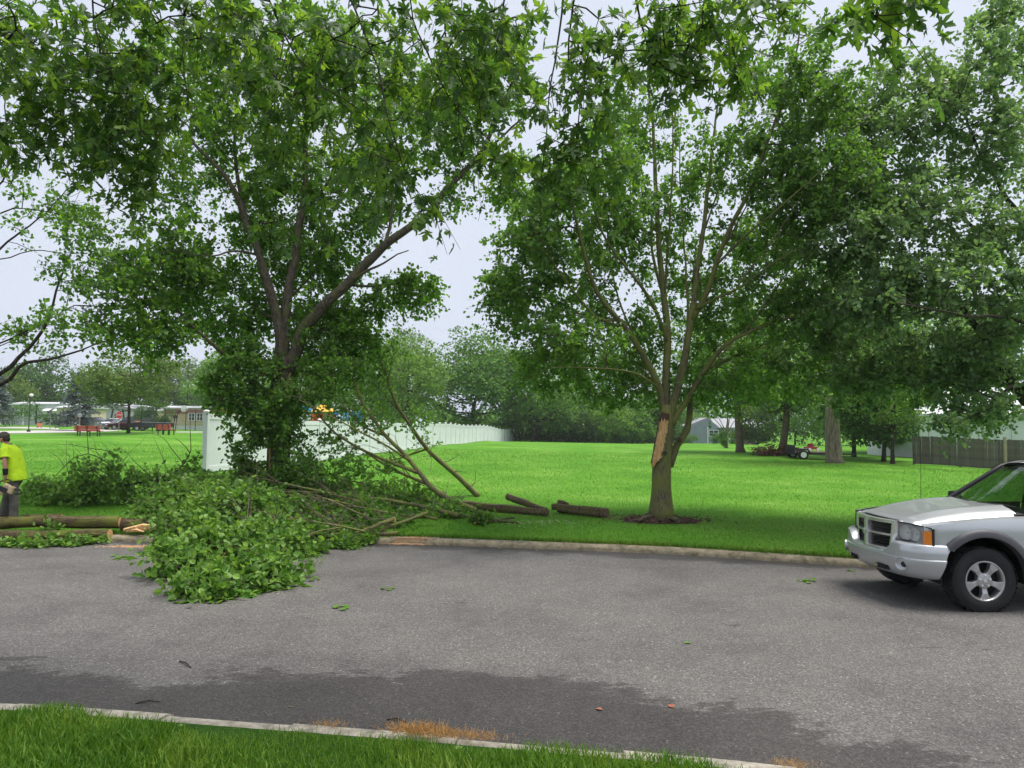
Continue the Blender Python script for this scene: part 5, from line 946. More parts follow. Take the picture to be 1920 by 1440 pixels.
for k in range(int(Lf / 2.3) + 1):
    p = pa[:2] + uf * k * 2.3; z = float(ground(*p)); MB().box(np.array([p[0] - uf[1] * .07, p[1] + uf[0] * .07, z + .8]) - o, (.09, .09, 1.62)).build('post', M_PLANK[1], pf)
for z in (.4, 1.25):
    A = np.array([pa[0], pa[1], float(ground(*pa[:2])) + z]) - o; B = np.array([pb[0], pb[1], float(ground(*pb[:2])) + z]) - o
    for k in range(3):
        a_, b__ = A + (B - A) * k / 3, A + (B - A) * (k + 1) / 3; off_ = np.array([-uf[1] * .04, uf[0] * .04, 0]); MB().tube([a_ + off_, b__ + off_], .035, 4).build('rail', M_PLANK[2], pf)
gpx = at(1883, 886, 36.6); MB().box(np.array([gpx[0], gpx[1] - .12, float(ground(gpx[0], gpx[1])) + .87]) - o, (.12, .1, 1.74)).build('gate_post', plain('tan_gate_post', (.32, .27, .18), .2, 5), pf)

# ------------------------------------------------------------------ park street, benches, signs, hoop
M_CONC = plain('pale_street_concrete', (.42, .40, .37), .1, .6, .2, 20, rough=.9)
def sheet(name, pxs, mat, lift=.03):
    P = [G(x, y) for x, y in pxs]; n = len(P) // 2; rows = []
    for i in range(n):
        a, b = P[i], P[-1 - i]; row = []
        for k in range(7):
            q = a + (b - a) * k / 6; row.append((q[0], q[1], float(ground(q[0], q[1])) + lift))
        rows.append(row)
    o = MB().grid(rows).build(name, mat); o['kind'] = 'structure'
sheet('park_street', [(-140, 812.5), (-60, 812.8), (0, 813.5), (60, 812.6), (110, 811.5), (160, 810.6), (205, 809.2), (228, 807.5), (228, 805.5), (205, 804.8), (160, 804.4), (110, 806.4), (60, 807.6), (0, 808.8), (-60, 808.2), (-140, 808)], M_CONC)
sheet('park_lane', [(-140, 803.2), (0, 803.6), (40, 803.9), (80, 804.6), (110, 805.9), (110, 803.0), (80, 801.6), (40, 801), (0, 800.6), (-140, 800.4)], M_CONC, .035)
sheet('court_slab', [(330, 811.4), (400, 811.6), (470, 811.8), (470, 809.8), (400, 809.8), (330, 810)], M_CONC)
M_RED = plain('faded_red_paint', (.62, .10, .085), .15, 4, rough=.5); M_BLK = plain('black_paint', (.02, .02, .022), .2, rough=.45)
def bench(label, px, py, rz):
    g = G(px, py); r = empty('park_bench', g, label, 'bench', 'red park benches', rz)
    for k in range(3): MB().box((0, .18 + .0 * k, .52 + k * .13), (1.95, .045, .115), Matrix.Rotation(R(-12), 3, 'X')).build('back_slat', M_RED, r)
    for k in range(3): MB().box((0, -.32 + k * .15, .43), (1.95, .13, .04)).build('seat_slat', M_RED, r)
    for x in (-.75, 0, .75):
        mb = MB(); mb.box((x, -.3, .2), (.06, .06, .4)); mb.box((x, .1, .2), (.06, .06, .4)); mb.box((x, -.1, .39), (.06, .52, .05)); mb.box((x, .2, .62), (.05, .05, .5), Matrix.Rotation(R(-12), 3, 'X')); mb.build('leg', M_BLK, r)
bench('red slatted park bench beside the pale street', 165, 818.5, R(186)); bench('red slatted park bench near the chain-link fence', 309, 815.5, R(150))
def pole_thing(name, label, cat, px, Y, h, rr, mat):
    p = at(px, 800, Y); o = (p[0], Y, float(ground(p[0], Y))); r = empty(name, o, label, cat); MB().tube([(0, 0, -.1), (0, 0, h * .5), (0, 0, h)], rr, 8).build('pole', mat, r); return r
M_GALV = plain('galvanised_steel', (.35, .36, .37), .1, rough=.45, metal=.6)
r = pole_thing('street_lamp', 'dark lamp post with a white globe at the park street', 'lamp', 54, 72, 3.7, .05, M_BLK); MB().sphere((.12, 0, 3.78), (.2, .2, .15)).build('globe', plain('milk_glass', (.8, .8, .78), .03, rough=.3), r, auto=60); MB().box((0, 0, .12), (.24, .24, .24)).build('base', M_BLK, r)
r = pole_thing('stop_sign', 'red octagonal stop sign among the parked cars', 'sign', 223, 78, 2.15, .03, M_GALV)
oc = [(.38 * math.cos(R(22.5 + 45 * k)), 1.85 + .38 * math.sin(R(22.5 + 45 * k))) for k in range(8)]; MB().prism([(x * 1.06, 1.85 + (z - 1.85) * 1.06) for x, z in oc], -.045, -.035, 'y').build('rim', M_TRIM, r); MB().prism(oc, -.056, -.0455, 'y').build('plate', plain('sign_red', (.6, .02, .03), .08, rough=.4), r)
def text(name, body, size, loc, rot, mat, parent, ext=.004):
    c = bpy.data.curves.new(name, 'FONT'); c.body = body; c.size = size; c.align_x = 'CENTER'; c.align_y = 'CENTER'; c.extrude = ext; c.materials.append(mat)
    o = bpy.data.objects.new(name, c); COL.objects.link(o); bpy.context.view_layer.update(); me = bpy.data.meshes.new_from_object(o); bpy.data.objects.remove(o)
    o = bpy.data.objects.new(name, me); COL.objects.link(o); o.parent = parent; o.location = loc; o.rotation_euler = rot; return o
text('lettering', 'STOP', .27, (0, -.062, 1.85), (R(90), 0, 0), M_TRIM, r)
r = pole_thing('street_sign', 'dark street name sign on a thin pole before the round shrub', 'sign', 94, 88, 2.2, .035, M_GALV); MB().prism([(-.25, 2.25), (.05, 1.85), (.25, 1.7), (.22, 1.95), (-.15, 2.3)], -.02, .02, 'y').build('plate', M_DARKT, r)
r = pole_thing('round_sign', 'pale round sign back in front of the spruce trunk', 'sign', 149, 82, 2.1, .03, M_GALV); MB().lathe([(0.0, -.05), (.24, -.05), (.26, -.04), (.26, -.03), (0, -.03)], (0, 0, 1.9), 'y', 20).build('plate', M_GALV, r)
p = at(74, 800, 92); r = empty('barrier_board', (p[0], 92, float(ground(p[0], 92))), 'small orange barrier board by the lane', 'sign'); MB().box((0, 0, .38), (.62, .05, .5)).build('board', plain('orange_board', (.75, .25, .06), .1), r); MB().box((0, .02, .68), (.5, .1, .1)).build('lamp_bar', M_DARKT, r); [MB().box((x, 0, .09), (.05, .4, .18)).build('foot', M_GALV, r) for x in (-.25, .25)]
p = at(126.5, 800, 97); r = empty('trash_bin', (p[0], 97, float(ground(p[0], 97))), 'black wheeled trash bin right of the round shrub', 'bin'); MB().box((0, 0, .5), (.55, .6, .95), taper=1.12).build('body', M_BLK, r); MB().box((0, -.02, 1.0), (.68, .74, .08)).build('lid', M_DARKT, r)
[MB().lathe([(0, -.04), (.12, -.04), (.12, .04), (0, .04)], (x, .28, .12), 'x', 12).build('wheel', M_BLK, r) for x in (-.24, .24)]
# basketball hoop
p = at(327, 800, 90); r = empty('basketball_hoop', (p[0], 90, float(ground(p[0], 90))), 'basketball hoop with a white fan backboard on dark gooseneck posts', 'hoop')
for x in (-.1, .18): MB().tube([(x - .05, 0, -.1), (x + .02, 0, 1.0), (x + .12, 0, 2.1), (x + .35, 0, 2.55), (x + .8, -.1, 2.72), (1.2, -.2, 2.75)], .055, 8).build('post', M_BLK, r, auto=60)
MB().box((.12, -.1, 1.95), (.5, .3, .35)).build('pad', M_BLK, r)
MB().prism([(1.30 + .42 * math.cos(a), 2.95 + .45 * math.sin(a)) for a in [R(-50) + R(280) * k / 16 for k in range(17)]], -.3, -.26, 'y').build('backboard', M_TRIM, r)
MB().tube([(1.3 + .23 * math.cos(R(20 * k)), -.55 + .23 * math.sin(R(20 * k)), 2.72) for k in range(19)], .012, 5).build('rim', plain('rim_orange', (.6, .15, .04), .1), r)
# chain-link fence
p0 = at(264, 809, 84); o = np.array([p0[0], 84, float(ground(p0[0], 84))]); r = empty('chain_link_fence', o, 'tall chain-link fence with dark posts round the basketball court', 'fence')
pp = [at(px, 800, Yc) for px, Yc in ((264.5, 84), (286, 85), (309, 86), (348, 87), (366, 87.5), (384, 88))]; hh = [2.9, 1.15, 2.9, 2.9, 2.9, 2.9]
bs = []
for q, h in zip(pp, hh):
    z = float(ground(q[0], q[1])); b = np.array([q[0], q[1], z]) - o; bs.append(b); MB().tube([b + [0, 0, -.1], b + [0, 0, h]], .045, 8).build('post', M_BLK, r)
for i in range(5):
    for h in ((1.15,) if i < 2 else (1.15, 2.85)): MB().tube([bs[i] + [0, 0, min(h, hh[i], 9)], bs[i + 1] + [0, 0, min(h, hh[i + 1])]], .022, 6).build('rail', M_GALV, r)
    mb = MB(); A, B = bs[i], bs[i + 1]; L = np.linalg.norm(B - A); Hh = 2.8; m = int(L / .16)
    for k in range(-int(Hh / .16), m):
        for sgn in (1, -1):
            t0, t1 = k * .16, k * .16 + Hh; a0 = max(0, t0); a1 = min(L, t1)
            if a1 <= a0: continue
            z0_, z1_ = a0 - t0, a1 - t0
            if sgn < 0: z0_, z1_ = Hh - z0_, Hh - z1_
            mb.tube([A + (B - A) * a0 / L + [0, .003 * sgn, z0_], A + (B - A) * a1 / L + [0, .003 * sgn, z1_]], .004, 3, caps=False)
    mb.build('wire_mesh', M_BLK, r, recalc=False, kind='stuff')
# playground behind the fence
p = at(607, 800, 50); o = (p[0], 50, float(ground(p[0], 50))); r = empty('playground_set', o, 'red, yellow and blue climbing frame behind the white fence', 'playground')
MY = plain('yellow_plastic', (.75, .42, .04), .1, rough=.4); MR = plain('red_plastic', (.6, .07, .03), .1, rough=.4); MBL = plain('blue_plastic', (.02, .2, .55), .1, rough=.4)
for x, y in ((-.6, -.6), (.6, -.6), (-.6, .6), (.6, .6)): MB().tube([(x, y, 0), (x, y, 2.6)], .05, 8).build('post', MY, r)
MB().add([(-.75, -.75, 2.45), (.75, -.75, 2.45), (.75, .75, 2.45), (-.75, .75, 2.45), (0, 0, 3.1)], [(0, 1, 4), (1, 2, 4), (2, 3, 4), (3, 0, 4), (3, 2, 1, 0)]).build('roof', MY, r); MB().box((0, 0, 1.5), (1.2, 1.2, .08)).build('deck', MR, r); MB().box((-.3, -.62, 1.95), (.9, .05, .7)).build('panel', MR, r)
MB().tube([(-1.9, 0, 2.75), (-1.2, 0, 2.7), (-.6, 0, 2.3)], .1, 8).build('tube', MBL, r)
for x in (.9, 1.3, 1.7, 2.1, 2.5): MB().tube([(x, -.3, 1.9), (x, -.3, 2.5), (x, .3, 2.5), (x, .3, 1.9)], .04, 6).build('rung', MBL, r)
for y in (-.3, .3): MB().tube([(.6, y, 2.3), (2.7, y, 2.3), (2.75, y, 0)], .045, 6).build('ladder_rail', MBL, r)

# ------------------------------------------------------------------ far parked cars
M_TYRE = plain('tyre_rubber', (.018, .018, .019), .2, 12, .3, 60, rough=.85); M_ALLOY = plain('alloy', (.5, .5, .5), .1, 10, rough=.35, metal=.8)
def paint(name, col, metal=.4):
    m, n, l, b = new_mat(name); setin(b, rough=.32, metal=metal, coat=.8, coatr=.06); z = n.new('ShaderNodeTexNoise'); z.inputs['Scale'].default_value = 900
    t = n.new('ShaderNodeTexCoord'); l.new(t.outputs['Object'], z.inputs['Vector']); r = ramp(n, [(.35, tuple(c * .9 for c in col)), (.65, tuple(min(1, c * 1.08) for c in col))]); l.new(z.outputs['Fac'], r.inputs['Fac']); l.new(r.outputs[0], b.inputs['Base Color']); return m
SED = dict(body=[(-2.3, .35), (-2.35, .6), (-2.25, .82), (-1.3, .92), (1.2, .98), (2.15, 1.0), (2.35, .85), (2.35, .4), (2.1, .28), (-2.1, .28)], cabin=[(-1.2, .9), (-.35, 1.42), (.75, 1.44), (1.75, .97)])
PICK = dict(body=[(-2.5, .45), (-2.55, .8), (-2.4, 1.05), (-1.3, 1.12), (.4, 1.12), (2.5, 1.1), (2.55, .9), (2.55, .5), (2.3, .42), (-2.3, .42)], cabin=[(-1.3, 1.1), (-.7, 1.7), (.5, 1.72), (.75, 1.1)])
def far_car(label, px, Y, rz, col, spec=SED, cat='car'):
    p = at(px, 800, Y); r = empty('parked_car', (p[0], Y, float(ground(p[0], Y)) + .02), label, cat, 'cars parked in the park', rz); W = .88; m = paint('far_paint_%s' % col[0], col[1])
    MB().prism(spec['body'], -W, W, 'y').build('body', m, r, bevel=.09, seg=3)
    c = spec['cabin']; mb = MB(); k = len(c); V = [(x, s * (W - .06 if z < 1.2 else W - .24), z) for s in (-1, 1) for x, z in c]; mb.add(V, [tuple(range(k)), tuple(range(2 * k - 1, k - 1, -1))] + [(i, (i + 1) % k, k + (i + 1) % k, k + i) for i in range(k)]); mb.build('cabin_glass', M_GLASS, r, bevel=.05)
    mb = MB(); top = [p_ for p_ in c if p_[1] > 1.3]; mb.prism([(top[0][0] - .05, top[0][1]), (top[1][0] + .05, top[1][1]), (top[1][0], top[1][1] + .04), (top[0][0] + .05, top[0][1] + .04)], -(W - .26), W - .26, 'y'); mb.build('roof', m, r)
    for x in (-1.45, 1.4):
        for s in (-1, 1):
            o = MB().lathe([(.16, -.1), (.31, -.1), (.33, -.06), (.33, .06), (.31, .1), (.16, .1)], (x, s * (W - .07), .33), 'y', 18).build('wheel', M_TYRE, r, auto=40); MB().lathe([(0, -.105), (.2, -.1), (.2, .1), (0, .105)], (x, s * (W - .07), .33), 'y', 14).build('rim', M_ALLOY, o)
    for s in (-1, 1): MB().box((spec['body'][1][0] + .02, s * .6, spec['body'][1][1] + .08), (.06, .32, .13)).build('headlight', M_TRIM, r); MB().box((spec['body'][6][0] - .02, s * .65, spec['body'][6][1] - .05), (.06, .3, .14)).build('tail_light', MATS['sign_red'], r)
far_car('dark blue sedan parked side-on below the spruce', 174, 96, R(-8), ('navy', (.018, .022, .04))); far_car('silver sedan parked between the dark blue and the maroon cars', 208, 95, R(40), ('silver', (.5, .52, .55))); far_car('dark maroon car parked tail-on under the stop sign', 227, 94, R(60), ('maroon', (.05, .012, .015)))
far_car('orange pickup parked behind the park tree', 250, 97, R(4), ('orange', (.6, .22, .04)), PICK, 'pickup'); far_car('black pickup parked behind the chain-link fence', 284, 93, R(3), ('black', (.012, .012, .014)), PICK, 'pickup')

# ------------------------------------------------------------------ brush pile, trailer, mower
M_RUST = leaf_mat('dead_brown_leaf', (.06, .03, .018), (.13, .06, .035), (.22, .12, .07), trans=.1, rough=.8)
o = G(1448, 853); t = Tree('brush_pile', o, 'heap of red-brown dead brush under the lawn trees', 'brush', None, B_DARK, ('stem', 'stem', 'twigs', 'dead_leaves'))
for k in range(9): a = gl([(1418 + k * 8, 853, .1)])[0]; t.limb([a, a + [random.uniform(-.6, .6), random.uniform(-.3, .3), .35], a + [random.uniform(-1, 1), random.uniform(-.4, .4), random.uniform(.3, .75)]], .02, .006, n=5)
t.clusters(blobs_gr([(1425, 854, .5, .4, .22, .2, 12), (1445, 854, .6, .5, .35, .3, 20), (1468, 853, .6, .5, .3, .28, 18), (1486, 852, .4, .4, .25, .2, 10)])); t.leaves(M_RUST, size=.12, sprigs=6, per=6, spl=.3, tmpl=DIAM, floor=.02); t.finish()
g = G(1517, 861); r = empty('utility_trailer', g, 'low utility trailer with a brown plank deck beside the largest lawn tree', 'trailer', None, R(-4)); MDK = plain('brown_deck', (.22, .11, .07), .3, 4)
for k in range(8): MB().box((.2, -.7 + k * .2, .42), (2.6, .19, .04)).build('deck_plank', MDK, r)
mb = MB(); mb.box((.2, -.83, .36), (2.7, .06, .12)); mb.box((.2, .83, .36), (2.7, .06, .12)); mb.box((-1.13, 0, .36), (.06, 1.6, .12)); mb.box((1.53, 0, .36), (.06, 1.6, .12)); mb.tube([(1.5, -.6, .33), (2.6, 0, .3), (1.5, .6, .33)], .04, 6); mb.build('frame', M_BLK, r)
for s in (-1, 1):
    w_ = MB().lathe([(.12, -.09), (.27, -.09), (.29, -.05), (.29, .05), (.27, .09), (.12, .09)], (-.65, s * .96, .29), 'y', 18).build('wheel', M_TYRE, r, auto=40); MB().lathe([(0, -.095), (.17, -.09), (.17, .09), (0, .095)], (-.65, s * .96, .29), 'y', 14).build('rim', M_TRIM, w_); MB().tube([(-1.05, s * .96, .4), (-.9, s * .96, .62), (-.4, s * .96, .62), (-.25, s * .96, .4)], .06, 6).build('fender', M_BLK, r)
MB().box((-1.1, 0, .62), (.05, 1.6, .45)).build('headboard', M_BLK, r)
mw_ = empty('lawn_mower', np.array(g) + [.1, 0, .45], 'red lawn mower standing on the utility trailer', 'mower', None, R(20)); MRD = plain('mower_red', (.22, .015, .02), .1, rough=.4)
MB().box((0, 0, .22), (.75, .5, .14), taper=.85).build('deck', MRD, mw_, bevel=.03); MB().box((0, 0, .38), (.3, .3, .2), taper=.8).build('engine', MRD, mw_, bevel=.03); MB().tube([(.35, -.2, .25), (.95, -.2, .85), (.95, .2, .85), (.35, .2, .25)], .018, 6).build('handle', M_BLK, mw_)
for x in (-.3, .3):
    for y in (-.28, .28): MB().lathe([(0, -.03), (.1, -.03), (.11, 0), (.1, .03), (0, .03)], (x, y, .11), 'y', 12).build('wheel', M_TRIM, mw_)
# ------------------------------------------------------------------ silver pickup (local x = forward, +y = side facing the camera)
M_SILVER = paint('silver_paint', (.50, .515, .53), .55); M_CHROME = plain('chrome', (.86, .87, .88), .04, 3, rough=.2, metal=.85); M_FLARE = plain('dark_grey_plastic', (.055, .055, .062), .12, 20, .15, 200, rough=.55)
M_BLACKP = plain('black_plastic', (.012, .012, .013), .2, 20, rough=.5); M_UNDER = plain('underbody_black', (.008, .008, .008), .3, rough=.9); M_AMBER = plain('amber_lens', (.85, .25, .03), .12, 40, rough=.2); M_REFL = plain('reflector', (.95, .95, .95), .03, rough=.3, metal=.1); M_HOUS = plain('lamp_housing', (.88, .88, .88), .06, 12, rough=.35)
def glass_mat(name, tint, gl=.12):
    m, n, l, b = new_mat(name); t = n.new('ShaderNodeBsdfTransparent'); t.inputs['Color'].default_value = (*tint, 1); g = n.new('ShaderNodeBsdfGlossy'); g.inputs['Roughness'].default_value = .03
    f = n.new('ShaderNodeFresnel'); f.inputs['IOR'].default_value = 1.5; z = n.new('ShaderNodeTexNoise'); z.inputs['Scale'].default_value = 9; z.inputs['Detail'].default_value = 8; rr = ramp(n, [(.55, (0, 0, 0)), (.8, (gl, gl, gl))]); l.new(z.outputs['Fac'], rr.inputs['Fac'])
    a = n.new('ShaderNodeMath'); a.operation = 'ADD'; l.new(f.outputs[0], a.inputs[0]); l.new(rr.outputs[0], a.inputs[1]); ms = n.new('ShaderNodeMixShader'); l.new(a.outputs[0], ms.inputs[0]); l.new(t.outputs[0], ms.inputs[1]); l.new(g.outputs[0], ms.inputs[2]); l.new(ms.outputs[0], n['Material Output'].inputs['Surface']); return m
M_WIND = glass_mat('windscreen_glass', (.50, .58, .55), .22); M_LENS = glass_mat('clear_lens', (.93, .94, .94), .05)
_n = M_LENS.node_tree; _o = _n.nodes['Material Output']; _d = _n.nodes.new('ShaderNodeBsdfDiffuse'); _d.inputs['Color'].default_value = (.8, .81, .8, 1); _m = _n.nodes.new('ShaderNodeMixShader'); _m.inputs[0].default_value = .16; _n.links.new(_o.inputs['Surface'].links[0].from_socket, _m.inputs[1]); _n.links.new(_d.outputs[0], _m.inputs[2]); _n.links.new(_m.outputs[0], _o.inputs['Surface'])
TA = R(-1); pc = G(1850, 1156); tl_y = np.array([-math.sin(TA), -math.cos(TA), 0]); to = pc - .90 * tl_y; to[2] = .02
truck = empty('pickup_truck', to, 'silver pickup truck with a chrome crosshair grille parked against the far kerb', 'pickup', None, math.pi - TA)
def hw(x): return float(np.interp(x, [-4.55, -4.2, -3, -.6, 0, .3, .5, .62, .70], [.86, .885, .90, .905, .90, .885, .86, .83, .80]))
def belt(x): return float(np.interp(x, [-4.55, -3.0, -.7, -.3, 0, .3, .5, .66], [1.13, 1.15, 1.12, 1.11, 1.09, 1.06, 1.035, 1.01]))
AR, AZ = .50, .41
def lower(x):
    for c in (0, -3.33):
        if abs(x - c) < AR: 
            return AZ + math.sqrt(AR * AR - (x - c) ** 2)
    return .775 if x > .40 else .47
def side(s, x0, x1, name, n):
    xs = sorted(set([round(v, 4) for v in np.linspace(x0, x1, n)] + [c + k for c in (0, -3.33) for k in (-.4999, -.495, -.48, .48, .495, .4999) if x0 < c + k < x1]))
    rows = []
    for x in xs:
        lo, hi = lower(x), belt(x); row = []
        for j in range(11):
            t = j / 10; z = lo + (hi - lo) * t; y = hw(x) - .05 * max(0, (z - .95) / .18) ** 2 * (1 if x > -.7 else .4) - .035 * max(0, (.62 - z) / .2) ** 2 - .012 * math.exp(-((z - .88) / .03) ** 2) * 0
            row.append((x, s * y, z))
        row.append((x, s * (hw(x) - .12), hi + .014)); rows.append(row)
    return MB().grid(rows).build(name, M_SILVER, truck, auto=40)
for s in (1, -1):
    side(s, -.62, .66, 'fender', 40); d = side(s, -1.78, -.63, 'door', 12); side(s, -2.62, -1.79, 'rear_door', 12); side(s, -4.5, -2.63, 'bed_side', 46)
    MB().box((-1.55, s * .925, .98), (.2, .03, .035)).build('handle', M_BLACKP, d, bevel=.008)
# bonnet
rows = []
for i in range(23):
    t = i / 22; x = .76 - 1.28 * t; hwd = .66 + .12 * min(1, t * 1.4); ze = belt(min(x, .62)) + .008 - (.02 if i == 0 else 0); cr_ = float(np.interp(t, [0, .05, .25, .6, 1], [.0, .04, .07, .10, .11])); row = []
    for j in range(33):
        v = -1 + 2 * j / 32; y = v * hwd; e = 1 - abs(v) ** 5; z = ze - .035 * abs(v) ** 30 + cr_ * e + .014 * math.exp(-((abs(v) - .62) / .06) ** 2) * min(1, t * 3) - .010 * math.exp(-(v / .5) ** 4) * min(1, t * 3)
        xx = x - .07 * v * v * (1 - t); row.append((xx, y, z))
    rows.append(row)
MB().grid(rows).build('bonnet', M_SILVER, truck, auto=50)
# bumper
path = [(.40, .905), (.52, .90), (.64, .875), (.74, .82), (.82, .72), (.865, .62), (.892, .53), (.912, .43), (.92, .36), (.94, .15), (.945, 0)]; path = path + [(x, -y) for x, y in path[-2::-1]]
PZ = [(.82, -.10), (.815, -.03), (.795, -.005), (.70, .0), (.63, .0), (.615, .018), (.60, .02), (.54, .015), (.47, -.005), (.41, -.03), (.385, -.07)]
pa_ = np.array(path); tg = np.gradient(pa_, axis=0); nn = np.stack([-tg[:, 1] * -1, tg[:, 0] * -1], -1); nn = np.stack([-tg[:, 1], tg[:, 0]], -1); nn /= np.linalg.norm(nn, axis=1, keepdims=True)
if nn[len(nn) // 2][0] < 0: nn = -nn
rows = []
for k, (p, nv) in enumerate(zip(pa_, nn)):
    endf = 1 if k in (0, len(pa_) - 1) else 0
    top = float(np.interp(abs(p[1]), [.38, .52], [.655, .80]))
    rows.append([(p[0] + nv[0] * o_ + endf * .13 * (.82 - z) / .43, p[1] + nv[1] * o_, z if z < .62 else .615 + (z - .62) / .2 * (top - .615)) for z, o_ in PZ])
MB().grid(resample_rows(rows) if False else rows).build('bumper', M_SILVER, truck, auto=50)
MB().box((.55, 0, .56), (.30, 1.36, .3)).build('bumper_core', M_UNDER, truck)
for s in (1, -1):
    c = np.array([.845, s * .665, .545]); rot = Matrix.Rotation(s * R(33), 4, 'Z')
    def plc(mb, nm, mt, sm=40):
        o = mb.build(nm, mt, truck, auto=sm); o.location = tuple(c); o.rotation_euler = (0, 0, s * R(33)); return o
    plc(MB().lathe([(.0, .012), (.045, .012), (.062, .016), (.072, .03), (.078, .030), (.074, .0)], (0, 0, 0), 'x', 24), 'fog_recess', M_SILVER); plc(MB().lathe([(.0, .020), (.02, .022), (.034, .022), (.036, .013)], (0, s * .024, -.004), 'x', 16), 'fog_lamp', M_BLACKP)
    MB().box((.905, s * .36, .455), (.05, .20, .055), Matrix.Rotation(s * R(12), 3, 'Z')).build('bumper_slot', M_UNDER, truck)
MB().box((.925, .24, .452), (.05, .09, .035)).build('tow_hook', plain('dusty_hook', (.35, .27, .15), .2), truck)
# grille
GX = .90
def gy(z): return .395 + .045 * (z - .66) / .36
def gx_(y): return GX - .10 * (y / .42) ** 2
mb = MB(); N_ = 12
def band(z0, z1, d0=.0, d1=.03):
    rows = []
    for k in range(N_ + 1):
        v = -1 + 2 * k / N_; ya, yb = v * gy(z0), v * gy(z1); rows.append([(gx_(ya) - .06, ya, z0), (gx_(ya) + d1, ya, z0), (gx_(yb) + d1, yb, z1), (gx_(yb) - .06, yb, z1), (gx_(ya) - .06, ya, z0)])
    mb.grid(rows)
band(.99, 1.028); band(.655, .685); o = mb.build('grille_surround', M_CHROME, truck, auto=40)
for s in (1, -1):
    mb = MB(); rows = []
    for z in np.linspace(.655, 1.028, 8):
        y = gy(z); rows.append([(gx_(y) + .028, s * (y - .032), z), (gx_(y) + .028, s * y, z), (gx_(y) - .01, s * (y + .02), z), (gx_(y) - .16, s * (y + .035), z)])
    mb.grid(rows); mb.build('grille_side', M_CHROME, truck, auto=40)
mb = MB(); rows = []
for z in np.linspace(.66, 1.02, 6): rows.append([(GX - .04, -.05, z), (GX + .035, -.045, z), (GX + .05, -.02, z), (GX + .05, .02, z), (GX + .035, .045, z), (GX - .04, .05, z)])
mb.grid(rows); mb.build('grille_upright', M_CHROME, truck, auto=40)
mb = MB(); rows = []
for k in range(N_ + 1): y = -.40 + .8 * k / N_; rows.append([(gx_(y) - .03, y, .825), (gx_(y) + .02, y, .832), (gx_(y) + .02, y, .856), (gx_(y) - .03, y, .862)])
mb.grid(rows); mb.build('grille_crossbar', M_CHROME, truck, auto=40)
for q in range(9):
    z = .70 + q * .036
    if abs(z - .844) < .012: continue
    mb = MB(); rows = []
    for k in range(N_ + 1): y = -.38 + .76 * k / N_; rows.append([(gx_(y) - .05, y, z), (gx_(y) - .012, y, z - .008), (gx_(y) - .012, y, z + .004), (gx_(y) - .05, y, z + .01)])
    mb.grid(rows); mb.build('grille_slat', M_BLACKP, truck)
MB().box((.74, 0, .84), (.05, .80, .38)).build('radiator', M_UNDER, truck)
mb = MB(); mb.prism([(-.028, .03), (.028, .03), (.034, .0), (.018, -.03), (0, -.04), (-.018, -.03), (-.034, 0)], 0, .012, 'x'); o = mb.build('badge', M_CHROME, truck, bevel=.004); o.location = (GX + .052, 0, .845)
MB().box((.64, 0, .79), (.24, 1.24, .05)).build('filler_panel', M_BLACKP, truck)
# headlamps
for s in (1, -1):
    hl = empty('headlight', (0, 0, 0)); hl.parent = truck
    pln = [(.775, .455), (.755, .55), (.725, .65), (.685, .75), (.64, .815), (.585, .848)]; zt = [1.012, 1.012, 1.01, 1.003, .995, .985]; zb = [.80, .792, .784, .778, .774, .772]
    L = [[(x, s * y, b + (t_ - b) * k / 6) for k in range(7)] for (x, y), t_, b in zip(pln, zt, zb)]
    MB().grid(L).build('lens', M_LENS, hl, auto=60)
    bk = [[(x - .085, s * (y - .03), b + (t_ - b) * k / 2) for k in range(3)] for (x, y), t_, b in zip(pln, zt, zb)]; mb = MB(); mb.grid(bk)
    for e in (0, -1): mb.grid([[L[i][e] for i in range(6)], [bk[i][e] for i in range(6)]])
    mb.grid([[L[0][k] for k in (0, 3, 6)], bk[0]]); mb.build('housing', M_HOUS, hl)
    for (x, y, r_) in ((.725, .545, .088), (.685, .672, .078)):
        o = MB().lathe([(0, -.05), (r_ * .4, -.045), (r_ * .8, -.02), (r_, .012), (r_ * 1.04, .012)], (0, 0, 0), 'x', 22).build('reflector', M_REFL, hl, auto=60); o.location = (x, s * y, .895); o.rotation_euler = (0, 0, s * R(14))
        o = MB().sphere((0, 0, 0), (.018, .014, .014), 8, 6).build('bulb', M_TRIM, hl, auto=60); o.location = (x - .02, s * y, .895)
    am = [[(pln[i][0] + .012, s * (pln[i][1] + .010), z) for z in (.785, .85, .91, .955)] for i in (3, 4, 5)]; am[0] = [((pln[3][0] * .4 + pln[4][0] * .6) + .012, s * (pln[3][1] * .4 + pln[4][1] * .6 + .010), z) for z in (.785, .85, .91, .955)]
    MB().grid(am).build('indicator', M_AMBER, hl, auto=60)
    tr_ = [pln[0], *pln, pln[-1]]
    MB().tube([(x + .004, s * (y + .004), b - .012) for (x, y), b in zip(pln, zb)], .014, 6).build('gasket', M_BLACKP, hl); MB().tube([(.582, s * .858, .765), (.578, s * .858, .985)], .016, 6).build('gasket', M_BLACKP, hl); MB().tube([(x, s * (y + .002), t_ + .006) for (x, y), t_ in zip(pln, zt)], .009, 6).build('gasket', M_BLACKP, hl)
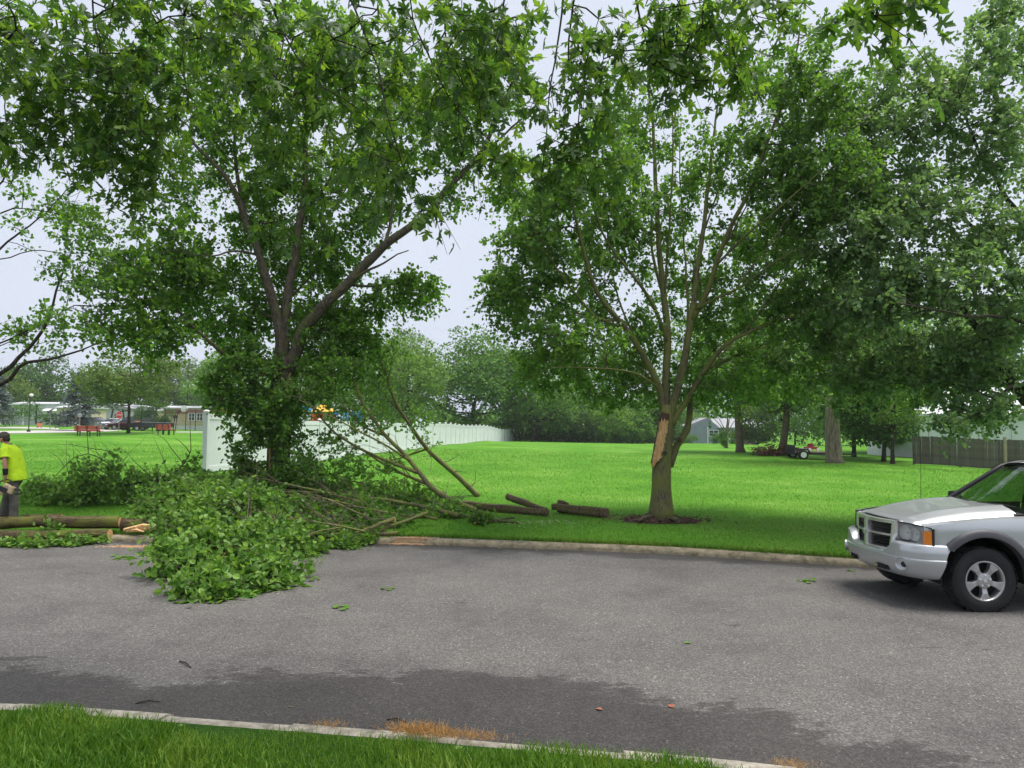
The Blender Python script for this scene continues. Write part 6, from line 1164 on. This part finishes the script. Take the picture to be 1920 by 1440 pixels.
# flares, liners, wheels
for s in (1, -1):
    for cx in (0, -3.33):
        rows = []
        for k in range(25):
            a0_ = R(40) if cx == 0 else R(-4); a = a0_ + (R(184) - a0_) * k / 24; ca, sa = math.cos(a), math.sin(a)
            y0 = hw(cx + .57 * ca) + .004; rows.append([(cx + (AR + .095) * ca, s * (y0 - .01), AZ + (AR + .085) * sa), (cx + (AR + .085) * ca, s * (y0 + .016), AZ + (AR + .075) * sa), (cx + (AR + .05) * ca, s * (y0 + .04), AZ + (AR + .045) * sa), (cx + AR * .985 * ca, s * (y0 + .045), AZ + AR * .985 * sa), (cx + AR * .965 * ca, s * (y0 + .02), AZ + AR * .965 * sa), (cx + AR * .965 * ca, s * (y0 - .05), AZ + AR * .965 * sa)])
        MB().grid(rows).build('fender_flare', M_FLARE, truck, auto=40)
        rows = [[(cx + (AR + .01) * math.cos(a), s * y, AZ + (AR + .01) * math.sin(a)) for y in (.87, .6, .42)] for a in np.linspace(R(-8), R(188), 20)]; mb = MB(); mb.grid(rows); mb.box((cx, s * .42, .62), (1.0, .03, .6)); mb.build('wheel_liner', M_UNDER, truck)
        # wheel
        w0 = empty('wheel', (cx, s * .775, .387)); w0.parent = truck; TR = .387
        tp = [(.232, -.115), (.248, -.128), (.30, -.132), (.352, -.126), (.378, -.106), (.385, -.06), (TR, 0), (.385, .06), (.378, .106), (.352, .126), (.30, .132), (.248, .128), (.232, .115)]
        MB().lathe(tp, (0, 0, 0), 'y', 48).build('tyre', M_TYRE, w0, auto=35)
        mb = MB()
        for k in range(44):
            a = 2 * math.pi * k / 44
            for q, y in enumerate((-.094, -.035, .035, .094)):
                aa = a + (q % 2) * .07; mb.box((TR * math.cos(aa), y, TR * math.sin(aa)), (.006, .05, .036), Matrix.Rotation(-aa, 3, 'Y'))
        mb.build('tread', M_TYRE, w0, kind='stuff')
        f = s * .118
        mb = MB(); mb.lathe([(.206, f * .55), (.214, f * .98), (.224, f * 1.06), (.236, f * 1.05), (.239, f * .85), (.222, f * .3), (.216, -f * .6)], (0, 0, 0), 'y', 40); mb.build('rim', M_ALLOY, w0, auto=40)
        mb = MB(); mb.lathe([(0, 0), (.218, 0)], (0, f * .15, 0), 'y', 24); mb.build('brake_disc', M_UNDER, w0)
        for k in range(5):
            a = math.pi / 2 + math.pi + 2 * math.pi * k / 5; ca, sa = math.cos(a), math.sin(a); mb = MB(); V = []
            for yy in (f * 1.0, f * .45):
                for r_, wd in ((.05, .036), (.10, .030), (.15, .034), (.195, .054), (.219, .072)):
                    yo = yy * (1 - .10 * (r_ < .12)); V += [(r_ * ca - wd * sa, yo, r_ * sa + wd * ca), (r_ * ca + wd * sa, yo, r_ * sa - wd * ca)]
            F = []
            for i in range(4): a0 = 2 * i; F += [(a0, a0 + 1, a0 + 3, a0 + 2), (10 + a0 + 2, 10 + a0 + 3, 10 + a0 + 1, 10 + a0), (a0, a0 + 2, 10 + a0 + 2, 10 + a0), (a0 + 1, 10 + a0 + 1, 10 + a0 + 3, a0 + 3)]
            mb.add(V, F); mb.build('spoke', M_ALLOY, w0, bevel=.008)
            an = a + math.pi / 5; MB().lathe([(0, f * 1.10), (.011, f * 1.08), (.014, f * .8)], (.062 * math.cos(an), 0, .062 * math.sin(an)), 'y', 8).build('lug_nut', M_CHROME, w0)
        MB().lathe([(0, f * 1.02), (.032, f * 1.0), (.088, f * .93), (.092, f * .5)], (0, 0, 0), 'y', 24).build('hub', M_ALLOY, w0, auto=40); MB().lathe([(0, f * 1.09), (.02, f * 1.08), (.026, f * .95)], (0, 0, 0), 'y', 14).build('hub_cap', M_CHROME, w0, auto=40)
# cab: windscreen, pillars, roof, interior
WB, WT = -.50, -1.22   # windscreen base and top
def wpt(t, v):
    hwb, hwt = .77, .62; h_ = hwb + (hwt - hwb) * t; x = WB + (WT - WB) * t - .11 * v * v; return (x, v * h_, 1.20 - .05 * v * v * (1 - t) + (.47 + .0 * v) * t - .02 * v * v * t)
MB().grid([[wpt(t, v) for v in np.linspace(-1, 1, 13)] for t in np.linspace(0, 1, 7)]).build('windscreen', M_WIND, truck, auto=60)
MB().grid([[(WT - .02 - 1.5 * t - .11 * v * v * (1 - t), v * (.63 + .02 * math.sin(3.1 * t)), 1.685 + .045 * (1 - v * v) + .03 * math.sin(math.pi * t) - .035 * abs(v) ** 8) for v in np.linspace(-1, 1, 15)] for t in np.linspace(0, 1, 9)]).build('roof', M_SILVER, truck, auto=60)
for s in (1, -1):
    MB().tube([np.array(wpt(t, s * 1.02)) + [0, 0, .005] for t in np.linspace(0, 1, 6)] + [(-1.6, s * .655, 1.70), (-2.6, s * .655, 1.69)], [.035, .035, .034, .032, .032, .032, .036, .036], 8).build('pillar', M_BLACKP, truck, auto=60)
    MB().tube([(-1.78, s * .80, 1.13), (-1.8, s * .66, 1.69)], .04, 6).build('pillar', M_BLACKP, truck); MB().tube([(-2.72, s * .80, 1.13), (-2.72, s * .655, 1.69)], .07, 6).build('pillar', M_SILVER, truck)
    for xa, xb in ((-.78, -1.75), (-1.85, -2.66)): MB().grid([[(xa, s * .80, 1.13), (-1.27 if xa == -.78 else xa, s * .66, 1.67)], [(xb, s * .80, 1.13), (xb, s * .66, 1.67)]]).build('side_window', M_WIND, truck)
    o = MB().box((-.90, s * 1.0, 1.20), (.12, .17, .14)).build('mirror', M_BLACKP, truck, bevel=.03); MB().tube([(-.84, s * .82, 1.16), (-.86, s * .95, 1.2)], .025, 6).build('mirror_arm', M_BLACKP, o)
    MB().tube([np.array(wpt(.015, .1 * s)) + [.02, 0, .015], np.array(wpt(.04, .45 * s)) + [.015, 0, .02], np.array(wpt(.06, .82 * s)) + [.01, 0, .02]], .010, 6).build('wiper', M_BLACKP, truck)
MB().grid([[(WB + .10 - .09 * v * v, v * .78, 1.205 - .06 * v * v), (WB - .03 - .11 * v * v, v * .76, 1.20 - .05 * v * v)] for v in np.linspace(-1, 1, 11)]).build('cowl', M_BLACKP, truck)
MB().box((-.95, 0, 1.02), (.7, 1.42, .22)).build('dashboard', M_BLACKP, truck, bevel=.05); MB().box((-2.75, 0, 1.0), (.06, 1.56, .9)).build('rear_wall', M_SILVER, truck); MB().box((-2.73, 0, 1.44), (.05, 1.1, .3)).build('rear_window', M_GLASS, truck)
M_SEAT = plain('grey_cloth', (.12, .12, .125), .2, 20, rough=.9)
for s in (1, -1): MB().box((-1.75, s * .38, .80), (.5, .5, .2)).build('seat', M_SEAT, truck, bevel=.05); MB().box((-2.05, s * .38, 1.12), (.16, .48, .6), Matrix.Rotation(R(-14), 3, 'Y')).build('seat_back', M_SEAT, truck, bevel=.05); MB().box((-2.12, s * .38, 1.47), (.1, .26, .17)).build('headrest', M_SEAT, truck, bevel=.04)
mb = MB(); mb.tube([(-1.32 + .07 * math.sin(a), .38 + .18 * math.cos(a), 1.13 + .17 * math.sin(a)) for a in np.linspace(0, 2 * math.pi, 20)], .014, 6, caps=False); mb.build('steering_wheel', M_BLACKP, truck); o = MB().box((-1.30, 0, 1.60), (.03, .22, .06)).build('rear_view_mirror', M_BLACKP, truck, bevel=.01)
MB().box((-1.9, 0, .55), (3.4, 1.3, .3)).build('underbody', M_UNDER, truck); MB().box((.1, 0, .62), (.9, .8, .5)).build('engine_bay', M_UNDER, truck); MB().tube([(0, -.7, .39), (0, .7, .39)], .06, 8).build('axle', M_UNDER, truck); MB().tube([(-3.33, -.7, .39), (-3.33, .7, .39)], .07, 8).build('axle', M_UNDER, truck)
MB().box((-3.6, 0, .72), (1.75, 1.62, .05)).build('bed_floor', M_UNDER, truck); MB().box((-4.5, 0, .9), (.06, 1.68, .5)).build('tailgate', M_SILVER, truck, bevel=.015); MB().box((-4.62, 0, .58), (.16, 1.7, .18)).build('rear_bumper', M_CHROME, truck, bevel=.02)
MB().tube([(-.22, -.70, 1.16), (-.23, -.70, 1.6), (-.235, -.70, 2.0)], [.004, .003, .002], 5).build('antenna', M_BLACKP, truck)

# ------------------------------------------------------------------ worker with chainsaw
pg = G(24, 976); per = empty('person', pg, 'worker in a yellow shirt and grey jeans carrying a chainsaw at the left edge', 'person', None)
M_SKIN = plain('skin', (.45, .22, .15), .12, 9, .1, 60, rough=.55); M_HIVIS = plain('hi_vis_yellow_cotton', (.62, .90, .02), .10, 6, 1.0, 8, dirt=(.46, .70, .012), rough=.85); M_JEAN = plain('grey_denim', (.135, .115, .11), .3, 6, .8, 14, dirt=(.07, .06, .058), rough=.9); M_CAP = plain('camouflage_cap', (.10, .085, .06), .6, 26, rough=.9); M_GLOVE = plain('dark_sleeve', (.015, .016, .02), .2, rough=.8); M_BOOT = plain('brown_boot', (.06, .04, .028), .3, rough=.7); M_HAIR = plain('dark_hair', (.03, .022, .018), .3, 40, .6, 90)
def skin_obj(name, verts, edges, rads, mat, root=0, sub=2):
    me = bpy.data.meshes.new(name); me.from_pydata(verts, edges, []); me.update(); me.materials.append(mat); o = bpy.data.objects.new(name, me); COL.objects.link(o); o.parent = per
    m = o.modifiers.new('skin', 'SKIN'); m.use_smooth_shade = True
    if not me.skin_vertices: 
        bpy.context.view_layer.update()
    for k, (v, r_) in enumerate(zip(me.skin_vertices[0].data, rads)): v.radius = r_ if hasattr(r_, '__len__') else (r_, r_); v.use_root = (k == root)
    sb = o.modifiers.new('sub', 'SUBSURF'); sb.levels = sub; sb.render_levels = sub; return o
sk = {'pel': (.02, 0, .92, .13), 'sp': (-.01, 0, 1.12, .125), 'ch': (-.08, 0, 1.31, .11), 'nb': (-.16, 0, 1.48, .06), 'nk': (-.21, 0, 1.54, .055), 'hd': (-.255, 0, 1.605, .085), 'ht': (-.265, 0, 1.70, .08),
      'ls': (-.11, -.19, 1.43, .062), 'le': (-.02, -.275, 1.17, .044), 'lf': (0, -.285, 1.06, .042), 'lw': (.015, -.285, .93, .029), 'lh': (.015, -.285, .87, .033),
      'rs': (-.11, .19, 1.43, .062), 're': (-.2, .27, 1.18, .044), 'rw': (-.32, .24, 1.0, .028), 'rh': (-.37, .23, .96, .032),
      'lhp': (.03, -.09, .86, .09), 'lk': (.065, -.11, .49, .062), 'lc': (.09, -.11, .32, .056), 'la': (.095, -.115, .09, .038), 'lt': (-.06, -.13, .045, .036),
      'rhp': (.0, .09, .86, .09), 'rk': (-.2, .10, .50, .062), 'rc': (-.23, .10, .32, .056), 'ra': (-.25, .10, .09, .038), 'rt': (-.41, .11, .045, .036)}
key = list(sk); ix = {k: i for i, k in enumerate(key)}
ed = [('pel', 'sp'), ('sp', 'ch'), ('ch', 'nb'), ('nb', 'nk'), ('nk', 'hd'), ('hd', 'ht'), ('ch', 'ls'), ('ls', 'le'), ('le', 'lf'), ('lf', 'lw'), ('lw', 'lh'), ('ch', 'rs'), ('rs', 're'), ('re', 'rw'), ('rw', 'rh'), ('pel', 'lhp'), ('lhp', 'lk'), ('lk', 'lc'), ('lc', 'la'), ('la', 'lt'), ('pel', 'rhp'), ('rhp', 'rk'), ('rk', 'rc'), ('rc', 'ra'), ('ra', 'rt')]
# fingers grown from the palms
vv_ = [sk[k][:3] for k in key]; rr_l = [sk[k][3] for k in key]; ee = [(ix[a], ix[b]) for a, b in ed]
for hand, dx, sgn in (('lh', 1, 1), ('rh', 1, 1)):
    b_ = np.array(sk[hand][:3])
    for q, (oy, ln) in enumerate(((-.024, .07), (-.008, .08), (.008, .076), (.024, .06))):
        i0 = len(vv_); vv_ += [tuple(b_ + [-.012, oy, -.045]), tuple(b_ + [-.03, oy, -.045 - ln * .45]), tuple(b_ + [.005, oy, -.045 - ln * .7])]; rr_l += [.011, .0095, .008]; ee += [(ix[hand], i0), (i0, i0 + 1), (i0 + 1, i0 + 2)]
    i0 = len(vv_); vv_ += [tuple(b_ + [-.04, .03, -.02]), tuple(b_ + [-.05, .02, -.06])]; rr_l += [.012, .009]; ee += [(ix[hand], i0), (i0, i0 + 1)]
skin_obj('body', vv_, ee, rr_l, M_SKIN, 0, 2)
def loft(name, rings, mat, n=24, fold=0.0, caps=False):
    rows = []
    for q, (cx, cy, cz, rx_, ry_, tilt) in enumerate(rings):
        row = []
        for j in range(n + 1):
            a = 2 * math.pi * j / n; f_ = 1 + fold * math.sin(5 * a + q * 1.7) * (.5 + .5 * math.sin(q * 2.3)); x, y = rx_ * math.cos(a) * f_, ry_ * math.sin(a) * f_; row.append((cx + x, cy + y, cz + tilt * x))
        rows.append(row)
    o = MB().grid(rows).build(name, mat, per, auto=80); s_ = o.modifiers.new('s', 'SOLIDIFY'); s_.thickness = .006; b = o.modifiers.new('sub', 'SUBSURF'); b.levels = 1; b.render_levels = 1; return o
sh = loft('shirt', [(.035, 0, .78, .19, .215, .15), (.03, 0, .90, .18, .21, .1), (.01, 0, 1.02, .175, .20, .05), (-.02, 0, 1.15, .172, .20, 0), (-.06, 0, 1.28, .165, .215, -.1), (-.09, 0, 1.38, .15, .23, -.15), (-.11, 0, 1.45, .145, .205, -.2), (-.145, 0, 1.51, .115, .13, -.35), (-.175, 0, 1.545, .08, .082, -.4)], M_HIVIS, fold=.055)
for s in (-1, 1):
    e_ = np.array(sk['le' if s < 0 else 're'][:3]); s_ = np.array([-.115, s * .15, 1.445]); V, F = tube_arrays(np.array([s_, s_ * .72 + e_ * .28, s_ * .45 + e_ * .55 + 0, s_ * .28 + e_ * .72]), np.array([.08, .088, .084, .088]), 16, False, .02); o = mesh_np('sleeve', V, F, M_HIVIS, sh, smooth=True)
tr2 = [loft('trouser_leg', [(.02, s * .085, .95, .15, .115, 0), (hip[0], hip[1], .84, .118, .112, 0), ((hip[0] + k_[0]) / 2, (hip[1] + k_[1]) / 2, .66, .098, .095, 0), (k_[0], k_[1], .49, .08, .08, 0), (c_[0], c_[1], .33, .082, .078, 0), ((c_[0] + a_[0]) / 2, a_[1], .2, .078, .075, 0), (a_[0], a_[1], .075, .08, .078, 0)], M_JEAN, 18, .05) for s, hip, k_, c_, a_ in ((-1, sk['lhp'], sk['lk'], sk['lc'], sk['la']), (1, sk['rhp'], sk['rk'], sk['rc'], sk['ra']))]
for a_, t_ in (('la', 'lt'), ('ra', 'rt')):
    A, T_ = np.array(sk[a_][:3]), np.array(sk[t_][:3]); V, F = tube_arrays(np.array([A + [.06, 0, -.045], A + [.0, 0, -.035], (A + T_) / 2 + [0, 0, -.02], T_ + [-.05, 0, -.002], T_ + [-.1, 0, -.005]]), np.array([.03, .052, .05, .044, .022]), 12); V[:, 2] = np.maximum(V[:, 2], .0); mesh_np('boot', V, F, M_BOOT, per, smooth=True)
MB().sphere((-.26, 0, 1.69), (.108, .088, .085), 18, 10).build('cap', M_CAP, per, auto=80); MB().add([(-.33, -.075, 1.69), (-.45, -.06, 1.66), (-.45, .06, 1.66), (-.33, .075, 1.69), (-.33, -.075, 1.682), (-.45, -.06, 1.652), (-.45, .06, 1.652), (-.33, .075, 1.682)], [(0, 1, 2, 3), (7, 6, 5, 4), (0, 4, 5, 1), (1, 5, 6, 2), (2, 6, 7, 3)]).build('cap_brim', M_CAP, per); MB().sphere((-.205, 0, 1.62), (.06, .08, .06), 14, 8).build('hair', M_HAIR, per, auto=80)
MB().sphere((-.345, 0, 1.602), (.02, .012, .018), 8, 6).build('nose', M_SKIN, per, auto=80); [MB().sphere((-.255, s * .09, 1.61), (.022, .01, .03), 8, 6).build('ear', M_SKIN, per, auto=80) for s in (-1, 1)]; [MB().sphere((-.328, s * .032, 1.63), (.008, .012, .007), 8, 6).build('eye', M_HAIR, per, auto=80) for s in (-1, 1)]
MB().box((-.326, 0, 1.562), (.012, .05, .012)).build('mouth', plain('lips', (.3, .1, .08), .1), per)
V, F = tube_arrays(np.array([(.0, -.285, 1.05), (.008, -.285, .99), (.014, -.285, .925)]), np.array([.05, .046, .04]), 14, False); mesh_np('wrist_sleeve', V, F, M_GLOVE, per, smooth=True)
# chainsaw in the near hand
cs = empty('chainsaw', pg + np.array([.01, -.285, .60]), 'pale bodied chainsaw hanging from the worker hand', 'chainsaw', None, R(12)); M_SAW = plain('dusty_cream_plastic', (.55, .42, .26), .3, 16, dirt=(.28, .2, .12), rough=.6); M_SAWD = plain('saw_black', (.02, .02, .02), .2, rough=.6)
MB().box((.07, 0, .06), (.24, .14, .15), Matrix.Rotation(R(28), 3, 'Y'), taper=.8).build('engine_cover', M_SAW, cs, bevel=.025); MB().box((-.05, 0, .0), (.14, .12, .11), Matrix.Rotation(R(28), 3, 'Y')).build('crankcase', M_SAW, cs, bevel=.02); MB().box((.0, -.075, .05), (.16, .02, .1), Matrix.Rotation(R(28), 3, 'Y')).build('starter_cover', M_SAWD, cs, bevel=.01)
MB().tube([(.14, -.01, .1), (.1, 0, .22), (.0, 0, .245), (-.09, 0, .19), (-.11, 0, .05)], .015, 8).build('handle', M_SAWD, cs, auto=60); MB().tube([(.17, 0, .05), (.28, 0, .03), (.3, 0, -.04), (.18, 0, -.05)], .016, 8).build('rear_handle', M_SAWD, cs, auto=60)
MB().prism([(-.1, -.03), (-.52, -.27), (-.56, -.255), (-.55, -.215), (-.13, .035)], .04, .048, 'y').build('guide_bar', M_GALV, cs); MB().tube([(-.1, .044, -.035), (-.52, .044, -.277), (-.565, .044, -.258), (-.555, .044, -.21), (-.13, .044, .04)], .007, 5).build('chain', M_SAWD, cs)
# ------------------------------------------------------------------ grass blades, sawdust, litter
M_BLADE = leaf_mat('grass_blade', (.065, .19, .009), (.10, .25, .014), (.19, .34, .035), trans=.35, rough=.6, spec=.25, tscale=1.3, patch=1.6)
M_BLADEF = leaf_mat('lawn_blade', (.058, .18, .010), (.088, .235, .015), (.165, .31, .04), trans=.3, rough=.7, spec=.15, tscale=1.2, patch=0.45)
BL3 = (np.array([(-.055, 0, 0), (.055, 0, 0), (.042, .6, .05), (-.042, .6, .05), (0, 1, .24)]), [np.array([[0, 1, 2, 3]]), np.array([[3, 2, 4]])])
def blades(name, x, y, h, mat, tmpl, lean=.35, zoff=0.0):
    n = len(x); pos = np.stack([x, y, ground(x, y) + zoff], -1); d = unit(np.stack([rng.normal(size=n) * lean, rng.normal(size=n) * lean, np.ones(n)], -1)); a = rng.uniform(0, 2 * np.pi, n); nr = np.stack([np.cos(a), np.sin(a), np.full(n, .15)], -1)
    return leaf_mesh(name, pos, d, nr, h, tmpl, mat, None)
N = 76000; x = rng.uniform(-5.6, 3.4, N); t = rng.uniform(0, 1, N) ** 1.1; t = t * 2.5 + .02; y = ynear(x) - .24 - t + .10 * np.sin(x * 2.3) * np.sin(x * .9 + 1) + .05 * np.sin(x * 7.1) + rng.normal(size=N) * .03
tuft = .75 + .5 * np.sin(x * 3.1 + 1.2 * np.sin(y * 4)) * np.sin(y * 2.7 + x); h = rng.uniform(.07, .135, N) * np.clip(tuft + .25, .6, 1.25) * np.clip(.45 + t * 1.4, .4, 1)
keep = (y > 2.3); BLN = (BL3[0] * np.array([.85, 1, 1]), BL3[1]); blades('verge_grass', x[keep], y[keep], h[keep], M_BLADE, BLN, .42)
TRI = (np.array([(-.09, 0, 0), (.09, 0, 0), (0, 1, .15)]), [np.array([[0, 1, 2]])])
N = 190000; t = rng.uniform(0, 1, N) ** 2.3 * 34; x = rng.uniform(-1, 1, N) * (12 + .55 * t); y = yfar(x) + .19 + t; dm = np.hypot((x - mc[0]) / .95, (y - mc[1]) / .62); k = dm > 1
blades('lawn_blades', x[k], y[k], rng.uniform(.025, .055, N)[k] * (1 + .03 * t[k]), M_BLADEF, TRI, .6)
# longer fringe where the lawn meets the far kerb
N = 14000; x = rng.uniform(-13, 12, N); y = yfar(x) + .145 + np.abs(rng.normal(size=N)) * .05; blades('kerb_fringe', x, y, rng.uniform(.05, .11, N), M_BLADEF, TRI, .5)
# dry straw clump on the near kerb
M_STRAW = leaf_mat('dry_straw', (.28, .15, .04), (.42, .25, .08), (.55, .38, .16), trans=.15, rough=.9)
for nm, pxs, n, sx, hmax in (('straw_clump', (795, 1372), 900, .12, .09), ('straw_clump', (880, 1388), 500, .12, .05), ('straw_clump', (1475, 1432), 260, .07, .04), ('straw_clump', (640, 1358), 200, .08, .035)):
    g = G(*pxs); x = g[0] + rng.normal(size=n) * sx; y = ynear(x) - .15 + rng.normal(size=n) * .04; b = blades(nm, x, y, rng.uniform(.03, hmax, n), M_STRAW, (BL3[0] * np.array([.5, 1, 1]), BL3[1]), 1.1, .05 if False else .03)
# sawdust
M_DUST = plain('sawdust', (.50, .34, .2), .2, 40, .8, 90, dirt=(.33, .2, .11), rough=.95); M_DUSTC = leaf_mat('saw_chip', (.45, .25, .11), (.6, .38, .19), (.75, .52, .3), trans=0, rough=.9)
for nm, px, py, rx_, ry_, n in (('sawdust_patch', 245, 1027, .30, .07, 900), ('sawdust_patch', 770, 1021, .3, .05, 900)):
    g = G(px, py); mound(nm, g, rx_, ry_, .014, M_DUST, kind='structure', rough=.5); chips('sawdust_chips', g, rx_ * 1.5, ry_ * 1.6, n, .008, .03, M_DUSTC, lift=.012)
chips('sawdust_chips', G(1010, 985), 1.0, .3, 160, .02, .05, leaf_mat('scattered_leaf_bits', (.2, .3, .1), (.3, .4, .15), (.4, .5, .25), trans=.1), lift=.05)
# litter on the asphalt
def road_z(x, y):
    v = (y - ynear(x)) / (yfar(x) - ynear(x)); return 0.05 * (1 - (2 * v - 1) ** 2)
def litter(label, px, py, n, size, mat, spread=.06, tm=PEAR, name='fallen_leaf', cat='leaf'):
    g = G(px, py); g = CAM + (g - CAM) * ((CAM[2] - float(road_z(g[0], g[1]))) / (CAM[2] - g[2])); root = empty('leaf_sprig', g, label, cat, 'loose leaves on the asphalt') if n > 1 else None
    for k in range(n):
        p = np.array([0 if n == 1 else rng.normal() * spread, 0 if n == 1 else rng.normal() * spread, .006 + (0 if n == 1 else rng.uniform(0, .025))]); d = unit(np.array([[rng.normal(), rng.normal(), .04]])); nr = unit(np.array([[rng.normal() * .12, rng.normal() * .12, 1.]]))
        o = leaf_mesh('leaf' if root else name, p[None], d, nr, np.array([size * rng.uniform(.8, 1.2)]), tm, mat, root, kind=None)
        if not root: o.location = tuple(map(float, g)); tag(o, label, cat, 'loose leaves on the asphalt')
    if root: MB().tube([(-spread, -spread, .01), (0, 0, .02), (spread, spread * .6, .012)], .003, 5).build('stem', B_GREY, root)
M_BROWN = leaf_mat('brown_leaf', (.22, .07, .04), (.3, .11, .06), (.34, .14, .08), trans=.1, rough=.7)
litter('pale green leaf cluster on the asphalt left of the leaf heap', 232, 1048, 12, .12, M_PEARL, .12); litter('small green sprig on the asphalt right of the leaf heap tip', 637, 1140, 6, .09, M_PEARL, .05); litter('green leaf pair on the asphalt above the small sprig', 723, 1106, 4, .09, M_PEARL, .04); litter('green leaves on the asphalt left of the pickup bumper', 1520, 1092, 7, .1, M_PEARL, .07); litter('pale leaf by the kerb under the pickup nose', 1590, 1071, 4, .08, M_PEARL, .05)
litter('single green leaf in the middle of the road', 1295, 1206, 1, .07, M_PEARL, .01); litter('tiny green leaf on the damp asphalt near the verge', 541, 1327, 1, .03, M_PEARL, .01); litter('larger reddish brown leaf on the damp asphalt', 1263, 1328, 1, .075, M_BROWN, .005); litter('smaller reddish brown leaf on the damp asphalt', 1130, 1332, 1, .055, M_BROWN, .005); litter('pale leaf scrap beside the leaf heap', 555, 1078, 1, .07, M_PEARL, .03); litter('leaf scraps along the far kerb gutter', 960, 1028, 9, .07, M_PEARL, .3)
for lb, A, B in (('short dark twig on the dry asphalt', (336, 1246), (358, 1258)), ('dark twig beside the near kerb, left', (254, 1322), (300, 1319)), ('dark twig on the broken near kerb', (520, 1354), (566, 1357)), ('dark twig near the straw clump', (725, 1352), (762, 1357))):
    a, b = G(*A), G(*B); a[2] = float(road_z(a[0], a[1])) + .006; b[2] = float(road_z(b[0], b[1])) + .006; m = (a + b) / 2 + [0, .01, .012]; o = MB().tube([np.zeros(3), m - a, b - a], [.006, .007, .004], 6).build('twig', B_DARK); o.location = tuple(a); tag(o, lb, 'twig', 'twigs on the road')
# ------------------------------------------------------------------ thin summer haze
hz = MB().box((0, 130, 14.0), (460, 400, 32.0)).build('haze', None); hz['kind'] = 'stuff'
hm = bpy.data.materials.new('haze'); hm.use_nodes = True; hn = hm.node_tree; hn.nodes.clear(); ho = hn.nodes.new('ShaderNodeOutputMaterial'); hv = hn.nodes.new('ShaderNodeVolumePrincipled')
hv.inputs['Color'].default_value = (.93, .95, 1, 1); hv.inputs['Density'].default_value = .00035; hv.inputs['Anisotropy'].default_value = .2; hn.links.new(hv.outputs[0], ho.inputs['Volume']); hz.data.materials.append(hm)
sc.cycles.volume_bounces = 0
